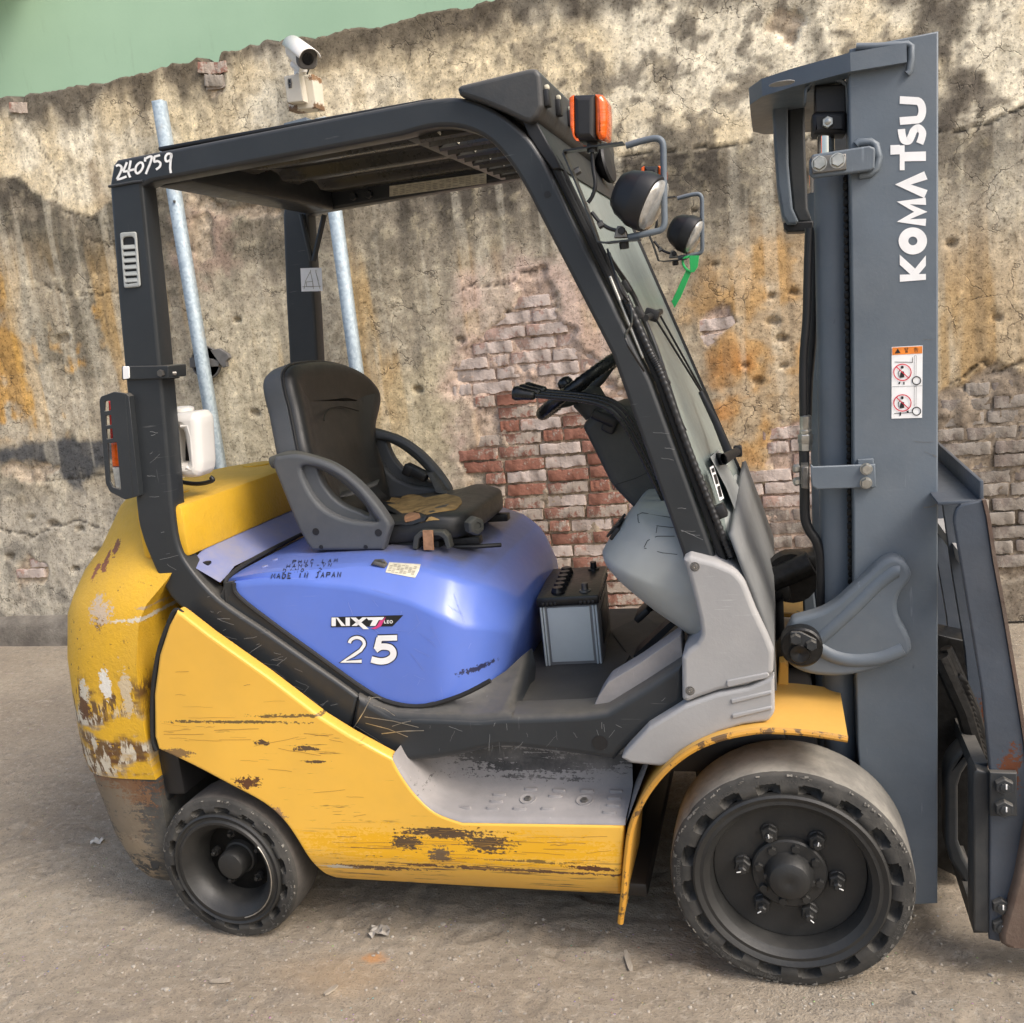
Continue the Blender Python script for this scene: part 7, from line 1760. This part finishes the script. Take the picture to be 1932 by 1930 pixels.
sc_ = newthing('security_camera', at(*C1((1290, 390)), 2.40), 'white bullet security camera on its arm above the wall junction box', 'security camera')
mb = MB(); mb.tube([at(*p, 2.38) for p in L(C1, [(1292, 398), (1285, 370), (1290, 345)])], .022, 14, rs=[.034, .03, .022]); mb.tube([at(*p, 2.36) for p in L(C1, [(1240, 345), (1268, 350), (1300, 375)])], .02, 12, rs=[.015, .024, .03]); mb.build('camera_mount', M_whitepl, sc_, smooth=50)
a, b = at(*C1((1258, 262)), 2.40), at(*C1((1322, 312)), 2.22); ax_ = (b - a).normalized()
sqr = lambda t: (abs(math.cos(t)) ** 3.2 + abs(math.sin(t)) ** 3.2) ** (-1 / 3.2)
Lc = (b - a).length
mb = MB(); mb.lathe([(0, -.05), (.03, -.045), (.042, -.02), (.045, .02), (.045, Lc * .9), (.041, Lc * .9)], a, ax_, 32, a0=.4, rfun=sqr); mb.f = [f for f in mb.f if len(f) < 5]; mb.build('camera_body', M_whitepl, sc_, smooth=45)
mb = MB(); mb.lathe([(.044, Lc * .62), (.045, Lc * 1.02), (.039, Lc * 1.05), (0, Lc * 1.05)], a, ax_, 32, a0=.4, rfun=sqr); mb.f = [f for f in mb.f if len(f) < 33]; mb.build('camera_front', M_foot, sc_, smooth=45)
mb = MB(); mb.lathe([(.026, Lc * 1.05), (.026, Lc * 1.06), (.018, Lc * 1.065), (0, Lc * 1.06)], a, ax_, 24); mb.build('camera_lens', M_blackgl, sc_, smooth=45)
upv = Vector((0, 0, 1)); upv = (upv - ax_ * upv.dot(ax_)).normalized(); sd_ = ax_.cross(upv)
mb = MB(); rows = []
for t in (-.045, Lc * .5, Lc * 1.25):
    rows.append([a + ax_ * t + upv * (.048 * math.cos(ph)) * 1.08 + sd_ * (.052 * math.sin(ph)) for ph in np.linspace(-1.35, 1.35, 14)])
mb.loft(rows); o = mb.build('sun_shield', M_whitepl, sc_, smooth=60); o.modifiers.new('s', 'SOLIDIFY').thickness = .004
MB().tube([at(*p, 2.37) for p in L(C1, [(1335, 350), (1330, 375), (1322, 398)])], .004, 6).build('camera_cable', M_black, sc_)
# ---- broken round vent on the wall behind the post
vc = at(391, 684, WY - .03)
VT = newthing('wall_vent', vc, 'broken round grey vent fitting on the wall behind the galvanised post', 'vent')
mb = MB(); mb.lathe([(.078, .0), (.086, .0), (.088, .012), (.084, .020), (.078, .018)], vc, (0, -1, 0), 40); mb.f = [f for f in mb.f if len(f) == 4]; mb.build('vent_ring', M_foot, VT, smooth=40)
mb = MB(); mb.lathe([(.080, .004), (0, .004)], vc, (0, -1, 0), 40); mb.build('vent_back', M_black, VT)
MB().prism(xz(L(J3, [(1518, 622), (1600, 612), (1700, 630), (1760, 650), (1755, 690), (1600, 700), (1522, 700)]), WY - .06), WY - .06, WY - .035, .004).build('vent_bar', M_foot, VT)
MB().prism(xz(L(J3, [(1690, 560), (1760, 545), (1830, 590), (1842, 620), (1815, 650), (1820, 690), (1790, 700), (1745, 640)]), WY - .06), WY - .065, WY - .035, .004).build('vent_flap', M_foot, VT)
# ---- green plastic strap hanging from the far lamp guard
Yst = Yl + 1.115
q = at(*Z6([(1470, 1700)])[0], Yst); ST = newthing('plastic_strap', q, 'bright green plastic strap hanging from the far headlamp guard', 'strap')
m = MT('green_plastic', ST); M_gr = m.fin((.035, .50, .13), .4)
Z2b = lambda p: ((1000 + p[0] * .46632) / 1.32298, (100 + p[1] * .46632) / 1.32298)
MB().prism(xz(Z6([(1430, 1692), (1526, 1690), (1512, 1800), (1478, 1850), (1440, 1855)]), Yst - .012), Yst - .014, Yst - .0105, .001).build('strap_fold', M_gr, ST)
mb = MB(); mb.tube([at(*p, Yst - .01) for p in [tuple(t) for t in cr(Z6([(1430, 1700), (1375, 1720), (1370, 1770), (1400, 1820), (1450, 1850)]), 3)]], .004, 6); mb.build('strap_loop', M_gr, ST)
MB().prism(xz(L(Z2b, [(1532, 1222), (1558, 1238), (1500, 1375), (1466, 1434), (1450, 1400), (1482, 1330)]), Yst - .01), Yst - .010, Yst - .007, .001).build('strap_tail', M_gr, ST)
# ---- bits lying on the dirt
def bit(name, px, py, label, cat, kind, L_=.06, ang=0., mt_=None):
    p = atz(px, py, 0); p.z = gz(p.x, p.y); T = newthing(name, p, label, cat)
    R_ = Matrix.Rotation(ang, 3, 'Z'); mb = MB(); rb_ = random.Random(px)
    if kind == 'stick':
        mb.loft([[p + R_ @ Vector((t * L_, w * s, .003 + h)) for s, h in ((-1, 0), (1, 0), (1, .004), (-1, .005))] for t, w in ((-.5, .003), (-.3, .006), (.2, .007), (.5, .004))], True, True, True)
    else:
        rows = [[p + R_ @ Vector(((i - 3) / 3 * L_ / 2 * (1 - .3 * rb_.random()), (j - 2) / 2 * L_ * .35 * (1 - .3 * rb_.random()), .003 + rb_.random() * L_ * .28)) for j in range(5)] for i in range(7)]
        mb.loft(rows)
    o = mb.build({'stick': 'splinter', 'scrap': 'crumpled_sheet'}[kind], mt_, T, smooth=None, fix=True)
    if kind == 'scrap': o.modifiers.new('s', 'SOLIDIFY').thickness = .0012
m = MT('old_wood'); n = m.noise((60, 6, 6), 4, .7); M_wood = m.fin(m.mix(m.rng(n, .3, .7), (.26, .22, .17), (.42, .37, .30)), .85)
m = MT('dull_film'); n = m.noise(30, 4, .7); M_film = m.fin(m.mix(m.rng(n, .3, .7), (.22, .20, .17), (.36, .33, .29)), .5)
m = MT('white_scrap'); M_scr = m.fin((.55, .53, .48), .6)
bit('wood_splinter', 1186, 1815, 'flat grey wood splinter on the dirt in front of the large front wheel', 'splinter', 'stick', .085, 1.9, M_wood)
bit('plastic_scrap', 718, 1763, 'crumpled dull plastic scrap on the dirt below the yellow side panel', 'scrap', 'scrap', .06, .2, M_film)
bit('paper_scrap', 185, 1592, 'small pale paper scrap on the dirt behind the rear wheel', 'scrap', 'scrap', .05, .1, M_scr)
bit('twig', 415, 1852, 'thin dark twig lying on the dirt below the rear wheel', 'twig', 'stick', .055, .2, M_wood)
bit('twig', 625, 1872, 'short pale twig on the dirt by the orange stain', 'twig', 'stick', .04, 1.1, M_wood)
bit('iron_rod', 1895, 1178, 'dark curved rod lying at the foot of the wall right of the mast', 'rod', 'stick', .22, .05, M_grease)

# ------------------------------------------------------------------ keep to thing > part > sub-part
for o in list(bpy.data.objects):
    ch = []; p = o
    while p.parent: p = p.parent; ch.append(p)
    if len(ch) > 2:
        t = ch[-3 + 1] if len(ch) == 2 else ch[-2]
        mw = WL[o]; o.parent = t; o.location = WL[o] - WL[t]
